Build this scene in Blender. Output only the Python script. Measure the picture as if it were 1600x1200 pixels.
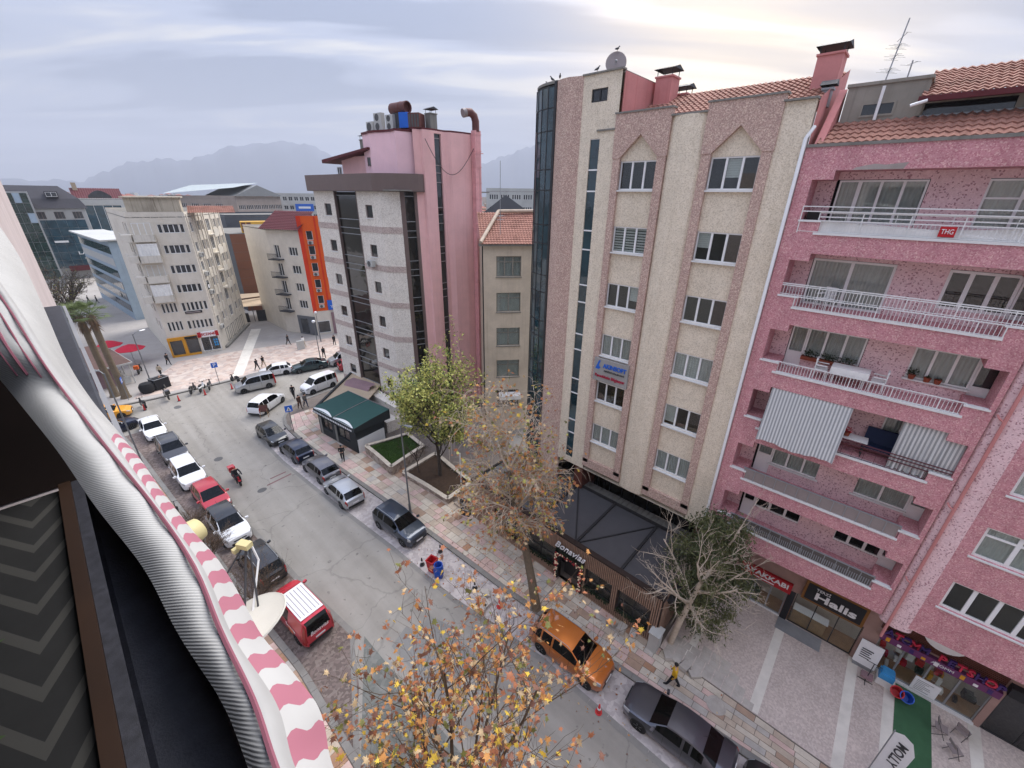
import bpy, bmesh, math, random
from mathutils import Vector, Matrix
import numpy as np
PI=math.pi; R=math.radians
random.seed(7); RNG=np.random.default_rng(11)
for o in list(bpy.data.objects): bpy.data.objects.remove(o)
SC=bpy.context.scene; COL=SC.collection
# ---------------------------------------------------------------- camera
# world axes: X = across the street, Y = along the street (away), Z = up
CAMH=22.0; AZ=R(47.9); PITCH=math.atan(293/645.); ROLL=R(0.8)
fw=Vector((math.sin(AZ)*math.cos(PITCH), math.cos(AZ)*math.cos(PITCH), -math.sin(PITCH)))
rt=Vector((math.cos(AZ), -math.sin(AZ), 0)); up0=rt.cross(fw)
cr=rt*math.cos(ROLL)+up0*math.sin(ROLL); cu=-rt*math.sin(ROLL)+up0*math.cos(ROLL)
cd=bpy.data.cameras.new('camera'); cam=bpy.data.objects.new('camera',cd); COL.objects.link(cam)
cam.matrix_world=Matrix(((cr.x,cu.x,-fw.x,0),(cr.y,cu.y,-fw.y,0),(cr.z,cu.z,-fw.z,CAMH),(0,0,0,1)))
cd.sensor_width=36; cd.lens=36*645/1600.; cd.clip_start=0.05; cd.clip_end=30000
SC.camera=cam
CAMB=(fw.copy(),cr.copy(),cu.copy())
# ---------------------------------------------------------------- sky, sun, exposure
SUN_AZ=R(78); SUN_EL=R(52)       # azimuth from +Y towards +X
sdir=Vector((math.sin(SUN_AZ)*math.cos(SUN_EL), math.cos(SUN_AZ)*math.cos(SUN_EL), math.sin(SUN_EL)))
W=bpy.data.worlds.new('World'); SC.world=W; W.use_nodes=True
nt=W.node_tree; N=nt.nodes; L=nt.links; N.clear()
def nd(t,**k):
    n=N.new(t)
    for a,b in k.items(): setattr(n,a,b)
    return n
def mth(op,a,b=None,c=None,clamp=False):
    n=N.new('ShaderNodeMath'); n.operation=op; n.use_clamp=clamp
    for i,v in enumerate((a,b,c)):
        if v is None: continue
        if hasattr(v,'is_linked') or hasattr(v,'links'): L.new(v,n.inputs[i])
        else: n.inputs[i].default_value=v
    return n.outputs[0]
out=nd('ShaderNodeOutputWorld')
sky=nd('ShaderNodeTexSky',sky_type='NISHITA',sun_disc=False); sky.sun_elevation=SUN_EL; sky.sun_rotation=SUN_AZ
sky.dust_density=3; sky.air_density=1.2
bg1=nd('ShaderNodeBackground'); bg1.inputs[1].default_value=0.07; L.new(sky.outputs[0],bg1.inputs[0])
tc=nd('ShaderNodeTexCoord'); sep=nd('ShaderNodeSeparateXYZ'); L.new(tc.outputs['Generated'],sep.inputs[0])
dx,dy,dz=sep.outputs
zc=mth('MAXIMUM',dz,0.0); den=mth('ADD',zc,0.10)
px=mth('DIVIDE',dx,den); py=mth('DIVIDE',dy,den)
# clouds drift across the view: stretch along the camera's right axis
ca=mth('ADD',mth('MULTIPLY',px,rt.x),mth('MULTIPLY',py,rt.y)); cb=mth('ADD',mth('MULTIPLY',px,-rt.y),mth('MULTIPLY',py,rt.x))
comb=nd('ShaderNodeCombineXYZ'); L.new(mth('MULTIPLY',ca,0.20),comb.inputs[0]); L.new(mth('MULTIPLY',cb,0.75),comb.inputs[1]); comb.inputs[2].default_value=2.6
n1=nd('ShaderNodeTexNoise'); n1.inputs['Scale'].default_value=1.9; n1.inputs['Detail'].default_value=4.5; n1.inputs['Roughness'].default_value=.5; n1.inputs['Distortion'].default_value=.7
L.new(comb.outputs[0],n1.inputs[0])
rp=nd('ShaderNodeValToRGB'); cr_=rp.color_ramp; cr_.interpolation='EASE'
cr_.elements[0].position=.45; cr_.elements[0].color=(.118,.140,.205,1)
cr_.elements[1].position=.65; cr_.elements[1].color=(.45,.43,.405,1)
e=cr_.elements.new(.54); e.color=(.235,.258,.335,1)
L.new(n1.outputs[0],rp.inputs[0])
# gap of thin, warm cloud low in the direction of the sun
dot=nd('ShaderNodeVectorMath',operation='DOT_PRODUCT'); L.new(tc.outputs['Generated'],dot.inputs[0]); GEL=R(10.5); dot.inputs[1].default_value=(math.sin(SUN_AZ-.12)*math.cos(GEL),math.cos(SUN_AZ-.12)*math.cos(GEL),math.sin(GEL))
glow=mth('POWER',mth('MAXIMUM',dot.outputs['Value'],0.0),26.0)
lowb=mth('MULTIPLY',glow,mth('ADD',mth('MULTIPLY',n1.outputs[0],1.6),-.1,clamp=True))
mixg=nd('ShaderNodeMix',data_type='RGBA',blend_type='ADD'); mixg.inputs[0].default_value=1
L.new(rp.outputs[0],mixg.inputs[6])
gl=nd('ShaderNodeMix',data_type='RGBA'); gl.inputs[6].default_value=(0,0,0,1); gl.inputs[7].default_value=(.95,.66,.22,1); L.new(lowb,gl.inputs[0]); L.new(gl.outputs[2],mixg.inputs[7])
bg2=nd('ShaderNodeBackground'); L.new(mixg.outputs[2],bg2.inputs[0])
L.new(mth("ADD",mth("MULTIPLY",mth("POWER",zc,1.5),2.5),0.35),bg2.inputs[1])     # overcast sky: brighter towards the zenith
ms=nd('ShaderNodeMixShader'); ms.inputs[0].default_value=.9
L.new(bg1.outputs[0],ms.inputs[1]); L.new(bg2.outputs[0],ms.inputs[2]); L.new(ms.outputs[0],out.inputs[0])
sl=bpy.data.lights.new('sun','SUN'); sl.energy=1.5; sl.angle=R(48); sl.color=(1,.96,.90)
so=bpy.data.objects.new('sun',sl); COL.objects.link(so); so.rotation_euler=sdir.to_track_quat('Z','Y').to_euler(); so.location=(60,10,60)
SC.view_settings.view_transform='Standard'; SC.view_settings.look='None'; SC.view_settings.exposure=1.86; SC.view_settings.gamma=1
SC.view_settings.use_curve_mapping=False
# ---------------------------------------------------------------- helpers
def S(r,g,b,k=1.0):
    f=lambda c:(c/255/12.92 if c/255<=.04045 else ((c/255+.055)/1.055)**2.4)*k
    return (f(r),f(g),f(b))
class MB:
    def __init__(s): s.v=[]; s.f=[]; s.m=[]
    def add(s,vs,fs,mi=0):
        b=len(s.v); s.v.extend(vs); s.f.extend([tuple(i+b for i in f) for f in fs]); s.m.extend([mi]*len(fs)); return s
    def box(s,x0,y0,z0,x1,y1,z1,mi=0):
        if x0>x1:x0,x1=x1,x0
        if y0>y1:y0,y1=y1,y0
        if z0>z1:z0,z1=z1,z0
        return s.add([(x0,y0,z0),(x1,y0,z0),(x1,y1,z0),(x0,y1,z0),(x0,y0,z1),(x1,y0,z1),(x1,y1,z1),(x0,y1,z1)],
            [(0,3,2,1),(4,5,6,7),(0,1,5,4),(1,2,6,5),(2,3,7,6),(3,0,4,7)],mi)
    def obox(s,c,h,M,mi=0):
        vs=[tuple(Vector(c)+M@Vector((a*h[0],b*h[1],d*h[2]))) for d in(-1,1) for a,b in((-1,-1),(1,-1),(1,1),(-1,1))]
        return s.add(vs,[(0,3,2,1),(4,5,6,7),(0,1,5,4),(1,2,6,5),(2,3,7,6),(3,0,4,7)],mi)
    def prism(s,p,z0,z1,mi=0,cap=True):
        n=len(p); a=sum(p[i][0]*p[(i+1)%n][1]-p[(i+1)%n][0]*p[i][1] for i in range(n))
        if a<0:p=p[::-1]
        fs=[(i,(i+1)%n,(i+1)%n+n,i+n) for i in range(n)]
        if cap: fs+= [tuple(range(n))[::-1],tuple(range(n,2*n))]
        return s.add([(x,y,z0) for x,y in p]+[(x,y,z1) for x,y in p],fs,mi)
    def quad(s,a,b,c,d,mi=0): return s.add([a,b,c,d],[(0,1,2,3)],mi)
    def tube(s,pts,r,n=6,mi=0,cap=True):
        pts=[Vector(p) for p in pts]; m=len(pts)
        if not hasattr(r,'__len__'): r=[r]*m
        vs=[];fs=[]; ref=None
        for i,p in enumerate(pts):
            t=(pts[min(i+1,m-1)]-pts[max(i-1,0)])
            t=t.normalized() if t.length>1e-9 else Vector((0,0,1))
            if ref is None: ref=Vector((1,0,0)) if abs(t.x)<.8 else Vector((0,1,0))
            a=(ref-t*ref.dot(t)).normalized(); ref=a; b=t.cross(a)
            for k in range(n):
                th=2*PI*k/n; vs.append(tuple(p+(a*math.cos(th)+b*math.sin(th))*r[i]))
        for i in range(m-1):
            for k in range(n): fs.append((i*n+k,i*n+(k+1)%n,(i+1)*n+(k+1)%n,(i+1)*n+k))
        if cap and n>2: fs.append(tuple(range(n))[::-1]); fs.append(tuple(range((m-1)*n,m*n)))
        return s.add(vs,fs,mi)
    def lathe(s,prof,c=(0,0,0),n=12,mi=0,axis='z',sc=(1,1)):
        vs=[];m=len(prof)
        for r,z in prof:
            for k in range(n):
                t=2*PI*k/n; a,b=r*math.cos(t)*sc[0],r*math.sin(t)*sc[1]
                p=(a,b,z) if axis=='z' else ((a,z,b) if axis=='y' else (z,a,b))
                vs.append((p[0]+c[0],p[1]+c[1],p[2]+c[2]))
        fl=axis=='y'
        fs=[(i*n+k,i*n+(k+1)%n,(i+1)*n+(k+1)%n,(i+1)*n+k) for i in range(m-1) for k in range(n)]
        fs+=[tuple(range(n))[::-1],tuple(range((m-1)*n,m*n))]
        if fl: fs=[f[::-1] for f in fs]
        return s.add(vs,fs,mi)
    def mesh(s,name,mats,smooth=False):
        me=bpy.data.meshes.new(name); me.from_pydata([tuple(v) for v in s.v],[],s.f)
        for m in (mats if isinstance(mats,(list,tuple)) else [mats]): me.materials.append(MT(m))
        if any(s.m): me.polygons.foreach_set('material_index',s.m)
        if smooth:
            me.polygons.foreach_set('use_smooth',[True]*len(me.polygons))
            me.set_sharp_from_angle(angle=R(smooth if smooth is not True else 40))
        me.update(); return me
    def build(s,name,mats,par=None,smooth=False,mw=None,kind=None):
        return ob(name,s.mesh(name,mats,smooth),par,mw,kind)
def ob(name,me,par=None,mw=None,kind=None):
    o=bpy.data.objects.new(name,me); COL.objects.link(o)
    if par is not None: o.parent=par
    if mw is not None: o.matrix_local=mw
    if kind: o['kind']=kind
    return o
def tag(o,label,cat,group=None):
    o['label']=label; o['category']=cat
    if group:o['group']=group
    return o
def thing(name,label,cat,loc=(0,0,0),rz=0,group=None):
    o=bpy.data.objects.new(name,None); COL.objects.link(o); o.location=loc; o.rotation_euler=(0,0,rz); o.empty_display_size=.2
    return tag(o,label,cat,group)
def struct(o): o['kind']='structure'; return o
def T(x,y,z): return Matrix.Translation((x,y,z))
def RZ(a): return Matrix.Rotation(a,4,'Z')
def bez(p0,p1,n): return [tuple(Vector(p0).lerp(Vector(p1),i/(n-1))) for i in range(n)]
def itp(x,tab):
    if x<=tab[0][0]: return tab[0][1]
    for (a,b),(c,d) in zip(tab,tab[1:]):
        if x<=c: return b+(d-b)*(x-a)/(c-a)
    return tab[-1][1]
# ---------------------------------------------------------------- materials
MATS={}
def MT(m): return MATS[m] if isinstance(m,str) else m
def mat(name,col,rough=.75,var=.12,sc=3.,bump=0.,spec=.3,metal=0.,stain=.25,speck=None,coat=0.,bsc=None,alpha=None,coords='pos',streak=0.,dirt=(.5,.47,.43)):
    m=bpy.data.materials.new(name); m.use_nodes=True; t=m.node_tree; n=t.nodes; l=t.links; b=n['Principled BSDF']
    MATS[name]=m
    b.inputs['Roughness'].default_value=rough; b.inputs['Specular IOR Level'].default_value=spec; b.inputs['Metallic'].default_value=metal
    if coat: b.inputs['Coat Weight'].default_value=coat; b.inputs['Coat Roughness'].default_value=.06
    if coords=='pos': vec=n.new('ShaderNodeNewGeometry').outputs['Position']
    else: vec=n.new('ShaderNodeTexCoord').outputs['Object']
    def noise(s,d=4,v=None):
        q=n.new('ShaderNodeTexNoise'); q.inputs['Scale'].default_value=s; q.inputs['Detail'].default_value=d; l.new(v or vec,q.inputs[0]); return q.outputs[0]
    def mix(f,a,c,bt='MIX'):
        q=n.new('ShaderNodeMix'); q.data_type='RGBA'; q.blend_type=bt
        for i,x in ((0,f),(6,a),(7,c)):
            if hasattr(x,'node'): l.new(x,q.inputs[i])
            else: q.inputs[i].default_value=x if i==0 else (*x[:3],1)
        return q.outputs[2]
    def ramp(src,stops,inter='LINEAR'):
        q=n.new('ShaderNodeValToRGB'); cr=q.color_ramp; cr.interpolation=inter
        while len(cr.elements)<len(stops): cr.elements.new(.5)
        for e,(p,c) in zip(cr.elements,stops): e.position=p; e.color=(*c[:3],1) if hasattr(c,'__len__') else (c,c,c,1)
        l.new(src,q.inputs[0]); return q.outputs[0]
    h=None
    if speck:
        vs,stops=speck[:2]
        vo=n.new('ShaderNodeTexVoronoi'); vo.inputs['Scale'].default_value=vs; vo.inputs['Randomness'].default_value=1
        nn=n.new('ShaderNodeTexNoise'); nn.inputs['Scale'].default_value=vs*.7; l.new(vec,nn.inputs[0])
        va=n.new('ShaderNodeVectorMath'); va.operation='MULTIPLY_ADD'; l.new(nn.outputs['Color'],va.inputs[0]); va.inputs[1].default_value=(1.6/vs,)*3; l.new(vec,va.inputs[2])
        l.new(va.outputs[0],vo.inputs[0])
        sx=n.new('ShaderNodeSeparateColor'); l.new(vo.outputs['Color'],sx.inputs[0])
        c=ramp(sx.outputs[0],stops,'CONSTANT'); h=sx.outputs[0]
    else: c=mix(noise(sc*6,3),tuple(x*(1-var*.5) for x in col),tuple(min(1,x*(1+var*.5)) for x in col))
    c=mix(ramp(noise(sc),[(.3,0.),(.7,1.)]),mix(1.,c,(1-var,)*3,'MULTIPLY'),c)
    if stain: c=mix(ramp(noise(sc*.17,5),[(.5,0.),(.72,stain)]),c,mix(1.,c,dirt,'MULTIPLY'))
    if streak:
        mp=n.new('ShaderNodeMapping'); mp.inputs['Scale'].default_value=(3,3,.12); l.new(vec,mp.inputs[0])
        c=mix(ramp(noise(1.6,5,mp.outputs[0]),[(.52,0.),(.75,streak)]),c,mix(1.,c,dirt,'MULTIPLY'))
    l.new(c,b.inputs['Base Color'])
    if bump:
        bp=n.new('ShaderNodeBump'); bp.inputs['Strength'].default_value=bump; bp.inputs['Distance'].default_value=.02
        l.new(h if h is not None else noise(bsc or sc*12,4),bp.inputs['Height']); l.new(bp.outputs[0],b.inputs['Normal'])
    m['col']=c and 1
    return m
def paint(name,col,rough=.3,metal=.0,coat=.8,var=.05): return mat(name,col,rough,var,2,0,.4,metal,.12,coat=coat,dirt=(.7,.66,.6))
def glass(name,tint=(.55,.6,.6),refl=.06,rough=.02):
    m=bpy.data.materials.new(name); m.use_nodes=True; t=m.node_tree; n=t.nodes; l=t.links; n.clear(); MATS[name]=m
    o=n.new('ShaderNodeOutputMaterial'); a=n.new('ShaderNodeBsdfTransparent'); a.inputs[0].default_value=(*tint,1)
    g=n.new('ShaderNodeBsdfGlossy'); g.inputs['Roughness'].default_value=rough
    f=n.new('ShaderNodeLayerWeight'); f.inputs[0].default_value=.5; p5=n.new('ShaderNodeMath'); p5.operation='POWER'; l.new(f.outputs['Facing'],p5.inputs[0]); p5.inputs[1].default_value=4.5
    ad=n.new('ShaderNodeMath'); ad.operation='ADD'; l.new(p5.outputs[0],ad.inputs[0]); ad.inputs[1].default_value=refl+.025; ad.use_clamp=True
    mx=n.new('ShaderNodeMixShader'); l.new(ad.outputs[0],mx.inputs[0]); l.new(a.outputs[0],mx.inputs[1]); l.new(g.outputs[0],mx.inputs[2]); l.new(mx.outputs[0],o.inputs[0])
    return m
def dglass(name,col=(.015,.018,.02),rough=.04,var=.5,sc=.8):
    # coated glazing: dark body, mirror-like surface, slightly uneven panes
    m=mat(name,col,rough,var,sc,0,.9,0,0); b=m.node_tree.nodes['Principled BSDF']; t=m.node_tree
    q=t.nodes.new('ShaderNodeTexNoise'); q.inputs['Scale'].default_value=.9; q.inputs['Detail'].default_value=1
    g=t.nodes.new('ShaderNodeNewGeometry'); t.links.new(g.outputs['Position'],q.inputs[0])
    bp=t.nodes.new('ShaderNodeBump'); bp.inputs['Strength'].default_value=.12; bp.inputs['Distance'].default_value=.1; t.links.new(q.outputs[0],bp.inputs['Height']); t.links.new(bp.outputs[0],b.inputs['Normal'])
    return m
ASP=mat('asphalt',S(160,155,147,.86),.9,.10,1.2,.15,.2,stain=.3,dirt=(.80,.79,.77))
def wear(m):
    t=m.node_tree; n=t.nodes; l=t.links; b=n['Principled BSDF']; c=b.inputs['Base Color'].links[0].from_socket; g=n.new('ShaderNodeNewGeometry').outputs['Position']
    nz=n.new('ShaderNodeTexNoise'); nz.inputs['Scale'].default_value=.9; nz.inputs['Detail'].default_value=5; l.new(g,nz.inputs[0])
    va=n.new('ShaderNodeVectorMath'); va.operation='MULTIPLY_ADD'; l.new(nz.outputs['Color'],va.inputs[0]); va.inputs[1].default_value=(1.3,1.3,0); l.new(g,va.inputs[2])
    vo=n.new('ShaderNodeTexVoronoi'); vo.feature='DISTANCE_TO_EDGE'; vo.inputs['Scale'].default_value=.16; l.new(va.outputs[0],vo.inputs[0])
    r=n.new('ShaderNodeValToRGB'); r.color_ramp.elements[0].position=.002; r.color_ramp.elements[0].color=(.80,.80,.80,1); r.color_ramp.elements[1].position=.007; l.new(vo.outputs[0],r.inputs[0])
    mp=n.new('ShaderNodeMapping'); mp.inputs['Scale'].default_value=(1.1,.035,1); mp.inputs['Rotation'].default_value=(0,0,.06); l.new(g,mp.inputs[0]); n2=n.new('ShaderNodeTexNoise'); n2.inputs['Scale'].default_value=.8; n2.inputs['Detail'].default_value=4; l.new(mp.outputs[0],n2.inputs[0])
    r2=n.new('ShaderNodeValToRGB'); r2.color_ramp.elements[0].position=.35; r2.color_ramp.elements[0].color=(.80,.79,.78,1); r2.color_ramp.elements[1].position=.62; l.new(n2.outputs[0],r2.inputs[0])
    n3=n.new('ShaderNodeTexNoise'); n3.inputs['Scale'].default_value=2.6; n3.inputs['Detail'].default_value=2; l.new(g,n3.inputs[0]); r3=n.new('ShaderNodeValToRGB'); r3.color_ramp.elements[0].position=.27; r3.color_ramp.elements[0].color=(.6,.6,.6,1); r3.color_ramp.elements[1].position=.33; l.new(n3.outputs[0],r3.inputs[0])
    for s in (r,r2,r3):
        q=n.new('ShaderNodeMix'); q.data_type='RGBA'; q.blend_type='MULTIPLY'; q.inputs[0].default_value=1; l.new(c,q.inputs[6]); l.new(s.outputs[0],q.inputs[7]); c=q.outputs[2]
    l.new(c,b.inputs['Base Color'])
wear(ASP)
mat('concrete',S(150,147,140,.75),.85,.12,1.5,.1,.2,streak=.5)
mat('kerb_stone',S(150,146,140,.75),.85,.15,2,.15,.2,stain=.4)
mat('white_paint',(.72,.72,.70),.6,.06,2,stain=.12)
mat('pvc_white',(.78,.78,.77),.35,.04,2,stain=.08)
mat('black_metal',(.02,.02,.022),.4,.2,4,.02,.5,stain=.1)
mat('grey_metal',(.30,.31,.32),.45,.12,3,.02,.5,metal=.3,stain=.2)
mat('dark_grey',(.06,.06,.065),.55,.2,3,stain=.15)
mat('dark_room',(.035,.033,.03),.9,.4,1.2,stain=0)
mat('rubber',(.018,.018,.018),.85,.2,8)
mat('brown_tile_dark',(.10,.055,.035),.8,.2,3)
glass('window_glass',(.80,.83,.82),.04); glass('car_glass',(.14,.16,.155),.0); glass('shop_glass',(.9,.93,.92),.02)
dglass('glass_dark'); dglass('glass_blue',(.02,.07,.10)); dglass('glass_teal',(.02,.055,.07)); dglass('glass_green',(.02,.05,.04)); dglass('glass_brown',(.02,.017,.013))
mat('window_dim',(.05,.055,.06),.12,.6,.7,0,.7,stain=0)
mat('curtain_white',(.82,.81,.78),.9,.15,2,stain=.1); mat('curtain_grey',(.68,.68,.66),.9,.15,2)
# ================================================================ SETTING
mat('earth',S(120,118,112,.5),.95,.2,.05,0,.1,stain=.3)
mat('plaza_stone',S(200,182,170,.9),.8,.12,.9,.1,.25,speck=(1.7,[(0,S(190,174,164,.9)),(.3,S(204,184,170,.9)),(.6,S(208,194,182,.9)),(.85,S(186,164,152,.9))]),stain=.2,dirt=(.8,.78,.76))
mat('plaza_grey',S(176,170,164,.85),.85,.1,.9,.1,.2,stain=.3)
mat('layby_stone',S(186,177,173,.9),.85,.2,1.2,.25,.2,speck=(5,[(0,S(176,167,164,.9)),(.35,S(188,179,175,.9)),(.7,S(198,189,184,.9))]),stain=.4,dirt=(.7,.68,.66))
mat('layby_cobble',S(140,122,116,.7),.85,.2,1.2,.3,.2,speck=(7,[(0,S(122,108,102,.7)),(.4,S(140,124,118,.7)),(.75,S(152,138,130,.7))]),stain=.3)
mat('mortar',S(150,138,128,.6),.95,.2,3,.2)
TILE=['tile_cream','tile_beige','tile_pink','tile_brown','tile_terra','tile_grey']
for nme,c in zip(TILE,[S(210,198,180,.9),S(200,182,162,.9),S(214,184,172,.9),S(182,154,132,.85),S(188,146,116,.8),S(192,184,174,.9)]): mat(nme,c,.75,.22,2.2,.12,.3,stain=.4)
mat('stamped',S(196,182,172,1.),.8,.14,.8,.25,.25,speck=(14,[(0,S(186,172,163,1.)),(.4,S(196,182,172,1.)),(.75,S(205,191,181,1.))]),stain=.35,dirt=(.72,.7,.7))
mat('strip_white',S(222,216,204,.95),.8,.12,2,.1,stain=.45)
mat('green_carpet',S(72,116,80,.7),.95,.15,3,.2,stain=.3)
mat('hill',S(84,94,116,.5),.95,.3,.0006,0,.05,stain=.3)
KR=[(-20,14.4),(-2,14.15),(4,13.6),(12,12.95),(18,12.72),(24,12.42),(31,11.95),(37,11.6),(41,11.6)]
KRC=[(42.5,11.75),(44,12.2),(45.3,13.0),(46.3,14.2),(47,16),(47.3,19),(47.3,24),(47,60)]
AR=[(-20,11.5),(8,11.35),(14,10.5),(20,10.25),(26,9.75),(31,9.4),(36,9.1),(43,9.15)]
AL=[(16.5,5.35),(21,4.85),(28,4.4),(46,2.65),(53,1.85)]           # asphalt / left lay-by
KL=[(-20,2.6),(16.5,2.75),(21,2.35),(28,1.95),(46,.75),(52,.15)]   # left kerb
def kr(u): return itp(u,KR)
def kl(u): return itp(u,KL)
g=MB().quad((-9000,-9000,-.05),(9000,-9000,-.05),(9000,9000,-.05),(-9000,9000,-.05)); struct(g.build('ground','earth'))
g=MB().prism([(-70,-45),(75,-45),(75,56),(40,56.2),(28,56.4),(20,57.2),(14.5,58.7),(10,58.9),(4,59.3),(-1,60.2),(-70,64)],-.04,0); struct(g.build('road','asphalt'))
# plaza beyond the junction
pl=[(-70,64.2),(-1,60.4),(4,59.5),(10,59.1),(14.5,58.9),(20,57.4),(28,56.6),(40,56.4),(75,56.2),(75,170),(-70,170)]
plaza=MB().prism(pl,-.04,.12).build('plaza','plaza_grey'); struct(plaza)
MB().prism([(2.2,61.0),(9.5,59.6),(14.5,59.4),(19,58.3),(28.5,57.2),(29,66.5),(15.5,70.5),(8.5,71.5),(4.8,66)],.1,.126).build('paved_field','plaza_stone',plaza)
MB().add([(12.0,60.0,.131),(13.2,59.7,.131),(22.3,80.2,.131),(21.0,81.1,.131)],[(0,1,2,3)]).build('light_band','strip_white',plaza)
kb=MB()
for a,b in zip(pl[:9],pl[1:9]):
    d=Vector((b[0]-a[0],b[1]-a[1],0)); n=max(1,int(d.length/2)); 
    for i in range(n):
        p=Vector((*a,0))+d*((i+.5)/n); kb.obox((p.x,p.y,.065),(d.length/n*.49,.15,.075),RZ(math.atan2(d.y,d.x)).to_3x3())
kb.build('kerb','kerb_stone',plaza)
# right-hand lay-by
us=[-20+i*2 for i in range(32)]
lb=MB()
for a,b in zip(us,us[1:]): lb.quad((itp(a,AR),a,.004),(kr(a)+.02,a,.004),(kr(b)+.02,b,.004),(itp(b,AR),b,.004))
lay=struct(lb.build('layby','layby_stone'))
st=MB()
for i in range(63):
    a=-20+i; b=a+.985; xa,xb=itp(a,AR),itp(b,AR)
    st.add([(xa-.18,a,.012),(xa+.12,a,.012),(xb+.12,b,.012),(xb-.18,b,.012)],[(0,1,2,3)])
st.build('edge_stones','kerb_stone',lay,kind='stuff')
# left-hand lay-by
us=[16.5+i*2.5 for i in range(15)]
lb=MB()
for a,b in zip(us,us[1:]): lb.quad((kl(a),a,.004),(itp(a,AL),a,.004),(itp(b,AL),b,.004),(kl(b),b,.004))
lb.add([(2.6,11.3,.004),(4.2,13.6,.004),(5.35,16.5,.004),(2.6,16.5,.004)],[(0,1,2,3)])
lay2=struct(lb.build('layby_across','layby_cobble'))
st=MB()
for i in range(36):
    a=16.5+i; b=a+.985; xa,xb=itp(a,AL),itp(b,AL)
    st.add([(xa-.15,a,.012),(xa+.15,a,.012),(xb+.15,b,.012),(xb-.15,b,.012)],[(0,1,2,3)])
st.add([(5.2,16.4,.014),(5.45,16.4,.014),(2.9,11.2,.014),(2.6,11.2,.014)],[(0,1,2,3)])
st.build('edge_stones','kerb_stone',lay2,kind='stuff')
# driveway of small pavers near the camera's side
mat('drive_paver',S(138,138,132,.7),.85,.12,2,.3,.2,speck=(4.5,[(0,S(128,130,124,.7)),(.4,S(138,139,133,.7)),(.8,S(148,147,141,.7))]),stain=.3)
struct(MB().quad((2.6,-20,.006),(6.3,-20,.006),(5.7,15.8,.006),(2.6,10.6,.006)).build('driveway','drive_paver'))
mat('patch',S(146,144,140,.8),.92,.1,2,.1)
struct(MB().add([(6.4,14.2,.005),(7.6,14.6,.005),(7.7,14.0,.005),(8.9,14.1,.005),(9.4,12.4,.005),(9.0,12.2,.005),(8.9,10.4,.005),(6.5,10.1,.005)],[(0,1,2,3,4,5,6,7)]).build('asphalt_patch','patch'))
mat('worn_red',S(150,112,112,.62),.9,.25,3,.1,stain=.5)
rm=MB()
rm.add([(6.9,33.25,.005),(8.9,33.45,.005),(8.9,33.62,.005),(6.9,33.42,.005)],[(0,1,2,3)]); rm.add([(7.4,34.0,.005),(8.7,34.08,.005),(8.7,34.24,.005),(7.4,34.16,.005)],[(0,1,2,3)])
struct(rm.build('worn_road_marking','worn_red'))
mat('oil',S(118,117,116,.6),.8,.2,2,.1)
for q,(u,v,l) in enumerate([(40.5,5.3,.5),(34.7,3.9,.45),(33,6.4,.4),(55.2,5.2,.6)]):
    tag(MB().prism([(v+.35*math.cos(t*PI/6),u+l*.75*math.sin(t*PI/6)) for t in range(12)],.003,.012).build('manhole_cover','oil'),['round iron manhole cover in the road beyond the red scooter','round iron manhole cover in the road left of the red scooter','iron drain cover in the road between scooter and parked hatchbacks','oval iron cover in the junction near the parked motorbikes'][q],'manhole')
# right pavement
E2=17.2
pp=[(kr(u),u) for u,_ in KR]+[(v,u) for u,v in KRC]+[(60,46.5),(60,31),(24,31),(23,-20)]
pav=struct(MB().prism(pp,-.04,.10).build('pavement','mortar'))
ks_len=1.0; u=-19.0; prev=None
kse={}
while u<40.8:
    xa,xb=kr(u),kr(u+.985); a=math.atan2(xb-xa,.985)
    if 'k' not in kse: kse['k']=MB().box(0,0,0,.30,.985,.14).mesh('kerb_stone','kerb_stone')
    if -4<u<40: ob('kerb_stone',kse['k'],pav,T(xa-.02,u,-.005+random.uniform(-.006,.006))@RZ(-a))
    u+=1
kb=MB(); seq=[(11.6,40.8)]+[(v,u) for u,v in KRC[:7]]
for a,b in zip(seq,seq[1:]):
    d=Vector((b[0]-a[0],b[1]-a[1],0)); n=max(1,int(d.length/1)); 
    for i in range(n):
        p=Vector((*a,0))+d*((i+.5)/n); nn=Vector((d.y,-d.x,0)).normalized()*.15; kb.obox((p.x+nn.x,p.y+nn.y,.065),(d.length/n*.49,.15,.07),RZ(math.atan2(d.y,d.x)).to_3x3())
kb.build('corner_kerb','kerb_stone',pav)
# paving stones: rows along the kerb; nearest are objects, the rest one mesh
ntile=0; rest=MB(); wts=[.30,.27,.20,.07,.03,.13]
rows=[0,.11,.3,.46,.64,.8,1.0]
for r in range(6):
    u=-6.0+random.random()*.4
    while u<44:
        ln=random.uniform(.35,.85)*(1.3 if u>20 else 1.15); ub=min(u+ln,44)
        def X(uu,w):
            x0=kr(min(uu,41))+.30; x1=16.05
            if uu>41: x0=11.95+(uu-41)*.35
            return x0+(x1-x0)*w
        w0,w1=rows[r],rows[r+1]
        if r==0: mi=2 if random.random()<.75 else 0
        else: mi=random.choices(range(6),wts)[0]
        if u>18 and r>0: mi=random.choices(range(6),[.22,.25,.28,.17,.03,.05])[0]
        if abs(u-1.0)<.02: mi=2
        gp=.012; z=.118+random.uniform(-.004,.006)
        vs=[(X(u,w0)+gp,u+gp),(X(u,w1)-gp,u+gp),(X(ub,w1)-gp,ub-gp),(X(ub,w0)+gp,ub-gp)]
        if ntile<300 and u<17.5:
            MB().prism(vs,.09,z).build('paving_stone',TILE[mi],pav); ntile+=1
        else: rest.prism(vs,.09,z,mi)
        u=ub
rest.build('paving_field',TILE,pav,kind='stuff')
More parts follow.
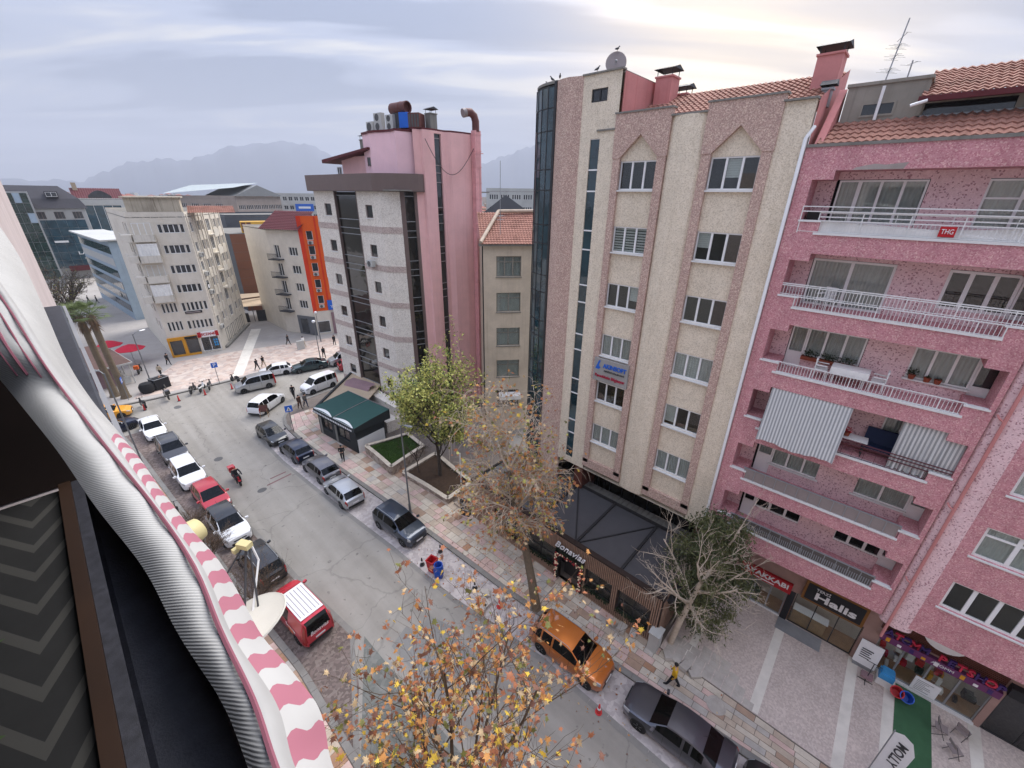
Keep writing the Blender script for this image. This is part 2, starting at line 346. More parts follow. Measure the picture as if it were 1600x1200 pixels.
# forecourt of the pink building
fc=struct(MB().prism([(16.1,-20),(16.1,3.6),(17.2,3.6),(22.6,3.6),(22.6,-20)],.0,.125).build('forecourt','stamped'))
for u,w,v0 in ((2.35,.34,16.6),(-.93,.42,16.15),(-4.15,.42,16.15),(-5.63,.4,16.15),(-8.6,.42,16.15)):
    MB().quad((v0,u-w/2,.13),(22.55,u-w/2,.13),(22.55,u+w/2,.13),(v0,u+w/2,.13)).build('stone_strip','strip_white',fc)
MB().quad((16.15,-7.15,.129),(22.5,-7.15,.129),(22.5,-5.85,.129),(16.15,-5.85,.129)).build('green_strip','green_carpet',fc)
sl_=MB()
for i,(a,b) in enumerate(((3.4,-.75),(3.4,-.35),(3.3,.15),(1.9,.55))):
    u=a
    while u>b+.2:
        sl_.box(16.12+i*.42,u-.46,.1,16.12+i*.42+.4,u-.02,.134); u-=.48
sl_.build('stone_slabs','tile_grey',fc)
MB().box(16.05,-20,.1,16.1,3.6,.129).build('edge_channel','mortar',fc)
tag(MB().lathe([(.44,.12),(.44,.135),(.38,.137),(.37,.13),(.3,.13),(.28,.138),(.12,.138),(.1,.142),(.0001,.142)],(15.25,.42,0),20).build('round_manhole','tile_grey',smooth=30),'round pale stone manhole cover set in the pavement near the dark sedan','manhole')
# left pavement under the camera's building
pl2=struct(MB().prism([(kl(u),u) for u,_ in KL]+[(-14,50),(-14,-20)],-.04,.1).build('pavement_across','mortar'))
rest=MB()
for r in range(3):
    u=10.
    while u<52:
        ub=u+random.uniform(.4,.8); x1=kl(u)-.3-r*.6; rest.prism([(x1-.58,u+.01),(x1-.02,u+.01),(kl(ub)-.32-r*.6,ub-.01),(kl(ub)-.88-r*.6,ub-.01)],.09,.118+random.uniform(-.004,.005),random.choices(range(6),[.05,.2,.35,.25,.15,.02])[0]); u=ub
rest.build('paving_field',TILE,pl2,kind='stuff')
u=10.
while u<51: 
    xa,xb=kl(u),kl(u+.985); ob('kerb_stone',kse['k'],pl2,T(xa-.28,u,-.005)@RZ(-math.atan2(xb-xa,.985))); u+=1
# mountains, 6 km away
RID=[(-.35,.012),(-.1,.013),(.08,.014),(.134,.040),(.18,.050),(.235,.052),(.265,.063),(.302,.077),(.345,.082),(.385,.0885),(.42,.089),(.449,.086),(.48,.079),(.502,.068),(.58,.052),(.68,.04),(.8,.042),(.9,.05),(.979,.066),(1.08,.082),(1.2,.1),(1.32,.108),(1.6,.1),(2.2,.075),(3.2,.05),(6,.03)]
hb=MB(); cols=[]; Dm=6000
for i in range(260):
    az=math.atan(-.35)+(math.atan(6)-math.atan(-.35))*i/259; r=math.tan(az); h=itp(r,RID)*Dm+22
    h+=10*math.sin(i*.9)+7*math.sin(i*2.3+1)+5*math.sin(i*4.1)
    for k,(dd,hf) in enumerate(((.72,0),(.8,.25),(.88,.6),(.94,.85),(1,1),(1.1,.5),(1.25,0))):
        D=Dm*dd; jit=1+.10*math.sin(i*.7+k*1.7)*(0 if k==4 else 1); hb.v.append((D*math.sin(az),D*math.cos(az),max(-.1,(h*hf*jit) if hf else -.1)))
for i in range(259):
    for k in range(6): a=i*7+k; hb.f.append((a,a+1,a+8,a+7)); hb.m.append(0)
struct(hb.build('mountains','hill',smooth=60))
# ================================================================ FACADE TOOLS
# facade frame: x to the right seen from outside, y into the building, z up
def frseg(p,q): return T(p[0],p[1],0)@RZ(math.atan2(q[1]-p[1],q[0]-p[0]))
def holes(mb,s0,s1,z0,z1,rects,d=0,rev=.2,mi=0,mr=None):
    xs=sorted({s0,s1,*[min(max(v,s0),s1) for r in rects for v in r[:2]]}); zs=sorted({z0,z1,*[min(max(v,z0),z1) for r in rects for v in r[2:]]})
    mr=mi if mr is None else mr
    ins=lambda x,z:any(r[0]<x<r[1] and r[2]<z<r[3] for r in rects)
    nx,nz=len(xs)-1,len(zs)-1
    o=[[ins((xs[i]+xs[i+1])/2,(zs[j]+zs[j+1])/2) for j in range(nz)] for i in range(nx)]
    for i in range(nx):
        for j in range(nz):
            a,b,c,e=xs[i],xs[i+1],zs[j],zs[j+1]
            if not o[i][j]: mb.quad((a,d,c),(b,d,c),(b,d,e),(a,d,e),mi)
            else:
                if i==0 or not o[i-1][j]: mb.quad((a,d,c),(a,d,e),(a,d+rev,e),(a,d+rev,c),mr)
                if i==nx-1 or not o[i+1][j]: mb.quad((b,d,c),(b,d+rev,c),(b,d+rev,e),(b,d,e),mr)
                if j==0 or not o[i][j-1]: mb.quad((a,d,c),(a,d+rev,c),(b,d+rev,c),(b,d,c),mr)
                if j==nz-1 or not o[i][j+1]: mb.quad((a,d,e),(b,d,e),(b,d+rev,e),(a,d+rev,e),mr)
    return mb
WC={}
def wavy(w,h,per=.13,amp=.035):
    k=('c',round(w,2),round(h,2),per)
    if k not in WC:
        m=MB(); n=max(4,int(w/per*4))
        for i in range(n+1):
            x=w*i/n; y=amp*math.sin(2*PI*x/per)+.4*amp*math.sin(2*PI*x/per/2.7+1); m.v+=[(x,y,0),(x,y*.7,h)]
        for i in range(n): m.f.append((2*i,2*i+2,2*i+3,2*i+1)); m.m.append(0)
        WC[k]=m
    return WC[k]
def window(par,fr,s0,s1,z0,z1,d=.12,n=3,tr=None,fm='pvc_white',gm='window_glass',fw=.06,sill=0,curt=None,name='window',solid=0,one=False,smat='white_paint'):
    w,h=s1-s0,z1-z0; k=('w',round(w,2),round(h,2),n,tr,fm,fw,solid)
    if k not in WC:
        m=MB(); m.box(0,0,0,fw,.07,h); m.box(w-fw,0,0,w,.07,h); m.box(fw,0,0,w-fw,.07,fw); m.box(fw,0,h-fw,w-fw,.07,h)
        for i in range(1,n): x=w*i/n; m.box(x-fw*.7,-.004,fw,x+fw*.7,.066,h-fw)
        if tr: m.box(fw,.004,h*tr-fw*.5,w-fw,.06,h*tr+fw*.5)
        if solid: m.box(fw,.02,fw,w-fw,.05,h*solid); m.box(fw,-.006,h*solid-fw*.5,w-fw,.06,h*solid+fw*.5)
        WC[k]=m.mesh('window',fm)
        WC[k+('p',)]=MB().box(0,0,0,w/n,.012,h).mesh('pane',gm)
    f=ob(name,WC[k],par,fr@T(s0,d,z0))
    kp=('pn',round(w,2),round(h,2),n,gm,one)
    if kp not in WC: WC[kp]=MB().box(0,0,0,(w-.02) if one else w/n-.004,.012,h-.02).mesh('pane',gm)
    for i in range(1 if one else n): ob('pane',WC[kp],f,T(.01 if one else w*i/n+.002,.03,.01))
    if sill: MB().box(-.06,-sill-(d if d<.5 else .03),-.07,w+.06,.0,-.005).build('sill',smat,f)
    if curt:
        kc=('cm',round(w,2),round(h,2),curt)
        if kc not in WC: WC[kc]=wavy(w-.04,h-.04).mesh('curtain',curt,True)
        ob('curtain',WC[kc],f,T(.02,.085,.02))
    return f
def railing(par,fr,s0,s1,z,h,d,mt='white_paint',sp=.11,rails=(1.,.78),name='railing',bar=.008,rise=0.):
    m=MB()
    for q in rails: m.box(s0,d-.018,z+h*q-.018,s1,d+.018,z+h*q+.018)
    m.box(s0,d-.012,z+.05,s1,d+.012,z+.07)
    n=int((s1-s0)/sp)
    for i in range(n+1):
        x=s0+(s1-s0)*i/n; post=i%12==0 or i==n; b=.016 if post else bar
        m.box(x-b,d-b,z,x+b,d+b,z+h*(rails[0] if post else rails[-1]))
    return m.build(name,mt,par,mw=fr)
def tile_roof(mb,s0,s1,d0,z0,d1,z1,per=.24,course=.36,mi=0):
    L_=math.hypot(d1-d0,z1-z0); nc=max(1,round(L_/course)); nx=int((s1-s0)/per)*4
    ny,nz=-(z1-z0)/L_,(d1-d0)/L_
    for c in range(nc):
        b=len(mb.v)
        for e,(t,off) in enumerate(((c/nc,.045),((c+1.08)/nc,.0))):
            for i in range(nx+1):
                h=.035*(1+math.cos(2*PI*i/4))*.8+off+.004*math.sin(i*7.7+c*3); mb.v.append((s0+(s1-s0)*i/nx,d0+(d1-d0)*t+ny*h,z0+(z1-z0)*t+nz*h))
        for i in range(nx): mb.f.append((b+i,b+i+1,b+nx+2+i,b+nx+1+i)); mb.m.append(mi)
        b2=len(mb.v)
        for i in range(nx+1):
            p=mb.v[b+i]; mb.v.append((p[0],p[1]-ny*.05,p[2]-nz*.05))
        for i in range(nx): mb.f.append((b2+i,b2+i+1,b+i+1,b+i)); mb.m.append(mi)
    return mb
def text(par,body,size,mt,mw,ext=.02,bold=0.,shear=0.,sx=1.,name='lettering',align='CENTER',maxw=None):
    c=bpy.data.curves.new(name,'FONT'); c.body=body; c.size=size; c.extrude=ext; c.offset=bold; c.shear=shear; c.align_x=align; c.align_y='CENTER'; c.resolution_u=3
    t=bpy.data.objects.new(name,c); COL.objects.link(t); bpy.context.view_layer.update()
    me=bpy.data.meshes.new_from_object(t.evaluated_get(bpy.context.evaluated_depsgraph_get())); bpy.data.objects.remove(t); bpy.data.curves.remove(c)
    me.materials.clear(); me.materials.append(MT(mt)); me.name=name
    xs=[v.co.x for v in me.vertices]
    if maxw and xs: sx=maxw/(max(xs)-min(xs))
    for v in me.vertices: v.co.x*=sx
    return ob(name,me,par,mw@Matrix.Rotation(PI/2,4,'X'))
for a,b in (('sign_red',S(190,25,35,.8)),('sign_black',(.012,.012,.014)),('sign_white',(.8,.8,.8)),('sign_blue',S(40,110,215,.8)),('gold_wood',S(150,100,40,.7)),('purple',S(126,62,116,.7)),('pinkred',S(215,50,80,.8)),('sign_yellow',S(235,170,40,.8)),('sign_orange',S(235,110,35,.8)),('violet',S(80,50,130,.6)),('sky_blue',S(70,160,220,.8)),('plastic_red',S(200,30,40,.8)),('plastic_blue',S(25,85,190,.8)),('sign_crimson',S(190,30,70,.8))): mat(a,b,.45,.06,3,stain=.08)
mat('wood',S(190,150,105,.7),.6,.2,4,.05); mat('pot',S(165,85,60,.7),.8,.15,4); mat('leaf_dark',S(60,82,45,.6),.7,.4,9,0,.3); mat('navy',S(30,50,90,.6),.7,.15,4)
# ================================================================ PINK APARTMENT BUILDING
mat('pink_dash',(.4,.15,.2),.9,.16,2.2,.5,.2,speck=(27,[(0,S(190,128,136,1.)),(.2,S(203,144,150,1.)),(.6,S(210,156,160,1.)),(.86,S(224,182,178,1.))]),stain=.3,dirt=(.74,.68,.68),streak=.42)
mat('pink_pale',(.4,.25,.28),.9,.1,2.2,.4,.2,speck=(23,[(0,S(176,134,140,1.)),(.11,S(226,194,196,1.)),(.6,S(234,204,205,1.)),(.9,S(218,182,185,1.))]),stain=.25,dirt=(.8,.76,.76),streak=.15)
mat('roof_tile',S(176,128,112,.85),.8,.3,5,.15,.2,stain=.6,dirt=(.45,.4,.36)); mat('pink_plaster',S(222,150,146,.78),.85,.12,1.5,.1,streak=.5,dirt=(.8,.62,.58)); mat('attic_plaster',S(168,162,150,.72),.9,.15,1.2,.1,streak=.7,dirt=(.5,.48,.46))
mat('maroon',S(110,45,50,.7),.6,.12,3)
PB=thing('pink_apartment_building','pink pebble-dashed apartment building with long recessed balconies above shops','building',(20.5,3.85,0),-PI/2)
I4=Matrix.Identity(4); ZS=[20.85,17.93,15.03,12.13,9.2,6.3]; HDR=2.17
rc=[]
for z in ZS: rc+=[(1.13,6.97,z,z+HDR),(.47,1.131,z+.43,z+HDR-.3),(6.969,7.57,z+.43,z+HDR-.3)]
m=holes(MB(),0,7.72,5.2,23.8,rc,0,1.3); m.quad((0,0,5.2),(0,2,5.2),(7.72,2,5.2),(7.72,0,5.2)); m.quad((0,0,5.2),(0,0,23.8),(0,8,23.8),(0,8,5.2)); m.quad((7.72,0,5.2),(7.72,.6,5.2),(7.72,.6,23.8),(7.72,0,23.8))
m.build('wall','pink_dash',PB)
bw=MB()
for z in ZS:
    op=[(1.1,3.8,z+(.0),z+1.9),(5.25,7.75,z+.0,z+1.9)]
    holes(bw,.3,8.2,z-.02,z+HDR+.02,op,1.3,.1)
bw.build('balcony_back_wall','pink_pale',PB)
sl_=MB()
for z in ZS: sl_.box(1.0,-.06,z-.05,7.05,.16,z+.035); sl_.box(.4,-.05,z+.40,1.15,.14,z+.47); sl_.box(6.95,-.05,z+.40,7.62,.14,z+.47)
sl_.build('balcony_ledge','white_paint',PB)
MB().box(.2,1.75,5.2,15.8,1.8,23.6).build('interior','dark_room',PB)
for i,z in enumerate(ZS):
    h=1.88; d=1.34
    if i==0:
        window(PB,I4,1.2,1.85,z,z+h,d,1,solid=.0,curt='curtain_grey',name='balcony_door'); window(PB,I4,1.85,3.78,z+.35,z+h,d,3,curt='curtain_white'); MB().box(1.85,d-.02,z,3.78,d+.1,z+.35).build('window_breast','pink_pale',PB)
        window(PB,I4,5.25,7.0,z+.35,z+h,d,2,tr=.62,curt='curtain_white'); MB().box(5.25,d-.02,z,7.75,d+.1,z+.35).build('window_breast','pink_pale',PB); MB().box(7.0,d,z+.35,7.75,d+.06,z+h).build('door_leaf','pvc_white',PB)
    elif i==1:
        window(PB,I4,1.13,3.8,z,z+h,d,2,fw=.08,curt='curtain_grey',name='sliding_door'); window(PB,I4,5.25,7.05,z+.5,z+h,d,3,fw=.09); MB().box(5.25,d-.02,z,7.06,d+.1,z+.5).build('window_breast','pink_pale',PB); window(PB,I4,7.06,7.75,z,z+h,d,1,name='balcony_door',solid=.3)
    elif i in(2,3):
        window(PB,I4,1.13,1.75,z,z+h,d,1,solid=.38,curt='curtain_grey',name='balcony_door'); window(PB,I4,1.76,3.78,z+.62,z+h,d,3,curt='curtain_grey'); MB().box(1.76,d-.02,z,3.78,d+.1,z+.6).build('window_breast','pink_pale',PB)
        window(PB,I4,5.25,7.05,z+.62,z+h,d,3,curt='curtain_grey',sill=.12); MB().box(5.25,d-.02,z,7.06,d+.1,z+.6).build('window_breast','pink_pale',PB); window(PB,I4,7.06,7.75,z,z+h,d,1,solid=.4,name='balcony_door')
    elif i==4:
        window(PB,I4,1.2,1.85,z,z+h,d,1,solid=.55,curt='curtain_grey',name='balcony_door'); window(PB,I4,1.86,3.85,z+.65,z+h-.2,d,3,curt='curtain_white',sill=.1); MB().box(1.86,d-.02,z,3.85,d+.1,z+.63).build('window_breast','pink_pale',PB); MB().box(1.86,d-.02,z+h-.2,3.85,d+.1,z+h).build('window_head','pink_pale',PB)
        window(PB,I4,5.2,7.05,z+.65,z+h-.2,d,2,curt='curtain_white',sill=.1); MB().box(5.2,d-.02,z,7.06,d+.1,z+.63).build('window_breast','pink_pale',PB); MB().box(5.2,d-.02,z+h-.2,7.06,d+.1,z+h).build('window_head','pink_pale',PB); window(PB,I4,7.06,7.75,z,z+h,d,1,solid=.55,curt='curtain_grey',name='balcony_door')
    else:
        window(PB,I4,1.2,1.75,z,z+h-.3,d,1,solid=.6,name='balcony_door'); window(PB,I4,1.76,3.85,z+.75,z+h-.45,d,3,fw=.08); MB().box(1.76,d-.02,z,3.85,d+.1,z+.73).build('window_breast','pink_pale',PB); MB().box(1.1,d-.02,z+h-.45,3.85,d+.1,z+h).build('window_head','pink_pale',PB)
        window(PB,I4,5.2,7.0,z+.75,z+h-.45,d,3,fw=.08); MB().box(5.2,d-.02,z,7.0,d+.1,z+.73).build('window_breast','pink_pale',PB); MB().box(5.2,d-.02,z+h-.45,7.75,d+.1,z+h).build('window_head','pink_pale',PB); window(PB,I4,7.0,7.7,z,z+h-.3,d,1,solid=.6,name='balcony_door')
railing(PB,I4,1.05,7.02,ZS[0],.74,.03,rails=(1,.8,.62)); railing(PB,I4,.45,7.6,ZS[0],.95,.0,rails=(1,.82),sp=1.4)
railing(PB,I4,1.05,7.02,ZS[1],.46,-.03,rails=(1,)); railing(PB,I4,.45,7.62,ZS[1]+.46,.48,.02,rails=(1,.86))
railing(PB,I4,1.05,7.02,ZS[2],.5,.03,rails=(1,)); 
mat('rail_red',S(110,60,70,.7),.5,.1,3)
railing(PB,I4,3.9,7.6,ZS[3],.72,.03,mt='rail_red',rails=(1,.82,.6),sp=.35)
mat('panel_grey',S(168,155,152,.7),.4,.1,2,0,.4,stain=.2); mat('panel_dark',S(120,112,108,.6),.5,.1,2)
for i,mt_ in ((4,'panel_grey'),(5,'panel_dark')):
    m=MB(); z=ZS[i]; m.box(1.05,.02,z+.06,7.0,.05,z+.62); m.box(1.0,.0,z+.62,7.02,.07,z+.66,1)
    for q in range(14): x=1.06+q*.456; m.box(x,-.0,z+.04,x+.03,.06,z+.62,1)
    m.build('balustrade_panel',[mt_,'grey_metal'],PB)
fl=MB()
for x in [1.15+.085*i for i in range(69)]: fl.box(x,-.012,ZS[5]+.08,x+.035,.0,ZS[5]+.42)
fl.build('perforated_panel','grey_metal',PB,kind='stuff')
for i in (0,): MB().add([(1.1,.09,ZS[0]+.03),(6.98,.09,ZS[0]+.03),(6.98,.09,ZS[0]+.5),(5.6,.13,ZS[0]+.36),(4.3,.13,ZS[0]+.3),(2.6,.12,ZS[0]+.4),(1.1,.09,ZS[0]+.46)],[(0,1,2,3,4,5,6)]).build('balcony_sheet','curtain_white',PB)
# rounded shaft with rain pipe, then the next section
sh=MB(); n=10; P_=[(8.28-.56*math.cos(PI*i/n),-.02-.30*math.sin(PI*i/n)+.25) for i in range(n+1)]
sh.prism(P_+[(8.84,1.0),(7.72,1.0)],4.9,24.6); sh.build('rounded_shaft','pink_pale',PB,smooth=30)
pm=MB(); pm.tube([(8.02,-.12,4.2),(8.02,-.12,24.0)],.055,8)
for z in (7.5,11.4,15.2,19.): pm.tube([(8.02,-.12,z),(7.86,-.14,z+.12),(7.8,-.04,z+.2)],.035,6)
pm.build('rain_pipe','pink_plaster',PB,smooth=True)
rr=[(9.02,11.75,z,z+1.4) for z in (6.95,9.75,12.62,15.5,18.4,21.3)]
m=holes(MB(),8.62,16,5.2,23.8,rr,0,.16); m.quad((8.62,0,5.2),(8.62,2,5.2),(16,2,5.2),(16,0,5.2)); m.quad((8.62,0,5.2),(8.62,0,23.8),(8.62,.6,23.8),(8.62,.6,5.2)); m.build('wall','pink_dash',PB)
for i,r in enumerate(rr): window(PB,I4,*r,d=.1,n=4 if i==0 else 3,tr=None if i==0 else .72,fw=.09,sill=.06,curt=None if i==0 else 'curtain_white')
# roof
tr_=MB(); tile_roof(tr_,.3,16,.02,23.86,1.75,24.72); tile_roof(tr_,2.75,16,1.15,25.22,4.4,26.5); tr_.build('roof_tiles','roof_tile',PB,kind='stuff')
m=MB(); m.box(0,-.05,23.8,16,.12,23.9); m.build('eave_gutter','concrete',PB); MB().box(2.7,1.02,25.08,16,1.2,25.24).build('upper_gutter','maroon',PB)
m=MB(); m.box(.55,1.7,24.3,2.85,7,25.85); m.box(.5,1.64,25.85,2.9,7,25.95); m.build('stair_head','attic_plaster',PB)
holes(MB(),2.85,16,24.55,25.2,[(2.9,5.1,24.72,25.12),(5.9,8.6,24.72,25.12),(9.4,12,24.72,25.12)],1.75,.1).build('attic_wall','attic_plaster',PB); MB().box(2.86,1.9,24.4,16,1.96,25.25).build('attic_interior','glass_dark',PB)
window(PB,I4,1.1,2.1,24.85,25.3,1.66,1,fm='attic_plaster',gm='glass_dark',name='attic_window'); pm=MB(); pm.tube([(1.62,1.55,24.72),(1.62,1.5,25.75)],.05,7); pm.tube([(2.95,1.0,25.1),(2.6,.95,25.0),(2.55,.95,24.98)],.05,7); pm.build('vent_pipe','pvc_white',PB,smooth=True)
MB().box(2.7,1.7,24.66,16,1.78,24.76).build('flashing','grey_metal',PB)
MB().add([(.2,.1,23.85),(.45,.1,23.85),(.45,2.2,25.9),(.2,2.2,25.9),(.2,.1,23.0),(.45,.1,23.0),(.45,2.2,24.5),(.2,2.2,24.5)],[(0,1,2,3),(0,4,5,1),(1,5,6,2),(2,6,7,3),(3,7,4,0),(4,7,6,5)]).build('party_wall','pink_plaster',PB)
# render patch at the top band and ground floor
mat('render_patch',S(190,178,172,.8),.9,.15,4,.2)
MB().add([(1.6,-.006,23.02),(3.0,-.006,23.02),(3.1,-.006,23.22),(2.5,-.006,23.16),(2.2,-.006,23.2),(1.7,-.006,23.1)],[(0,1,2,3,4,5)]).build('bare_patch','render_patch',PB)
# ground floor: shops set back 2 m
mat('shop_wall',S(168,138,128,.95),.85,.15,2,.15,stain=.3); mat('shop_grey',S(185,182,178,.7),.5,.1,2); mat('brown_slat',S(112,62,48,.7),.7,.2,4); mat('floor_wood',S(170,132,98,.85),.5,.2,3); mat('shop_in',S(210,202,190,.9),.8,.15,2)
G=2.0
m=holes(MB(),0,16,0.12,5.2,[(2.2,4.5,.12,2.15),(4.85,7.8,.12,2.35),(8.45,12.35,.12,2.45),(12.6,16,.12,2.9)],G,.15); m.build('ground_floor_wall','shop_wall',PB)
MB().box(.1,3.3,0,16,3.4,5.2).build('shop_back','shop_in',PB); MB().box(.1,G+.1,.1,16,3.3,.135).build('shop_floor','floor_wood',PB)
MB().box(2.1,G-.01,.12,4.6,G+.12,.2).build('doorstep','white_paint',PB); MB().box(8.4,G-.08,.12,12.4,G+.12,.24).build('doorstep','white_paint',PB)
window(PB,I4,2.2,4.5,.2,2.12,G+.05,3,fm='grey_metal',gm='shop_glass',name='shop_window'); MB().box(2.4,2.3,.14,3.3,2.8,.9).build('display','leaf_dark',PB)
MB().box(4.52,G-.03,.12,4.84,G+.05,2.3).build('black_panel','sign_black',PB)
f=MB().box(2.05,G-.2,2.15,4.6,G-.02,2.82).build('shoe_shop_sign','sign_red',PB); text(f,'AYAKKABI',.42,'sign_white',T(3.33,G-.21,2.56),maxw=2.25,bold=.01); MB().box(2.75,G-.21,2.23,3.8,G-.2,2.3).build('small_print','sign_white',f)
f=MB().box(5.05,G-.22,2.4,7.7,G-.02,3.72).build('tailor_sign','gold_wood',PB); MB().box(5.17,G-.235,2.52,7.58,G-.2,3.6).build('sign_face','sign_black',f); text(f,'Halis',.62,'sign_white',T(6.45,G-.245,2.95),maxw=1.75,bold=.018); text(f,'TERZİ',.22,'sign_white',T(5.85,G-.245,3.38),maxw=.6)
window(PB,I4,4.9,7.78,.14,2.32,G+.06,3,fm='black_metal',gm='shop_glass',fw=.03,name='shop_window'); MB().box(5.0,G+.16,.14,6.55,G+.6,1.05).build('counter','wood',PB); MB().box(4.98,G+.14,1.05,6.6,G+.65,1.1).build('counter_top','white_paint',PB)
st_=MB()
for i in range(24): z=2.95+i*.095; st_.box(8.3,G-.1,z,12.4,G-.02,z+.07)
st_.build('timber_slats','brown_slat',PB,kind='stuff')
f=MB().box(8.4,G-.25,2.4,12.45,G-.03,2.78).build('pet_shop_fascia','purple',PB)
ft=MB()
for i in range(9): ft.box(8.6+i*.43,G-.262,2.46,8.75+i*.43,G-.25,2.6 if i%2 else 2.7,i%3)
ft.build('fascia_print',['sign_yellow','sign_white','violet'],f)
text(f,'ATOMM',.2,'sign_white',T(10.6,G-.255,2.6),maxw=.75)
cl=['violet','pinkred','violet','pinkred','violet',' ','pinkred','violet','pinkred','pinkred','violet','pinkred']
for i,c in enumerate('ATOMM PETSHOP'):
    if c!=' ': text(f,c,.5,cl[i%12] if cl[i%12]!=' ' else 'pinkred',T(8.62+i*.305,G-.3,3.06),ext=.05,bold=.012)
MB().lathe([(.75,0),(.75,.06),(.0001,.06)],(0,0,0),24).build('round_emblem','sign_white',f,mw=T(10.3,G-.16,4.1)@Matrix.Rotation(PI/2,4,'X')); MB().box(9.95,G-.25,3.85,10.5,G-.235,4.2).build('emblem_print','violet',f)
window(PB,I4,8.45,12.35,.24,2.42,G+.06,4,fm='grey_metal',gm='shop_glass',fw=.05,name='shop_window')
sh=MB()
for i in range(26): x=8.7+random.random()*3.4; z=.2+random.choice((0,.5,1,1.5)); sh.box(x,G+.6,z,x+random.uniform(.12,.35),G+.9,z+random.uniform(.15,.4),random.randrange(5))
sh.build('shop_goods',['plastic_red','plastic_blue','sign_yellow','sign_black','curtain_white'],PB)
MB().box(10.15,G-.03,.3,11.05,G+.03,1.15).build('price_board','sign_white',PB); tb=MB()
for i in range(7): tb.box(10.25,G-.036,.4+i*.1,10.25+random.uniform(.2,.6),G-.03,.42+i*.1)
tb.build('board_print','dark_grey',PB)
window(PB,I4,12.6,15.9,.14,2.9,G+.05,3,fm='black_metal',gm='glass_dark',fw=.06,name='shop_window'); MB().box(12.5,G-.35,2.9,16,G+.02,3.4).build('shop_canopy','sign_black',PB)
# ---- things on the pink building's balconies (world placement from facade coordinates)
def pb(s,d,z): return (20.5+d,3.85-s,z)
def plant(name,label,loc,r,h,n=60,mt='leaf_dark',pot=(.12,.18),rz=0,boxpot=None,group=None,leaf=.06,cat='plant'):
    t=thing(name,label,cat,loc,rz,group); m=MB()
    if boxpot: MB().box(-boxpot[0]/2,-boxpot[1]/2,0,boxpot[0]/2,boxpot[1]/2,.16).build('planter','pot',t); z0=.16
    else: MB().lathe([(pot[0]*.7,0),(pot[0],pot[1]),(pot[0]*.85,pot[1]),(pot[0]*.8,pot[1]*.8),(.001,pot[1]*.8)],n=10).build('pot','pot',t,smooth=30); z0=pot[1]
    for i in range(n):
        a=random.random()*2*PI; q=math.sqrt(random.random())*r; x=q*math.cos(a)*(boxpot[0]/(2*r) if boxpot else 1); y=q*math.sin(a); z=z0+random.random()*h; s=leaf*random.uniform(.6,1.4); t1=random.random()*6; t2=random.uniform(-.7,.7)
        Mx=Matrix.Rotation(t1,3,'Z')@Matrix.Rotation(t2,3,'Y')
        m.add([tuple(Vector((x,y,z))+Mx@Vector(v)) for v in((0,-s*.4,0),(s,0,.2*s),(0,s*.4,0),(-s*.7,0,0))],[(0,1,2,3)])
    m.build('foliage',mt,t); return t
for x,w,lb_ in ((2.1,.7,'left'),(2.75,.6,'middle'),(3.35,.7,'right')): plant('flower_box','%s of three leafy flower boxes under the curtained third-floor balcony window'%({'left':'leftmost','middle':'middle one','right':'rightmost'}[lb_]),pb(x,1.15,ZS[2]+.5),.16,.28,90,boxpot=(w,.2),rz=-PI/2,leaf=.07)
plant('potted_plant','bushy green potted plant on the sill left of the flower pots',pb(5.45,1.2,ZS[2]+.62),.2,.22,70)
plant('potted_plant','small terracotta pot beside the bushy plant on the balcony sill',pb(5.9,1.2,ZS[2]+.62),.1,.08,14); plant('potted_plant','small terracotta pot nearest the black tubs on the balcony sill',pb(6.2,1.2,ZS[2]+.62),.1,.08,10)
plant('potted_plant','red flowering plant on the balcony table beside the striped awning',pb(4.25,.5,ZS[3]+.72),.16,.2,50,mt='plastic_red')
def chair(label,loc,rz,grp=None,mt='white_paint'):
    t=thing('plastic_chair',label,'chair',loc,rz,grp)
    MB().box(-.22,-.22,.4,.22,.22,.44).build('seat',mt,t)
    b=MB(); 
    for i in range(6): b.box(-.2+i*.075,.2,.44,-.16+i*.075,.24,.84)
    b.box(-.22,.19,.8,.22,.25,.88); b.build('backrest',mt,t)
    a=MB(); [a.box(x-.025,-.2,.6,x+.025,.22,.64) for x in(-.23,.23)]; a.build('armrests',mt,t)
    for x in(-.2,.2):
        for y in(-.19,.19): MB().tube([(x,y,.42),(x*1.15,y*1.15,0)],.022,6).build('leg',mt,t)
    return t
chair('white plastic armchair behind the double railing of the second balcony from the top',pb(2.0,.55,ZS[1]),R(-120)); chair('white plastic armchair left of the cloth-covered balcony table',pb(2.65,.6,ZS[2]),R(0)); chair('white plastic armchair right of the cloth-covered balcony table',pb(4.55,.6,ZS[2]),R(180))
t=thing('balcony_table','table under a white patterned cloth on the third balcony from the top','table',pb(3.6,.6,ZS[2]),-PI/2)
MB().box(-.62,-.35,.68,.62,.35,.71).build('tabletop','curtain_white',t); c_=MB()
for s in(-1,1): c_.box(-.63,s*.355-.004,.42,.63,s*.355+.004,.712); c_.box(s*.63-.004,-.36,.42,s*.63+.004,.36,.712)
c_.build('cloth_skirt','curtain_white',t); [MB().tube([(x,y,0),(x,y,.69)],.025,6).build('leg','white_paint',t) for x in(-.5,.5) for y in(-.25,.25)]
mat('stripe_grey',(.5,.5,.5),.9)
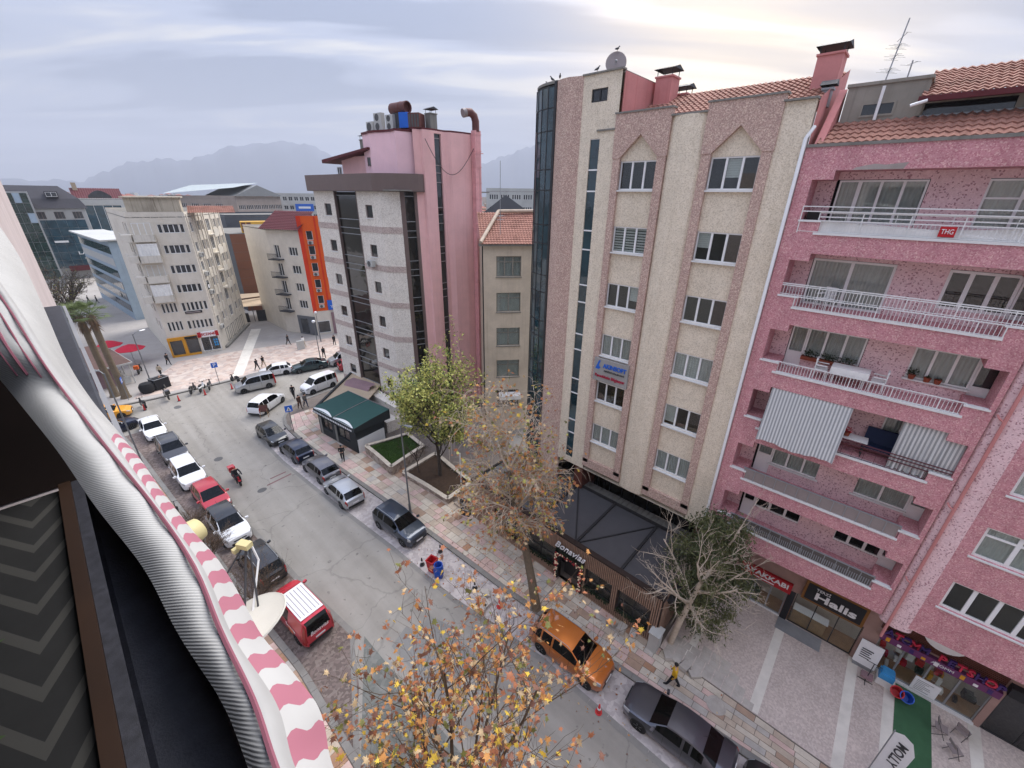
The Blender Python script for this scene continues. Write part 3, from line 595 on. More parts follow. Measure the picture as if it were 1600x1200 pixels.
def stripes(name,a,b,axis,per,duty=.5,skew=0.,coords='Object'):
    m=mat(name,a,.9,.08,3,stain=.12,coords='obj'); t=m.node_tree; n=t.nodes; l=t.links; bs=n['Principled BSDF']
    old=bs.inputs['Base Color'].links[0].from_socket
    tc_=n.new('ShaderNodeTexCoord'); sp=n.new('ShaderNodeSeparateXYZ'); l.new(tc_.outputs[coords],sp.inputs[0])
    def mm(op,x,y):
        q=n.new('ShaderNodeMath'); q.operation=op
        for i,v in enumerate((x,y)):
            if hasattr(v,'node'): l.new(v,q.inputs[i])
            else: q.inputs[i].default_value=v
        return q.outputs[0]
    v=mm('DIVIDE',sp.outputs[axis],per)
    if skew: v=mm('ADD',v,mm('MULTIPLY',sp.outputs[1],skew))
    f=mm('LESS_THAN',mm('FRACT',v,0),duty)
    q=n.new('ShaderNodeMix'); q.data_type='RGBA'; l.new(f,q.inputs[0]); l.new(old,q.inputs[6]); q.inputs[7].default_value=(*b,1); l.new(q.outputs[2],bs.inputs['Base Color']); return m
stripes('awning_stripe',(.62,.62,.61),(.30,.31,.31),0,.125)
def cloth(name,label,fr,w,h,drop,wave=.02,nx=40,ny=10,per=.5,curl=True):
    m=MB()
    for j in range(ny+1):
        t=j/ny
        for i in range(nx+1):
            x=w*i/nx; y=drop*t+wave*math.sin(2*PI*x/per+t*1.5)*t; z=-h*t+(.06*math.sin(x*3.1)*(t**6) if curl else 0)
            m.v.append((x,-y,z))
    for j in range(ny):
        for i in range(nx): a=j*(nx+1)+i; m.f.append((a,a+nx+1,a+nx+2,a+1)); m.m.append(0)
    o=m.build(name,'awning_stripe',smooth=80); o.matrix_world=fr; return o
o=cloth('striped_awning',0,T(*pb(1.2,.03,ZS[3]+HDR))@RZ(-PI/2),2.95,2.5,.5,.03); tag(o,'grey and white striped awning let down over the left half of a balcony','awning')
o=cloth('striped_curtain',0,T(*pb(5.75,.12,ZS[3]+HDR))@RZ(-PI/2),1.35,2.1,.0,.07,60,10,.22,False); tag(o,'bunched grey and white striped curtain at the right of the awning balcony','curtain')
o=cloth('striped_curtain',0,T(*pb(7.0,.15,ZS[3]+HDR-.3))@RZ(-PI/2),.56,1.4,.0,.02,20,6,.3,False); tag(o,'narrow flat striped curtain in the end bay of the awning balcony','curtain')
t=thing('balcony_table','small table with a pale cloth between striped awning and blue sheet','table',pb(4.5,.6,ZS[3]),-PI/2); MB().box(-.5,-.3,.66,.5,.3,.7).build('tabletop','curtain_white',t); [MB().tube([(x,y,0),(x,y,.67)],.025,6).build('leg','black_metal',t) for x in(-.42,.42) for y in(-.22,.22)]
t=thing('swing_sofa','navy blue covered garden sofa on the awning balcony','sofa',pb(5.35,.75,ZS[3]),-PI/2); MB().box(-.5,-.1,.35,.5,.35,.5).build('seat','navy',t); MB().obox((0,.36,.8),(.5,.05,.35),Matrix.Rotation(-.15,3,'X')).build('backrest','navy',t); [MB().box(x-.02,-.1,0,x+.02,.38,.36).build('leg','black_metal',t) for x in(-.46,.46)]
tag(MB().box(*pb(.55,.5,ZS[0]+.45),*pb(.95,.9,ZS[0]+.75)).build('dark_bag','sign_black',smooth=False),'dark bag on the ledge at the left end of the top balcony','bag')
o=bpy.data.objects['dark_bag']
MB().box(4.5,G-.9,.126,6.6,G-.02,.15).build('stone_mat','grey_metal',PB)
tag(MB().box(*pb(4.5,.02,ZS[0]+.1),*pb(4.9,-.02,ZS[0]+.42)).build('red_banner','plastic_red'),'red banner with white letters hung on the top balcony railing','banner'); text(bpy.data.objects['red_banner'],'THG',.22,'sign_white',T(20.475,-.85,ZS[0]+.26)@RZ(-PI/2),maxw=.3)
# drain pipe at the joint of the two buildings
pm=MB(); pm.tube([(20.38,3.92,5.6),(20.38,3.92,24.1),(20.7,3.8,24.5)],.07,8); 
tag(pm.build('drain_pipe','pvc_white',smooth=True),'long white drain pipe where the pink and the beige building meet','pipe')
# ================================================================ BEIGE PEBBLE BUILDING
mat('beige_dash',(.5,.45,.38),.9,.1,2,.4,.2,speck=(28,[(0,S(204,190,168,1.)),(.2,S(225,212,190,1.)),(.6,S(232,220,200,1.)),(.9,S(216,202,180,1.))]),stain=.3,dirt=(.78,.75,.71),streak=.35)
mat('brown_dash',(.3,.22,.2),.9,.1,2,.5,.2,speck=(28,[(0,S(172,144,134,1.)),(.3,S(190,160,148,1.)),(.62,S(204,177,162,1.)),(.85,S(220,198,180,1.))]),stain=.2,dirt=(.82,.78,.76))
AB=thing('pebble_office_block','beige and brown pebble-dashed office block with pointed gables and curved glass end','building',(20.5,14.05,0),-PI/2)
WZ=[22.36,19.38,16.46,13.54,10.55,7.6]
B1,B2=(2.45,4.37),(6.77,8.72); rc=[]
for z in WZ: rc+=[(*B1,z,z+1.28),(*B2,z,z+1.28)]
m=MB()
holes(m,2.1,4.75,6.0,25.45,[r for r in rc if r[0]<5],.12,.18); holes(m,6.4,9.1,6.0,25.45,[r for r in rc if r[0]>5],.12,.18)
holes(m,0,2.1,5.2,27.4,[(.62,1.18,5.6,24.7),(.5,1.4,26.25,26.8)],.03,.15)
m.box(9.1,0,5.2,10.15,.4,25.35); m.box(.0,.02,5.2,.02,8,27.4)
n=8; P_=[(4.8+1.6*i/n,.06-.22*math.sin(PI*i/n)**.6) for i in range(n+1)]; m.prism(P_+[(6.4,.4),(4.8,.4)],5.35,25.3)
m.quad((2.1,.12,6.0),(2.1,2,6.0),(9.1,2,6.0),(9.1,.12,6.0))
m.quad((0,.03,5.2),(0,2,5.2),(10.15,2,5.2),(10.15,.03,5.2)); m.build('wall','beige_dash',AB)
pm=MB()
for a,b in ((2.08,2.45),(4.37,4.78),(6.38,6.77),(8.72,9.12)): pm.box(a,-.06,5.9,b,.16,23.8)
for (a,b) in ((2.05,4.82),(6.35,9.15)):
    c=(a+b)/2; s0,s1=(B1 if a<5 else B2); y0,y1=-.09,.16
    vs=[(a,23.75),(s0-.02,23.75),(c,24.72),(s1+.02,23.75),(b,23.75),(b,25.62),(a,25.62)]
    pm.add([(x,y0,z) for x,z in vs]+[(x,y1,z) for x,z in vs],[(0,1,2,6),(2,5,6),(2,3,4,5),(1,0,7,8),(2,1,8,9),(3,2,9,10),(4,3,10,11),(5,4,11,12),(6,5,12,13),(0,6,13,7)])
    pm.box(a,-.06,5.55,b,.14,6.15); 
pm.build('brown_surround','brown_dash',AB)
for a,b,z in ((2.0,4.87,25.62),(6.3,9.2,25.62),(4.8,6.36,25.3),(9.1,10.2,25.35),(-.05,2.15,27.4),(1.0,2.05,25.0)): MB().box(a,-.14 if z<27 and a!=1. else -.05,z,b,.3 if a!=1. else .03,z+.07).build('coping','concrete',AB)
for z in WZ:
    for (a,b) in (B1,B2):
        q=(z,a); cu=None
        if q in ((WZ[1],B1[0]),): cu='curtain_white'
        if q in ((WZ[3],B1[0]),(WZ[3],B2[0])): cu='curtain_grey'
        if z==WZ[5]: cu='curtain_grey'
        if q==(WZ[1],B1[0]): cu=None
        f_=window(AB,I4,a,b,z,z+1.28,.16,3,fw=.065,sill=.04,curt=cu)
        bl={(WZ[1],B1[0]):(0,3,.06),(WZ[3],B2[0]):(0,2,.1),(WZ[2],B1[0]):(2,3,.5),(WZ[4],B2[0]):(0,1,.3),(WZ[0],B2[0]):(1,2,.55),(WZ[1],B2[0]):(0,1,.6)}.get(q)
        if bl:
            mb_=MB(); w_=(b-a)/3; zz_=1.2
            while zz_>bl[2]: mb_.box(w_*bl[0]+.04,.09,zz_-.085,w_*bl[1]-.04,.1,zz_); zz_-=.13 if bl[2]<.2 else .09
            mb_.build('blind','curtain_white',f_)
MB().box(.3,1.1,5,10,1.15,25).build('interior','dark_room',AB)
window(AB,I4,.5,1.4,26.25,26.8,.08,2,fm='black_metal',gm='glass_dark')
zz=5.6; f=0
while zz<24.65:
    hh=(1.95,1.0)[f%2]; z1=min(24.7,zz+hh); MB().box(.62,.1,zz+.03,1.18,.12,z1-.03).build('slit_pane','glass_teal',AB); MB().box(.6,.06,z1-.035,1.2,.12,z1+.035).build('slit_transom','pvc_white',AB); zz=z1; f+=1
# curved brown column and glass end (facade coordinates: s=14.05-u, d=v-20.5)
n=8; P_=[(-1.65*i/n,.02-.28*math.sin(PI*i/n)) for i in range(n+1)]; m=MB(); m.prism(P_[::-1]+[(0,1.5),(-1.65,1.5)],.12,27.42); m.build('curved_column','brown_dash',AB,smooth=30)
arc=[(-1.65-2.3*math.sin(R(t)),1.7-1.7*math.cos(R(t))) for t in range(0,101,14)]
lv=[.2]; f=0
while lv[-1]<27.2: lv.append(min(27.25,lv[-1]+(1.85,1.05)[f%2])); f+=1
for a,b in zip(arc,arc[1:]):
    me_={}
    for z0,z1 in zip(lv,lv[1:]):
        k=round(z1-z0,2)
        if k not in me_:
            dx_,dy_=b[0]-a[0],b[1]-a[1]; me_[k]=MB().quad((dx_*.985,dy_*.985,.03),(dx_*.015,dy_*.015,.03),(dx_*.015,dy_*.015,k-.03),(dx_*.985,dy_*.985,k-.03)).mesh('glass_pane','glass_teal')
        ob('glass_pane',me_[k],AB,T(a[0],a[1],z0))
fm_=MB(); 
for q in arc[::-1]: fm_.tube([(q[0],q[1],.12),(q[0],q[1],27.3)],.035,5)
for z in lv: fm_.tube([(q[0],q[1],z) for q in arc],.03,5)
fm_.box(-1.75,-.06,.12,-1.6,.2,27.42); fm_.build('curtain_wall_frame','black_metal',AB)
m=MB(); m.prism([(x*.99,y+.03) for x,y in arc]+[(0,3.3),(0,.2)],.12,27.3); m.build('glass_core','dark_room',AB); m=MB(); m.prism(arc[::-1]+[(0,3.5),(0,.1)],27.35,27.47); m.build('tower_roof','concrete',AB)
m=MB(); m.box(2.07,.3,25.0,2.12,4.2,27.38); m.box(0,4.15,25,2.1,4.25,27.4); m.build('tower_side','pink_plaster',AB); MB().box(0,.2,27.3,2.1,4.2,27.42).build('tower_roof','concrete',AB)
tr_=MB(); tile_roof(tr_,2.2,10.2,.35,25.25,4.5,26.9); tr_.build('roof_tiles','roof_tile',AB,kind='stuff')
MB().add([(10.2,.2,23.8),(10.2,.2,25.4),(10.2,4.5,27),(10.2,4.5,23.8)],[(0,1,2,3)]).build('gable_wall','pink_plaster',AB)
def chimney(label,loc,w,d,h,mt='pink_plaster',name='chimney',cap=.35):
    t=thing(name,label,'chimney',loc,-PI/2); MB().box(-w/2,-d/2,0,w/2,d/2,h).build('stack',mt,t); MB().box(-w/2-.05,-d/2-.05,h,w/2+.05,d/2+.05,h+.07).build('stack_cap',mt,t)
    m=MB(); m.add([(-w/2-.12,-d/2-.12,h+cap),(w/2+.12,-d/2-.12,h+cap),(w/2+.12,0,h+cap+.18),(-w/2-.12,0,h+cap+.18),(-w/2-.12,d/2+.12,h+cap),(w/2+.12,d/2+.12,h+cap)],[(0,1,2,3),(3,2,5,4),(0,3,4),(1,5,2)]); m.build('cowl','dark_grey',t)
    [MB().tube([(x,y,h),(x,y,h+cap+.05)],.02,5).build('cowl_leg','dark_grey',t) for x in(-w/2+.05,w/2-.05) for y in(-d/2+.05,d/2-.05)]; return t
chimney('pink chimney with tilted cap next to the beige stair tower',(24.0,11.35,25.6),.85,.9,1.9); chimney('low pink chimney behind the tilted-cap one',(25.2,11.0,25.9),.8,.8,1.0)
chimney('big pink chimney with dark hood at the joint of the two roofs',(23.3,4.3,25.4),.85,.9,1.75,cap=.3); chimney('small grey vent hood below the big pink chimney',(22.2,3.95,25.3),.3,.3,.55,mt='grey_metal',cap=.15)
# AKINSOFT sign
t=MB().box(2.3,-.2,12.0,4.5,-.07,13.42).build('office_sign','shop_grey',AB); 
MB().add([(2.4,-.215,12.75),(2.6,-.215,13.3),(2.72,-.215,13.3),(2.62,-.215,13.0),(2.75,-.215,12.85),(2.62,-.215,12.75)],[(0,1,2,3,4,5)]).build('logo','sign_blue',t)
text(t,'AKINSOFT',.36,'sign_blue',T(3.65,-.215,13.02),maxw=1.5,bold=.012); text(t,'DENİZLİ BÖLGE BAYİ',.13,'dark_grey',T(3.65,-.215,12.72),maxw=1.3); text(t,'Pamukkale Bilgisayar',.25,'sign_crimson',T(3.4,-.215,12.35),maxw=1.95,bold=.004)
# ground floor under the overhang
MB().box(-1.6,2.0,.1,10.15,2.1,5.2).build('ground_floor_glass','glass_brown',AB); m=MB(); [m.box(x,1.93,.1,x+.06,2.02,5.2) for x in [.4+i*.95 for i in range(11)]]; m.build('shopfront_posts','black_metal',AB)
MB().box(1.35,.2,.1,2.0,2,5.6).build('brown_pier','brown_slat',AB); MB().box(9.6,.5,.1,10.1,2,5.2).build('brown_pier','brown_slat',AB)
# satellite dish on the tower
def dish(label,loc,r,rz,tilt,mt='panel_grey'):
    t=thing('satellite_dish',label,'satellite dish',loc,rz); Mx=Matrix.Rotation(tilt,4,'X')
    m=MB(); m.lathe([(r*q,r*.28*q*q-.28*r) for q in(.001,.25,.5,.75,.92,1)]+[(r,.0),(r*.99,.015)],n=24); m.build('reflector',mt,t,smooth=60,mw=T(0,0,r*1.05)@Mx)
    m=MB(); m.tube([(0,0,0),(0,.0,r*.75)],.035,6); m.build('mast','grey_metal',t); m=MB(); m.tube([(0,0,-.28*r),(0,-r*.3,r*.75)],.015,5); m.lathe([(.05,r*.7),(.05,r*.85),(.02,r*.9)],(0,-r*.25,0),8); m.build('feed_arm','grey_metal',t,mw=T(0,0,r*1.05)@Mx); return t
dish('grey satellite dish on the roof of the beige stair tower',(21.6,13.0,27.45),.5,R(-59),R(75))
def pigeon(loc,rz,i):
    t=thing('pigeon',['pigeon at the far left edge of the curved glass roof','second pigeon from the left on the curved glass roof','third pigeon on the curved glass roof','pigeon on the coping right before the stair tower','pigeon perched on top of the roof satellite dish'][i],'bird',loc,rz,'pigeons on the roof')
    t.scale=(.75,.75,.75)
    m=MB(); m.tube([(-.2,0,.1),(-.12,0,.12),(0,0,.15),(.08,0,.19),(.11,0,.25),(.14,0,.29),(.18,0,.29),(.22,0,.275)],[.012,.045,.075,.065,.035,.035,.03,.006],7); m.build('body','dark_grey',t,smooth=80)
    m=MB(); [m.tube([(.02,y,.12),(.02,y,0)],.008,4) for y in(-.03,.03)]; m.build('legs','pot',t)
for i,(u,v,z) in enumerate(((17.0,21.4,27.5),(16.2,20.75,27.5),(15.6,20.6,27.5),(13.4,20.6,27.5),(13.0,21.6,28.42))): pigeon((v,u,z),R(100+60*i),i)
# TV aerials
def aerial(label,loc,h,arms,rz=0):
    t=thing('tv_aerial',label,'aerial',loc,rz); m=MB(); m.tube([(0,0,0),(0,0,h)],.025,5); m.build('mast','grey_metal',t)
    for z,l,n in arms:
        m=MB(); m.tube([(-l/2,0,z),(l/2,0,z)],.012,4)
        for i in range(n): x=-l/2+l*i/max(1,n-1); w=.12+.12*(i%3); m.tube([(x,-w,z),(x,w,z)],.007,4)
        m.build('antenna_array','grey_metal',t)
    return t
aerial('tall leaning television aerial with several arrays above the attic',(25,2.6,25.9),2.6,[(2.0,.8,1),(1.7,.5,6),(1.35,.6,5),(.9,.5,6),(.4,.7,5)],.4); aerial('short television aerial right of the tall leaning one',(25,1.9,25.9),1.1,[(1.0,.5,2),(.5,.4,4)],.8)
bpy.data.objects['tv_aerial'].rotation_euler=(R(6),R(6),.4)
# ================================================================ GRANITE TOWER WITH PINK SIDE
mat('granite',(.5,.46,.4),.7,.1,1.5,.1,.3,speck=(22,[(0,S(196,186,174,1.)),(.25,S(224,216,204,1.)),(.65,S(232,225,214,1.))]),stain=.3,dirt=(.78,.75,.7),streak=.25)
mat('granite_band',(.3,.25,.23),.75,.1,2,.2,.3,speck=(20,[(0,S(166,148,140,1.)),(.4,S(192,174,165,1.)),(.75,S(206,190,181,1.))]),stain=.2)
mat('brown_metal',S(120,102,96,.85),.45,.08,1.5,0,.4,streak=.3,dirt=(.8,.78,.76)); mat('pink_wall',S(232,184,180,1.),.8,.08,1.2,.05,streak=.35,dirt=(.8,.72,.72)); mat('pink_bright',S(240,200,206,1.),.8,.06,1.2)
mat('duct_pink',S(226,164,164,1.),.5,.15,3,.05,.4,streak=.4); mat('duct_rust',S(120,70,64,.7),.6,.25,4,.1,.4); mat('ac_white',S(205,205,200,.78),.5,.06,3,stain=.2); mat('fan_grey',(.10,.10,.10),.6,.2,6)
BO=(20.3,45.6)
TB=thing('granite_glass_tower','tall granite and dark glass block with pink rounded side and brown roof band','building',(BO[0],BO[1],0),0)
FB=RZ(R(-85)); zb=[19.1-3.4*k for k in range(6)]; rcs=[]
for k in range(6): z=20.05-3.4*k; rcs+=[(1.65,2.8,z,z+1.1),(8.43,9.45,z,z+1.1)]
holes(MB(),0,3.6,1.5,22.3,[r for r in rcs if r[0]<3],0,.2).build('wall','granite',TB,mw=FB); holes(MB(),7.25,10.62,1.5,22.3,[r for r in rcs if r[0]>3],0,.2).build('wall','granite',TB,mw=FB)
for z in zb+[1.55]: MB().box(-.02,-.035,z-.27,3.6,.05,z+.27).build('stone_band','granite_band',TB,mw=FB); MB().box(7.25,-.035,z-.27,10.64,.05,z+.27).build('stone_band','granite_band',TB,mw=FB)
for k,r in enumerate(rcs): window(TB,FB,*r,d=.1,n=1,fm='brown_metal',gm='glass_dark',fw=.07,sill=.05)
for k in range(6):
    z=3.4*k+2.05
    for z0,z1 in ((z-.55,z-.02),(z+.02,z+.75),(z+.8,z+2.8)): MB().box(3.64,.22,z0,7.2,.24,z1).build('curtain_wall_pane','glass_brown',TB,mw=FB)
fm_=MB(); fm_.box(3.58,-.02,1.5,3.68,.3,22.3); fm_.box(7.18,-.02,1.5,7.28,.3,22.3); fm_.build('strip_frame','brown_metal',TB,mw=FB); fm_=MB()
for k in range(7):
    for q in (-.55,0,.78): fm_.box(3.66,.17,3.4*k+2.05+q-.03,7.2,.23,3.4*k+2.05+q+.03)
fm_.build('strip_transoms','grey_metal',TB,mw=FB)
def L2(u,v): return (v-BO[0],u-BO[1])
c0=FB@Vector((10.62,0,0)); A0=(c0.x,c0.y); A1=L2(33.55,22.35); A2=L2(33.0,23.75)
fr=frseg(A0,A1); Lc=math.dist(A0,A1); holes(MB(),0,Lc,1.5,22.3,[]).build('chamfer_wall','granite',TB,mw=fr); [MB().box(.02,-.035,z-.27,Lc-.02,.05,z+.27).build('stone_band','granite_band',TB,mw=fr) for z in zb+[1.55]]
fr=frseg(A1,A2); Lc=math.dist(A1,A2); holes(MB(),0,Lc,0,23,[(.4,1.25,1,22.3)],0,.3).build('strip_wall','brown_metal',TB,mw=fr)
for k in range(7):
    z=3.4*k+2.05
    for z0,z1 in ((z-.55,z-.02),(z+.02,z+.75),(z+.8,min(22.2,z+2.8))): MB().box(.4,.2,z0,1.25,.22,z1).build('curtain_wall_pane','glass_brown',TB,mw=fr)
tm=MB(); [tm.box(.38,.15,3.4*k+2.05+q-.03,1.27,.2,3.4*k+2.05+q+.03) for k in range(7) for q in(-.55,0,.78)]; tm.build('strip_transoms','grey_metal',TB,mw=fr)
PK=[L2(*q) for q in ((33.0,23.75),(32.75,24.3),(32.45,24.35),(32.3,25.1),(32.35,26.55),(32.0,27.0),(31.75,28.3),(31.7,29.4),(31.8,30.2))]
m=MB(); TOPB=27.0
for i,(a,b) in enumerate(zip(PK,PK[1:])):
    if i==3: continue
    m.quad((a[0],a[1],0),(b[0],b[1],0),(b[0],b[1],TOPB),(a[0],a[1],TOPB))
m.quad((PK[-1][0],PK[-1][1],0),(PK[-1][0]+.3,PK[-1][1]+8,0),(PK[-1][0]+.3,PK[-1][1]+8,TOPB),(PK[-1][0],PK[-1][1],TOPB)); m.build('pink_side','pink_wall',TB)
fr=frseg(PK[3],PK[4]); Lc=math.dist(PK[3],PK[4]); holes(MB(),0,Lc,0,TOPB,[(.35,1.1,.5,26.8)],0,.2).build('pink_side','pink_wall',TB,mw=fr)
z=.6; f=0
while z<26.7: z1=min(26.8,z+(2.05,.75,.6)[f%3]); MB().box(.36,.16,z+.02,1.09,.18,z1-.02).build('curtain_wall_pane','glass_dark' if z<21.5 else 'window_dim',TB,mw=fr); MB().box(.35,.1,z1-.03,1.1,.16,z1+.03).build('transom','panel_grey',TB,mw=fr); z=z1; f+=1
# brown band, terrace, penthouse
m=MB(); Bp=[(-.35,-.45),(10.4,-.45),(12.2,.5),(13.3,2.2),(13.3,3.2),(-.35,3.2)]
m.prism(Bp,22.25,22.3); 
for a,b in zip(Bp,Bp[1:]): m.quad((*a,22.25),(*b,22.25),(*b,23.65),(*a,23.65)); d_=Vector((b[0]-a[0],b[1]-a[1])).normalized(); nx_,ny_=-d_.y*.12,d_.x*.12; m.quad((*a,23.65),(*b,23.65),(b[0]+nx_,b[1]+ny_,23.65),(a[0]+nx_,a[1]+ny_,23.65)); m.quad((b[0]+nx_,b[1]+ny_,22.3),(a[0]+nx_,a[1]+ny_,22.3),(a[0]+nx_,a[1]+ny_,23.65),(b[0]+nx_,b[1]+ny_,23.65))
m.build('roof_band','brown_metal',TB,mw=FB)
MB().box(-.2,0,22.3,13,12,22.4).build('terrace','concrete',TB,mw=FB)
m=MB(); m.box(3.2,1.6,22.4,8.3,9,25.2); m.build('penthouse','pink_wall',TB,mw=FB)
m=MB(); m.add([(1.4,.6,25.0),(8.6,.8,25.75),(8.6,9,25.75),(1.4,9,25.0),(1.4,.6,24.7),(8.6,.8,25.6),(8.6,9,25.6),(1.4,9,24.7)],[(0,1,2,3),(0,4,5,1),(1,5,6,2),(2,6,7,3),(3,7,4,0),(4,7,6,5)]); m.build('penthouse_roof','maroon',TB,mw=FB)
m=MB(); n=7; P_=[(7.2+.8*i,1.2+.22*math.cos(i*1.3)) for i in range(n)]; m.prism(P_+[(12.9,3.4),(12.9,9),(7.2,9)],22.4,TOPB-.2); m.build('bulkhead','pink_bright',TB,mw=FB); m=MB(); m.prism([(x-.03,y-.08) for x,y in P_]+[(13,3.4),(13,9.1),(7.1,9.1)],TOPB-.2,TOPB-.03); m.build('bulkhead_coping','maroon',TB,mw=FB)
window(TB,FB,8.0,8.5,24.3,25.0,1.1,1,fm='brown_metal',gm='glass_dark'); window(TB,FB,2.4,3.1,22.5,24.4,1.5,2,gm='window_dim',name='terrace_door')
MB().prism(PK+[(PK[-1][0],PK[-1][1]+8),(PK[0][0],PK[0][1]+8)],TOPB-.02,TOPB+.12).build('parapet','maroon',TB)
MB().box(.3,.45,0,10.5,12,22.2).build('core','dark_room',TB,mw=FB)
def wl(f,s,d,z): p=f@Vector((s,d,z)); return (p.x+BO[0],p.y+BO[1],p.z)
# rooftop machinery: each a thing
def acu(label,loc,rz,fans=1,w=.95,h=.8,dp=.38,grp='air conditioner units on the tower roof'):
    t=thing('air_conditioner',label,'air conditioner',loc,rz,grp); MB().box(-w/2,-dp/2,.06,w/2,dp/2,h).build('casing','ac_white',t); MB().box(-w/2+.1,-dp/2+.05,0,w/2-.1,dp/2-.05,.06).build('feet','dark_grey',t)
    for k in range(fans):
        z=h*(k+.5)/fans+.02; r=min(w*.36,h/fans*.4); MB().lathe([(r,0),(r,.02),(r*.9,.03),(r*.3,.01),(.001,.02)],n=16).build('fan','fan_grey',t,mw=T(-w*.08,-dp/2-.0,z)@Matrix.Rotation(PI/2,4,'X'))
    return t
rzB=R(-85)
acu('single-fan air conditioner at the left of the tower roof row',wl(FB,7.9,2.0,27.0),rzB); acu('tall two-fan air conditioner in the middle of the tower roof row',wl(FB,9.1,2.0,27.0),rzB,2,1.05,1.35); acu('two-fan air conditioner right of the tall one on the tower roof',wl(FB,10.4,2.2,27.0),rzB,2,.95,1.15); acu('narrow air conditioner behind the single-fan unit on the tower roof',wl(FB,8.4,2.7,27.0),rzB,1,.5,1.1); acu('slim box unit at the left end of the tower roof row',wl(FB,7.3,2.4,27.0),rzB,1,.4,.85)
t=thing('rust_duct','fat rust-brown exhaust cylinder lying on the tower roof machinery','duct',wl(FB,11.2,2.6,28.6),R(-85)); MB().lathe([(.42,-1.0),(.45,-.95),(.45,.2),(.47,.22),(.47,.3),(.45,.32),(.45,1.0),(.38,1.0),(.36,.7),(.001,.7)],n=16,axis='x').build('cylinder','duct_rust',t,smooth=40); MB().box(-.6,-.3,-1.5,.6,.3,-.35).build('cradle','dark_grey',t)
t=thing('blue_fan_box','blue ventilation box with open dark grilles on the tower roof','ventilator',wl(FB,12.3,2.9,27.1),R(-60)); MB().box(-.9,-.6,0,-.1,.6,1.1).build('blue_casing','sign_blue',t); m=MB(); m.box(-.1,-.6,0,.9,.6,1.05); m.build('dark_casing','duct_rust',t); m=MB(); [m.box(-.05+.25*i,-.62,.05,.1+.25*i,-.6,.95) for i in range(4)]; m.build('grille','fan_grey',t)
chimney('white-capped small chimney above the penthouse roof',wl(FB,6.4,2.4,25.4),.9,.9,1.1,mt='concrete'); chimney('grey chimney at the back of the tower roof machinery',wl(FB,13.2,4.2,27.0),.7,.7,1.2,mt='concrete')
t=thing('pink_flue','tall pink square flue with bent round outlet climbing the pink side','flue',(29.45,31.45,0),0)
fl_=MB(); z=1.0
while z<27.2: fl_.box(-.35,-.32,z,.35,.2,min(z+1.28,27.3)); fl_.box(-.38,-.35,z-.03,.38,.22,z+.03); z+=1.3
fl_.build('flue_duct','duct_pink',t); m=MB(); m.tube([(0,-.05,27.2),(0,-.05,28.0),(-.12,0,28.4),(-.45,.1,28.65),(-.9,.2,28.6)],.33,12); m.build('elbow','duct_rust',t,smooth=60); m=MB(); m.tube([(-.9,.2,28.6),(-1.2,.27,28.52)],.35,12); m.build('outlet','panel_grey',t,smooth=60)
m=MB(); [m.box(-.6,-.36,z,.6,-.3,z+.06) for z in (4,9,14,19.5,25.5)]; m.build('clamps','duct_pink',t)
pts=[]; 
for i in range(17): q=i/16; pts.append((24.4+5.0*q,32.2-.9*q,26.3-2.9*math.sin(PI*q)*(1-.2*q)))
tag(MB().tube(pts,.025,5).build('hanging_cable','black_metal'),'black cable sagging across the pink side of the tower','cable')
acu('window air conditioner hung under a tower window',wl(FB,8.75,-.35,15.75),R(-85),1,.85,.6,.35,None)
# window posters on the tower
for k,(s,c,lbl) in enumerate(((1.75,2,'white'),(8.5,2,'white'))):
    pass
# ================================================================ OLD HOUSE IN THE GAP
mat('old_plaster',S(206,192,172,1.),.92,.16,1.1,.2,.15,streak=.45,stain=.55,dirt=(.72,.68,.64)); mat('old_frame',S(170,164,152,.7),.7,.12,4)
hp=(25.6,26.5); hq=(25.6+.766*6.5,26.5-.643*6.5); HB=thing('old_house','old plastered house with red tiled hip roof squeezed between the taller blocks','building',(hp[0],hp[1],0),math.atan2(hq[1]-hp[1],hq[0]-hp[0]))
hw=[(1.0,3.2,z,z+1.75) for z in (15.55,12.4,9.15,5.95,2.8)]
m=holes(MB(),-.1,5.2,0,18.3,hw,0,.22); m.quad((-.1,0,0),(-.1,0,18.3),(-.1,9,18.3),(-.1,9,0)); m.quad((5.2,0,0),(5.2,9,0),(5.2,9,18.3),(5.2,0,18.3)); m.build('wall','old_plaster',HB)
for i,r in enumerate(hw): window(HB,I4,*r,d=.12,n=2 if i else 3,tr=.72,fm='old_frame',gm='window_glass',fw=.07,sill=.08,curt=('curtain_grey','curtain_white','curtain_white','curtain_white',None)[i],smat='concrete')
MB().box(-.2,.5,0,5.1,.55,18.2).build('interior','dark_room',HB)
tr_=MB(); tile_roof(tr_,-.35,5.6,-.35,18.3,4.4,20.6); m2=MB(); tr_.build('roof_tiles','roof_tile',HB,kind='stuff')
m=MB(); m.tube([(-.35,-.35,18.45),(1.6,4.0,20.75)],.16,7); m.tube([(1.6,4.0,20.75),(5.4,4.4,20.8)],.16,7); m.build('ridge_tiles','tile_beige',HB,smooth=60)
MB().box(-.5,-.3,18.15,5.5,.1,18.33).build('eave','concrete',HB)
aerial('lone whip aerial on the red hip roof in the gap',(27.0,26.0,19.0),5.6,[(1.5,1.2,7),(1.2,.9,5)],.3)
MB().box(1.2,-1.0,3.9,3.3,-.0,4.3).build('window_awning','curtain_white',HB)
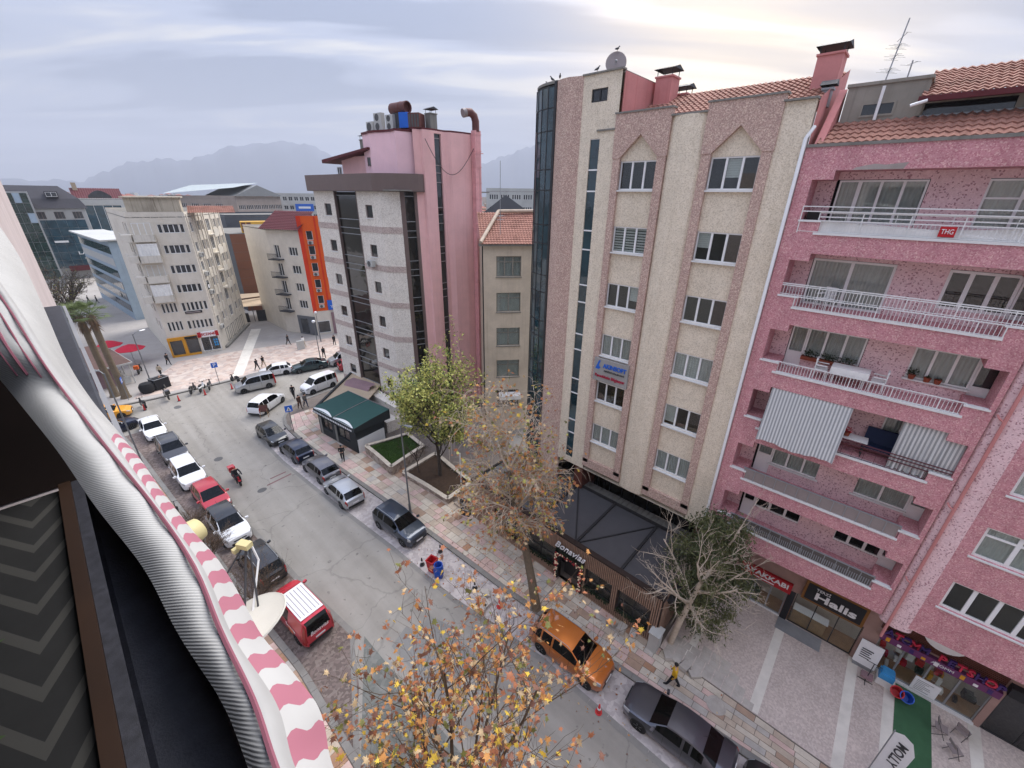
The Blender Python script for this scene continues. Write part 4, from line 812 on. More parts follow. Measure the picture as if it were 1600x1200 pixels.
# ================================================================ RESTAURANT PAVILION
mat('slat_back',S(70,54,46,.6),.8,.2,4); mat('slat_brown',S(164,134,114,.9),.7,.2,5,.05); mat('pav_roof',S(88,86,88,.8),.55,.12,1.5,.05,.35,stain=.4,dirt=(.7,.7,.7)); mat('pav_dark',(.03,.028,.028),.6,.2,3); mat('hedge',S(48,66,40,.6),.8,.4,8,0,.2); mat('ball_red',S(190,25,35,.8),.3,.1,4,coat=.5); mat('bulb_warm',S(255,225,190),.3,.05)
RV=thing('restaurant_pavilion','single-storey restaurant pavilion with brown slat front and dark glazed roof','building',(16.0,18.3,0),-PI/2)
# s = 18.3-u
ops=[(8.0,9.5,.1,2.1),(9.85,11.55,.75,2.25),(12.0,13.85,.75,2.25),(5.3,7.6,.75,2.25),(2.4,4.9,.75,2.25)]
m=holes(MB(),.0,14.4,.1,3.5,ops,0.05,.2); m.quad((14.4,.05,.1),(14.4,5,.1),(14.4,5,3.5),(14.4,.05,3.5)); m.quad((0,.05,.1),(0,.05,3.5),(0,5,3.5),(0,5,.1)); m.box(-.02,-.04,3.46,14.46,.28,3.56); m.build('wall','slat_back',RV)
sm=MB(); s=.0
while s<14.35:
    for a,b in ((2.32,3.46),(.1,.72)):
        if b<1 and 7.9<s<9.55: continue
        sm.box(s,-.03,a,s+.065,.05,b)
    if not any(o_[0]-.03<s+.03<o_[1]+.03 for o_ in ops): sm.box(s,-.03,.72,s+.065,.05,2.32)
    s+=.115
for i in range(42): d=.1+i*.115; sm.box(14.4,d,.1,14.45,d+.065,3.46)
sm.build('slats','slat_brown',RV,kind='stuff')
for o_ in ops[1:]: window(RV,I4,*o_,d=.14,n=2,tr=.5,fm='pav_dark',gm='shop_glass',fw=.04)
MB().box(.05,1.2,.1,14.3,1.25,3.2).build('interior','dark_room',RV)
m=MB(); m.box(7.75,-.12,.1,8.0,.1,2.6); m.box(9.5,-.12,.1,9.75,.1,2.6); m.box(7.75,-.12,2.1,9.75,.12,2.75); m.build('door_surround','pav_dark',RV); MB().box(8.02,.6,.1,9.48,.65,2.1).build('door','pav_dark',RV)
gb=MB(); rb=MB()
for i in range(150):
    if random.random()<.72: s=random.choice((7.85,9.62))+random.gauss(0,.06); z=random.uniform(.15,2.2)
    else: s=random.uniform(7.8,9.7); z=2.2+random.gauss(0,.06)
    (rb if random.random()<.55 else gb).lathe([(.001,-.045),(.04,-.025),(.05,0),(.04,.025),(.001,.045)],(s,-.17+random.uniform(-.04,.03),z),6)
rb.build('garland_baubles','ball_red',RV,smooth=80,kind='stuff'); gb.build('garland_lights','bulb_warm',RV,smooth=80,kind='stuff')
hm=MB()
def leafclump(m,c,r,n,s,mi=0,zsq=1.,nm=1):
    for i in range(n):
        d=Vector((random.gauss(0,1),random.gauss(0,1),random.gauss(0,1))).normalized()*random.random()**.4; p=Vector(c)+Vector((d.x*r[0],d.y*r[1],d.z*r[2])); q=s*random.uniform(.6,1.4)
        Mx=Matrix.Rotation(random.random()*6.3,3,'Z')@Matrix.Rotation(random.uniform(-1.2,1.2),3,'Y')
        m.add([tuple(p+Mx@Vector(v)) for v in((0,-q*.45,0),(q,0,.15*q),(0,q*.45,0),(-q*.8,0,0))],[(0,1,2,3)],mi+random.randrange(nm))
for i in range(46): leafclump(hm,(random.choice((7.85,9.62)),-.12,random.uniform(.1,2.3)),(.12,.06,.15),14,.06)
leafclump(hm,(8.75,-.15,2.5),(1.0,.08,.22),260,.06); hm.build('garland','hedge',RV)
hm=MB()
for a,b in ((9.9,11.5),(12.0,13.8),(5.4,7.5),(2.5,4.8)):
    for i in range(9): leafclump(hm,(a+(b-a)*(i+.5)/9,-.02,.78),(.16,.14,.16),26,.07)
hm.build('planter_greenery','hedge',RV,kind='stuff')
text(RV,'Bonavias',.66,'sign_white',T(8.75,-.2,2.95),maxw=2.15,shear=.45,ext=.03,bold=.002)
# roof: dark glazed panels between beams
m=MB()
for i in range(5): a=i*2.95; m.box(a+.03,.28,3.28,a+2.92,4.9,3.32)
m.build('roof_panel','pav_roof',RV); m=MB()
for i in range(6): m.box(i*2.95-.07+ (0.05 if i==0 else 0),.28,3.2,i*2.95+.07-(.3 if i==5 else 0),4.9,3.44)
m.box(0,4.9,3.0,14.4,5.0,3.5); m.build('roof_beam','pav_dark',RV)
for i in range(4):
    a=Vector((i*2.95+1.5,2.6,3.36)); d=Vector((1.4 if i%2 else -1.4,2.2,0)); ob('roof_brace',MB().obox((0,0,0),(d.length,.035,.03),RZ(math.atan2(d.y,d.x)).to_3x3()).mesh('roof_brace','pav_dark'),RV,T(*a))
m=MB()
for i in range(40):
    for j in range(2): m.box(.4+i*.35,5.02+j*.42,3.3-j*.03,.72+i*.35,5.4+j*.42,3.36-j*.03+random.uniform(0,.02))
m.build('stone_coping','concrete',RV)
# ================================================================ CORNER CAFE WITH GREEN AWNING
mat('cafe_green',S(52,92,86,.7),.75,.1,2,.02,stain=.15); mat('cafe_dark',S(52,58,60,.6),.6,.12,3); mat('cafe_cream',S(206,184,156,.75),.8,.1,1.5,stain=.2); mat('mauve',S(160,130,134,.75),.8,.1,2)
CF=thing('corner_cafe','low corner cafe with scalloped green awning roof beside the granite tower','building',(13.7,38.2,0),R(-84))
ops=[(.6,2.3,.9,2.0),(3.2,5.2,.9,2.0)]
m=holes(MB(),0,6.2,.1,2.6,ops,0,.2); m.quad((6.2,0,.1),(6.2,3.2,.1),(6.2,3.2,2.6),(6.2,0,2.6)); m.quad((0,0,.1),(0,0,2.6),(0,5.5,2.6),(0,5.5,.1)); m.build('wall','cafe_dark',CF)
for o_ in ops: window(CF,I4,*o_,d=.1,n=2,fm='pav_dark',gm='shop_glass',fw=.05); MB().box(o_[0]-.06,-.03,.1,o_[0]-.4,.02,2.0).build('pale_post','concrete',CF)
MB().box(.1,1.6,.1,6.1,1.65,2.6).build('interior','dark_room',CF); m=MB(); m.box(6.2,.1,.1,6.3,3.0,1.5); m.build('side_board','white_paint',CF)
m=MB(); nx=24
for i in range(nx+1):
    s=-.2+6.7*i/nx; m.v+=[(s,-.35,2.55),(s,-.2,2.95),(s,1.6,3.15),(s,3.7,3.3)]
for i in range(nx):
    for j in range(3): a=i*4+j; m.f.append((a,a+4,a+5,a+1)); m.m.append(1 if j==0 else 0)
m.add([(6.5,-.35,2.55),(6.5,3.7,2.3),(6.5,3.7,3.3),(6.5,1.6,3.15),(6.5,-.2,2.95)],[(0,1,2,3,4)],1); m.build('green_awning',['cafe_green','cafe_dark'],CF,smooth=40)
m=MB(); m.tube([(3.2,-.22,2.99),(3.2,1.6,3.18),(3.2,3.7,3.33)],.03,5); m.tube([(-.2,3.7,3.34),(6.5,3.7,3.34)],.03,5); m.build('awning_seam','panel_grey',CF)
for k in range(2):
    m=MB(); n=12; x0=-.1+3.3*k
    pts=[(x0+3.1*i/n,.55*math.sin(PI*i/n)*.6) for i in range(n+1)]; m.v=[(x,-.23,2.92) for x,_ in pts]+[(x,-.2+h*1.1,3.0+h*.14) for x,h in pts]; m.f=[(i,i+1,n+2+i,n+1+i) for i in range(n)]; m.m=[0]*n; m.build('scallop','white_paint',CF)
m=MB(); [m.box(-.1+i*.27,-.37,2.62,.05+i*.27,-.355,2.78) for i in range(24)]; m.build('valance_lettering','sign_white',CF,kind='stuff')
# flat cream roof to the left, running to the corner
CR=thing('cafe_annex','flat cream-roofed annex of the corner cafe along the side street','building',(14.0,38.6,0),R(40)); 
m=MB(); m.prism([(0,0),(9.2,-.1),(9.2,-4.6),(2.0,-4.4)],2.7,2.8); m.build('cream_roof','cafe_cream',CR); m=MB(); m.box(-.1,-.12,2.55,9.3,.12,2.95); m.box(9.1,-4.6,2.55,9.3,.1,2.95); m.build('roof_rim','cafe_dark',CR); m=MB(); m.box(.1,-.1,.1,9.1,-.05,2.6); m.build('glazed_front','glass_brown',CR); [MB().box(x,-.03,.1,x+.1,.05,2.6).build('post','cafe_dark',CR) for x in (.1,2.3,4.5,6.7,8.9)]
MB().add([(18.6,41.6,3.2),(19.6,38.2,3.2),(18.9,38.0,2.5),(17.9,41.4,2.5),(19.6,41.8,3.2),(20.4,38.4,3.2)],[(0,3,2,1),(0,1,5,4)]).build('mauve_awning','mauve'); tag(bpy.data.objects['mauve_awning'],'mauve fabric awning over the tower entrance behind the cafe','awning')
TBs=MB(); TBs.box(19.5,33.5,0,20.6,44,2.4); TBs.box(18.2,33.2,0,20.6,36.2,1.3); tag(TBs.build('entrance_plinth','granite'),'granite plinth and ledge at the foot of the tower behind the cafe','plinth')
# ================================================================ PLANTERS / GARDEN WALLS
mat('garden_wall',S(178,162,146,.75),.88,.15,1.6,.25,.2,speck=(4,[(0,S(160,142,128,.72)),(.4,S(182,166,150,.75)),(.75,S(196,182,168,.75))]),stain=.3); mat('lawn',S(66,92,40,.6),.95,.35,3,.5,.1,bsc=40); mat('soil',S(92,72,56,.6),.98,.3,4,.4)
def planter(label,poly,h,top,name='garden_planter'):
    c=[sum(p[i] for p in poly)/len(poly) for i in (0,1)]; t=thing(name,label,'planter',(c[0],c[1],0)); q=[(p[0]-c[0],p[1]-c[1]) for p in poly]; inn=[(x*.9,y*.9) for x,y in q]
    m=MB(); n=len(q)
    for i in range(n):
        a,b,ci,di=q[i],q[(i+1)%n],inn[(i+1)%n],inn[i]; m.quad((*a,0),(*b,0),(*b,h),(*a,h)); m.quad((*a,h),(*b,h),(*ci,h),(*di,h)); m.quad((*di,h),(*ci,h),(*ci,h-.3),(*di,h-.3))
    m.build('wall','garden_wall',t); mc=MB()
    for i in range(n):
        a,b=Vector(q[i]),Vector(q[(i+1)%n]); d=b-a; k=max(1,int(d.length/.7))
        for j in range(k): p=a+d*((j+.5)/k); p-=p.normalized()*.12; mc.obox((p.x,p.y,h+.03),(d.length/k*.48,.17,.03),RZ(math.atan2(d.y,d.x)).to_3x3())
    mc.build('coping','tile_cream',t); MB().prism(inn,.05,h-.12).build('ground_fill',top,t); return t
P1=planter('raised stone planter with a small lawn beside the cafe',[(14.85,31.6),(14.6,26.9),(18.6,27.6),(18.9,30.6)],.95,'lawn'); P2=planter('low stone planter with bare soil under the green tree',[(15.2,26.2),(15.6,20.6),(18.4,20.8),(19.0,26.5)],.55,'soil')
gr=MB()
for i in range(5200):
    a,b=random.random(),random.random(); x=14.75+a*(3.9)+.1; y=27.35+b*3.5; h=random.uniform(.05,.13); w=.012; t_=random.random()*6.3; gr.add([(x-w*math.cos(t_),y-w*math.sin(t_),.82),(x+w*math.cos(t_),y+w*math.sin(t_),.82),(x+random.gauss(0,.04),y+random.gauss(0,.04),.82+h)],[(0,1,2)])
o=gr.build('lawn_grass','lawn'); o['kind']='stuff'; o['label']='short green grass in the raised planter'
o['category']='grass'
# steps and walls between garden and pavilion
m=MB(); [m.box(15.9+.35*i,18.4,.1,16.3+.35*i,20.3,.25+.16*i) for i in range(5)]; tag(m.build('stone_steps','garden_wall'),'stone steps between the soil planter and the restaurant','steps')
t=thing('menu_board','black standing menu board at the foot of the stone steps','sign',(15.75,18.75,.1),R(-70)); MB().obox((0,0,.75),(.42,.03,.65),Matrix.Rotation(.06,3,'X')).build('panel','sign_black',t); m=MB(); [m.box(-.3,-.05,.95+.1*i,random.uniform(0,.3),-.035,.99+.1*i) for i in range(4)]; m.box(-.25,-.04,.45,.2,-.03,.52); m.build('menu_print','sign_white',t); MB().box(-.4,-.15,0,.4,.2,.1).build('foot','sign_black',t)
m=MB(); m.tube([(17.8,21.6,.45),(17.8,21.6,3.3)],.05,7); tag(m.build('white_pole','pvc_white'),'thin white pole standing in the soil planter','pole')
# ================================================================ BUILDINGS BEYOND THE JUNCTION
def grid(s0,s1,n,gap,z0,dz,nz,h):
    w=(s1-s0-gap*(n-1))/n; return [(s0+i*(w+gap),s0+i*(w+gap)+w,z0+k*dz,z0+k*dz+h) for k in range(nz) for i in range(n)]
def block(name,label,poly,H,wm,faces={},roof='concrete',par=.5,wopt={},z0=0.1):
    o=poly[0]; t=thing(name,label,'building',(o[0],o[1],0)); P=[(p[0]-o[0],p[1]-o[1]) for p in poly]; n=len(P); frs={}
    for i in range(n):
        a,b=P[i],P[(i+1)%n]; fr=frseg(a,b); frs[i]=fr; Lw=math.dist(a,b); r=faces.get(i,[])
        holes(MB(),0,Lw,z0,H+par,r,0,.18).build('wall',wm,t,mw=fr)
        o_=dict(d=.1,n=2,gm='window_dim',fw=.06,one=True); o_.update(wopt)
        for q in r: window(t,fr,*q,**{**o_,'n':max(1,round((q[1]-q[0])/.62)) if 'n' not in wopt or wopt['n']==3 else o_['n']})
    MB().prism(P,H-.1,H).build('roof',roof,t); return t,frs
mat('eczane_wall',S(216,208,194,1.),.88,.1,1.2,.1,streak=.18,stain=.35,dirt=(.72,.69,.65)); mat('eczane_old',S(198,186,166,.95),.9,.15,1.2,.15,streak=.9,stain=.7,dirt=(.45,.43,.4)); mat('balcony_white',S(212,206,194,1.),.85,.1,2,streak=.5); mat('shop_yellow',S(235,165,45,.8),.5,.08,3)
EP=[(8.5,73.8),(14.4,72.4),(21.6,84.6),(20,92),(8.9,95)]
zr=[3.9+2.62*k for k in range(6)]
f0=[]
for k,z in enumerate(zr): 
    if k<2: f0+=grid(2.75,5.7,6,.1,z,2.6,1,1.25)+grid(.5,2.2,4,.1,z,2.6,1,1.35)
    else: f0+=[(2.85,3.3,z,z+1.1),(3.4,5.1,z,z+1.1),(5.2,5.65,z,z+1.1)]
f1=[]
for k,z in enumerate(zr): f1+=[(.9,1.9,z,z+1.25),(2.7,3.1,z-.4,z+1.3),(3.5,4.4,z,z+1.3),(4.8,5.6,z,z+1.3),(7.0,8.6,z-.3,z+1.35),(9.6,10.2,z,z+1.25),(10.5,11.3,z,z+1.25),(11.9,12.4,z,z+1.2),(12.6,13.3,z,z+1.25)]
f4=[]
for k,z in enumerate(zr): f4+=[(16,17,z,z+1.2),(18.2,19.4,z,z+1.2)]
EB,fe=block('pharmacy_apartment_block','weathered beige apartment block with enclosed balconies above a pharmacy and yellow shop',EP,19.0,'eczane_wall',{0:f0,1:f1,4:f4},wopt=dict(n=3),par=.6)
pl_=MB()
for x in (2.5,3.35,5.15,5.85): pl_.box(x-.05,-.06,3.3,x+.05,.02,19.0)
pl_.build('pilasters','eczane_wall',EB,mw=fe[0]); pl_=MB()
for x in (.4,2.4,3.2,4.6,5.8,6.6,9.3,11.6,13.6): pl_.box(x-.07,-.12,3.3,x+.07,.02,19.3)
pl_.build('pilasters','eczane_wall',EB,mw=fe[1])
for k in range(2,6):
    z=zr[k]; m=MB(); m.box(.15,-1.0,z-.95,2.35,0,z-.8); m.box(.15,-1.0,z-.8,2.35,-.93,z-.05); m.box(.15,-1.0,z-.8,.22,0,z-.05); m.box(2.28,-1,z-.8,2.35,0,z-.05); m.build('balcony','balcony_white',EB,mw=fe[0])
    if k in(2,4): m=wavy(2.1,1.5,.35,.05).mesh('balcony_curtain','curtain_white',True); ob('balcony_curtain',m,EB,fe[0]@T(.2,-.9,z-.05))
    else: window(EB,fe[0],.3,2.2,z-.7,z+1.3,-.02,3,gm='window_dim',one=True,name='balcony_window')
    m=MB(); m.box(17.5-.2,-.9,z-.95,20.2,0,z-.8); m.box(17.3,-.9,z-.8,20.2,-.83,z); m.build('balcony','balcony_white',EB,mw=fe[4])
    m=MB(); m.box(6.8,-.9,z-.95,8.8,0,z-.8); m.box(6.8,-.9,z-.8,8.8,-.83,z-.1); m.build('balcony','balcony_white',EB,mw=fe[1])
    MB().box(-1.0,-.7,z-.95,.0,.3,z-.05).build('corner_balcony','balcony_white',EB,mw=fe[0])
for k,z in enumerate(zr): 
    if k%2==0 or k==3: a=acu('air conditioner below a side window, floor %s of the pharmacy block'%['one','two','three','four','five','six'][k],tuple(EB.location+(fe[1]@Vector((1.4,-.25,z-.75)))),math.atan2(12.2,7.2),1,.85,.6,.35,'wall air conditioners on the pharmacy block')
holes(MB(),.2,5.9,19.6,21.3,[(3.0,3.6,20.1,21.1)],1.2,.2).build('penthouse_front','eczane_old',EB,mw=fe[0]); m=MB(); m.box(.2,1.25,19.0,5.9,7,21.25); m.box(-.1,.9,21.25,6.2,7.2,21.4); m.build('penthouse','eczane_old',EB,mw=fe[0]); MB().box(3.02,1.3,20.1,3.58,1.35,21.1).build('penthouse_window','window_dim',EB,mw=fe[0])
tr_=MB(); tile_roof(tr_,6.5,12,1,19.4,4,20.2); tr_.build('roof_tiles','roof_tile',EB,mw=fe[0],kind='stuff')
# shops
sg=MB().box(3.55,-.35,2.6,6.0,-.05,3.35).build('pharmacy_sign','sign_white',EB,mw=fe[0]); m=MB(); m.box(3.5,-.37,2.58,3.95,-.33,3.38); m.box(5.65,-.37,2.58,6.05,-.33,3.38); m.build('sign_ends','sign_red',sg); text(sg,'ECZANE',.52,'sign_red',T(4.8,-.37,2.98),maxw=1.65,bold=.012)
window(EB,fe[0],3.7,5.9,.4,2.5,-.03,2,gm='window_dim',name='shop_window',one=True); m=MB(); [m.box(5.2+.3*(i%2),-.06,1.0+.4*(i//2),5.42+.3*(i%2),-.035,1.3+.4*(i//2)) for i in range(6)]; m.build('window_posters','sky_blue',EB,mw=fe[0])
m=MB(); m.box(-.1,-.25,2.55,3.4,-.02,3.0); m.box(-.1,-.2,.1,.1,0,2.6); m.box(1.55,-.22,.1,1.95,0,2.6); m.box(-.1,-.2,.1,3.4,0,.4); m.build('yellow_shop_front','shop_yellow',EB,mw=fe[0]); window(EB,fe[0],.15,1.5,.45,2.5,-.06,1,fm='black_metal',gm='window_dim',name='shop_window',one=True); window(EB,fe[0],2.0,3.4,.45,2.5,-.06,1,fm='black_metal',gm='window_dim',name='shop_window',one=True); MB().box(1.9,-.28,2.58,3.4,-.24,2.95).build('sign_panel','sign_black',EB,mw=fe[0])
sgl=MB().box(2.9,-.12,6.15,4.9,-.05,6.5).build('name_board','sign_black',EB,mw=fe[0]); MB().box(3.0,-.14,6.25,4.7,-.12,6.4).build('name_letters','panel_grey',sgl)
MB().box(.5,-.16,9.2,1.4,-.05,10.0).build('square_sign','sign_black',EB,mw=fe[1]); MB().box(.7,-.18,9.35,1.2,-.16,9.85).build('sign_mark','sign_white',EB,mw=fe[1])
m=MB(); m.box(1,-.4,.12,14,0,.45); m.build('base_ledge','concrete',EB,mw=fe[1])
for s in (3,5.4,8,10.6): window(EB,fe[1],s,s+1.8,.6,2.6,-.02,2,fm='black_metal',gm='window_dim',name='shop_window',one=True)
# blue glass block behind it
mat('pale_blue',S(172,190,204,.78),.7,.08,1.2,streak=.3); mat('roof_pale',S(205,205,200,.8),.6,.08,1)
FBp=[(6.3,130),(8.3,101.8),(12.2,102.5),(14,130)]; FBt,ff=block('blue_glass_block','blue glass-fronted block with pale end wall behind the pharmacy block',FBp,14.0,'pale_blue',roof='roof_pale',par=.1)
for k in range(6):
    z=1.6+2.05*k
    for i in range(14): MB().box(.3+i*1.98,-.06,z,.3+i*1.98+1.9,-.02,z+1.35).build('glass_panel','glass_teal' if k!=4 else 'roof_pale',FBt,mw=ff[0])
MB().box(-.3,-1.0,14.1,28.6,4.5,14.35).build('roof_slab','roof_pale',FBt,mw=ff[0])
# street end: dark attic building, white curved building, green glass building
mat('pale_grey_wall',S(186,186,184,.78),.75,.08,1.2,streak=.2); mat('attic_dark',S(72,70,76,.7),.7,.12,2)
KB,fk=block('dark_attic_block','office block with dark mansard roof and blue curtain wall at the street end',[(-4,165),(11.3,164.6),(11.8,180),(-4,180)],17.6,'pale_grey_wall',{0:grid(2.4,14.6,4,1.6,15.2,3,1,1.7)},par=.1,wopt=dict(fm='brown_metal'))
for k in range(6):
    for i in range(6): MB().box(3.6+i*1.85,-.12,3.0+2.0*k,3.6+i*1.85+1.8,-.05,3.0+2.0*k+1.92).build('glass_panel','glass_blue',KB,mw=fk[0])
m=MB(); m.add([(-1,-.5,17.7),(16,-.5,17.7),(15,1.2,20),(0,1.2,20),(12,5,23),(0,5,23),(16,14,17.7),(-1,14,17.7)],[(0,1,2,3),(3,2,4,5),(1,6,4,2),(0,3,5,7),(5,4,6,7)]); m.build('mansard','attic_dark',KB,mw=fk[0])
for s in (2.2,9.0): MB().box(s,.6,20.3,s+2.4,2.6,21.7).build('dormer','attic_dark',KB,mw=fk[0]); window(KB,fk[0],s+.2,s+2.2,20.45,21.5,.52,2,gm='window_dim',one=True,name='dormer_window')
text(KB,'LAMET',1.1,'sign_white',fk[0]@T(13.2,-.2,6.6),maxw=4.6,bold=.02); text(KB,'TITUS',1.0,'sign_white',fk[0]@T(13.6,-.2,4.9),maxw=3.8,bold=.02); MB().box(7.3,-.2,9.4,9.9,-.14,9.9).build('sign_bar','sign_white',KB,mw=fk[0])
MB().box(8,-1.2,2.2,15,0,3.4).build('shop_canopy','maroon',KB,mw=fk[0])
LB,fl_=block('white_curved_block','white tiled block with red roof and wide fan window at the street end',[(10.2,175),(21.5,174.5),(22,190),(10,190)],19.8,'roof_pale',{0:[(1.9,10,9.5,18.2)]},par=.1,wopt=dict(n=4,gm='glass_blue',one=False)); tr_=MB(); tile_roof(tr_,.3,11,.2,20,4,22.6,.5,.6); tr_.build('roof_tiles','maroon',LB,mw=fl_[0],kind='stuff')
m=MB(); n=8; m.v=[(3.5+5*i/n,-.05,20.1) for i in range(n+1)]+[(3.5+5*i/n,-.05,20.6+1.5*math.sin(PI*i/n)) for i in range(n+1)]; m.f=[(i,i+1,n+2+i,n+1+i) for i in range(n)]; m.m=[0]*n; m.build('fan_window','window_dim',LB,mw=fl_[0]); MB().box(1,3,22,2,4,24).build('chimney_stack','cafe_cream',LB,mw=fl_[0])
JB,fj=block('green_glass_block','green glass curtain-wall block at the far left',[(-14,150),(2.0,149.8),(2.2,165),(-14,165)],21.0,'pale_grey_wall',par=.6)
for k in range(9):
    for i in range(9): MB().box(5.6+i*1.13,-.1,2.5+2.1*k,5.6+i*1.13+1.06,-.04,2.5+2.1*k+2.0).build('glass_panel','glass_green' if (k*7+i*3)%11 else 'pale_blue',JB,mw=fj[0])
# long school-like block and its neighbours
mat('school_wall',S(182,168,158,.75),.85,.1,.6,streak=.3); mat('school_roof',S(190,198,196,.78),.5,.08,.6); mat('roof_grey',S(150,152,152,.75),.6,.08,.6)
SB,fs_=block('long_office_block','long pale block with shallow metal roofs and window bands on the skyline',[(37.8,206.5),(53,183),(70,187.5),(66,215)],20.0,'school_wall',{0:sum([grid(4+q*5,7+q*5,4,.2,9.0,3.9,3,1.5) for q in range(4)],[]),1:sum([grid(.6+q*2.9,3.1+q*2.9,4,.15,8.6,3.9,3,1.5) for q in range(6)],[])},par=.8)
m=MB(); m.add([(-1,-1,21.4),(28.8,-1,23.6),(28.8,12,25.5),(-1,12,24.5)],[(0,1,2,3)]); m.build('metal_roof','school_roof',SB,mw=fs_[0]); m=MB(); m.add([(-.5,-.8,20.9),(8.5,-.8,24.6),(18.2,-.8,20.9),(18.2,18,20.9),(8.5,18,24.6),(-.5,18,20.9)],[(0,1,4,5),(1,2,3,4),(0,2,1)]); m.build('gable_roof','roof_grey',SB,mw=fs_[1])
WB,fw_=block('white_skyline_block','white flat-roofed block with banner right of the long pale block',[(73.6,197),(88,190.5),(92,205),(76,212)],21.5,'roof_pale',{0:grid(.8,15,7,.6,9,3.4,4,1.6)},par=.6); MB().box(5,-.2,15.2,12,-.1,18).build('banner','sign_blue',WB,mw=fw_[0]); MB().box(6.2,-.25,16.2,10.8,-.2,17.0).build('banner_print','sign_white',WB,mw=fw_[0])
mat('grey_clad',S(104,107,112,.7),.6,.08,.8); mat('brown_clad',S(126,82,62,.72),.55,.08,.8,0,.3); mat('yellow_clad',S(225,178,80,.78),.7,.08,2)
block('dark_grey_hall','windowless dark grey clad hall behind the pharmacy block',[(30.5,116),(43.5,112),(50,130),(30,135)],17.0,'grey_clad',par=.4)
BB,fb=block('brown_clad_box','windowless brown metal-clad box between two apartment blocks',[(25,95),(32.6,92.6),(34,112),(25,115)],14.8,'grey_clad',par=.1)
for k in range(9):
    for i in range(2): MB().box(.02+i*4,-.06,.1+k*1.64,.02+i*4+3.94,-.01,.1+k*1.64+1.6).build('cladding_panel','brown_clad',BB,mw=fb[0])
t=thing('yellow_roof_unit','yellow rooftop plant box with square vents on the brown box','plant unit',(27.5,96,14.9),R(-17)); MB().box(0,0,0,5.5,3,2.0).build('casing','yellow_clad',t); m=MB(); [m.box(.2+.9*(i%2),-.05,.2+.9*(i//2),.9+.9*(i%2),0,.95+.9*(i//2)) for i in range(4)]; m.build('vents','duct_rust',t)
# beige block with bright orange side
mat('orange_wall',S(240,100,30,.85),.7,.06,1.5,streak=.2); mat('orange_edge',S(225,62,25,.85),.7,.06,1.5)
OB,fo=block('orange_corner_block','narrow corner apartment block, grey-beige front with bright orange side',[(25.0,75.5),(27.6,69.5),(34.5,67.0),(36,80),(25,86)],16.8,'eczane_wall',{0:[(3.9,5.6,z,z+1.3) for z in (4.6,7.4,10.2,13.0,15.3)][:4]+[(1.0,2.0,z-.5,z+1.5) for z in (4.6,7.4,10.2,13.0)],1:[(a,a+.9,z,z+1.35) for a in (1.0,3.1,5.2) for z in (5.4,8.0,10.6,13.2,15.4)]},wopt=dict(fm='pvc_white'),par=.2)
m=holes(MB(),.02,7.3,4.2,18.9,[(a,a+.9,z,z+1.35) for a in (1.0,3.1,5.2) for z in (5.4,8.0,10.6,13.2,15.4)],-.03,.05); m.build('orange_cladding','orange_wall',OB,mw=fo[1]); MB().box(-.05,-.12,4.0,.55,.0,18.9).build('corner_fin','orange_edge',OB,mw=fo[1]); MB().box(2.35,-.1,4.2,2.6,-.02,18.9).build('fin','orange_edge',OB,mw=fo[1])
for k,z in enumerate((5.4,8.0,10.6,13.2,15.4)): acu('air conditioner on the orange wall, %s from the bottom'%['first','second','third','fourth','fifth'][k],tuple(OB.location+(fo[1]@Vector((1.4,-.25,z-.65)))),math.atan2(-2.5,6.9),1,.8,.55,.3,'air conditioners on the orange wall')
for z in (4.6,7.4,10.2,13.0): m=MB(); m.box(.3,-1.0,z-.75,2.6,0,z-.6); m.box(.3,-1,z+.2,2.6,-.95,z+.25); [m.box(.3+.19*i,-1,z-.6,.33+.19*i,-.96,z+.2) for i in range(13)]; m.build('balcony','dark_grey',OB,mw=fo[0])
tr_=MB(); tile_roof(tr_,-.6,7.2,-.7,16.9,3.2,19.4,.35,.4); tr_.build('roof_tiles','maroon',OB,mw=fo[0],kind='stuff')
MB().box(3.0,-.2,9.6,5.6,-.12,12.0).build('poster','sign_white',OB,mw=fo[1]); MB().lathe([(.001,0),(1.0,0),(1.0,.03),(.001,.03)],n=16).build('poster_disc','sign_orange',OB,mw=fo[1]@T(4.2,-.2,11.2)@Matrix.Rotation(PI/2,4,'X')); MB().box(2.3,-.3,4.3,5.0,-.12,5.9).build('blue_sign','sign_blue',OB,mw=fo[1]); text(OB,'YÜCE',.7,'sign_white',fo[1]@T(3.6,-.31,4.8),maxw=1.8)
mat('shop_base',S(120,122,126,.7),.6,.1,2); MB().box(3,-.15,.1,6.6,-.02,3.3).build('shop_base','shop_base',OB,mw=fo[0]); window(OB,fo[0],3.6,5.2,.3,2.9,-.22,1,fm='shop_base',gm='window_dim',name='shop_door',one=True); window(OB,fo[1],.3,2.2,.5,2.5,-.1,1,gm='window_dim',name='shop_window',one=True); MB().box(2.6,-.2,.1,5.5,-.02,3.8).build('pink_shop','mauve',OB,mw=fo[1]); window(OB,fo[1],3.2,5.0,.3,2.7,-.28,2,gm='window_dim',name='shop_window',one=True)
t=thing('cafe_terrace','cream canopy terrace with dark screens between the two apartment blocks','canopy',(23.0,86.0,0),R(-25)); MB().add([(-3.5,0,3.0),(4.5,0,3.0),(4.5,6,4.2),(-3.5,6,4.2)],[(0,1,2,3)]).build('canopy','cafe_cream',t); m=MB(); m.box(-3.5,-.1,.1,-.5,0,1.8); m.box(.8,-.1,.1,4.5,0,2.2); m.build('screen','pav_dark',t); [MB().tube([(x,0,.1),(x,0,3)],.06,6).build('post','dark_grey',t) for x in(-3.4,.3,4.4)]; MB().obox((.8,2.8,4.0),(3.6,.12,.12),RZ(.4).to_3x3()).build('beam','brown_tile_dark',t)
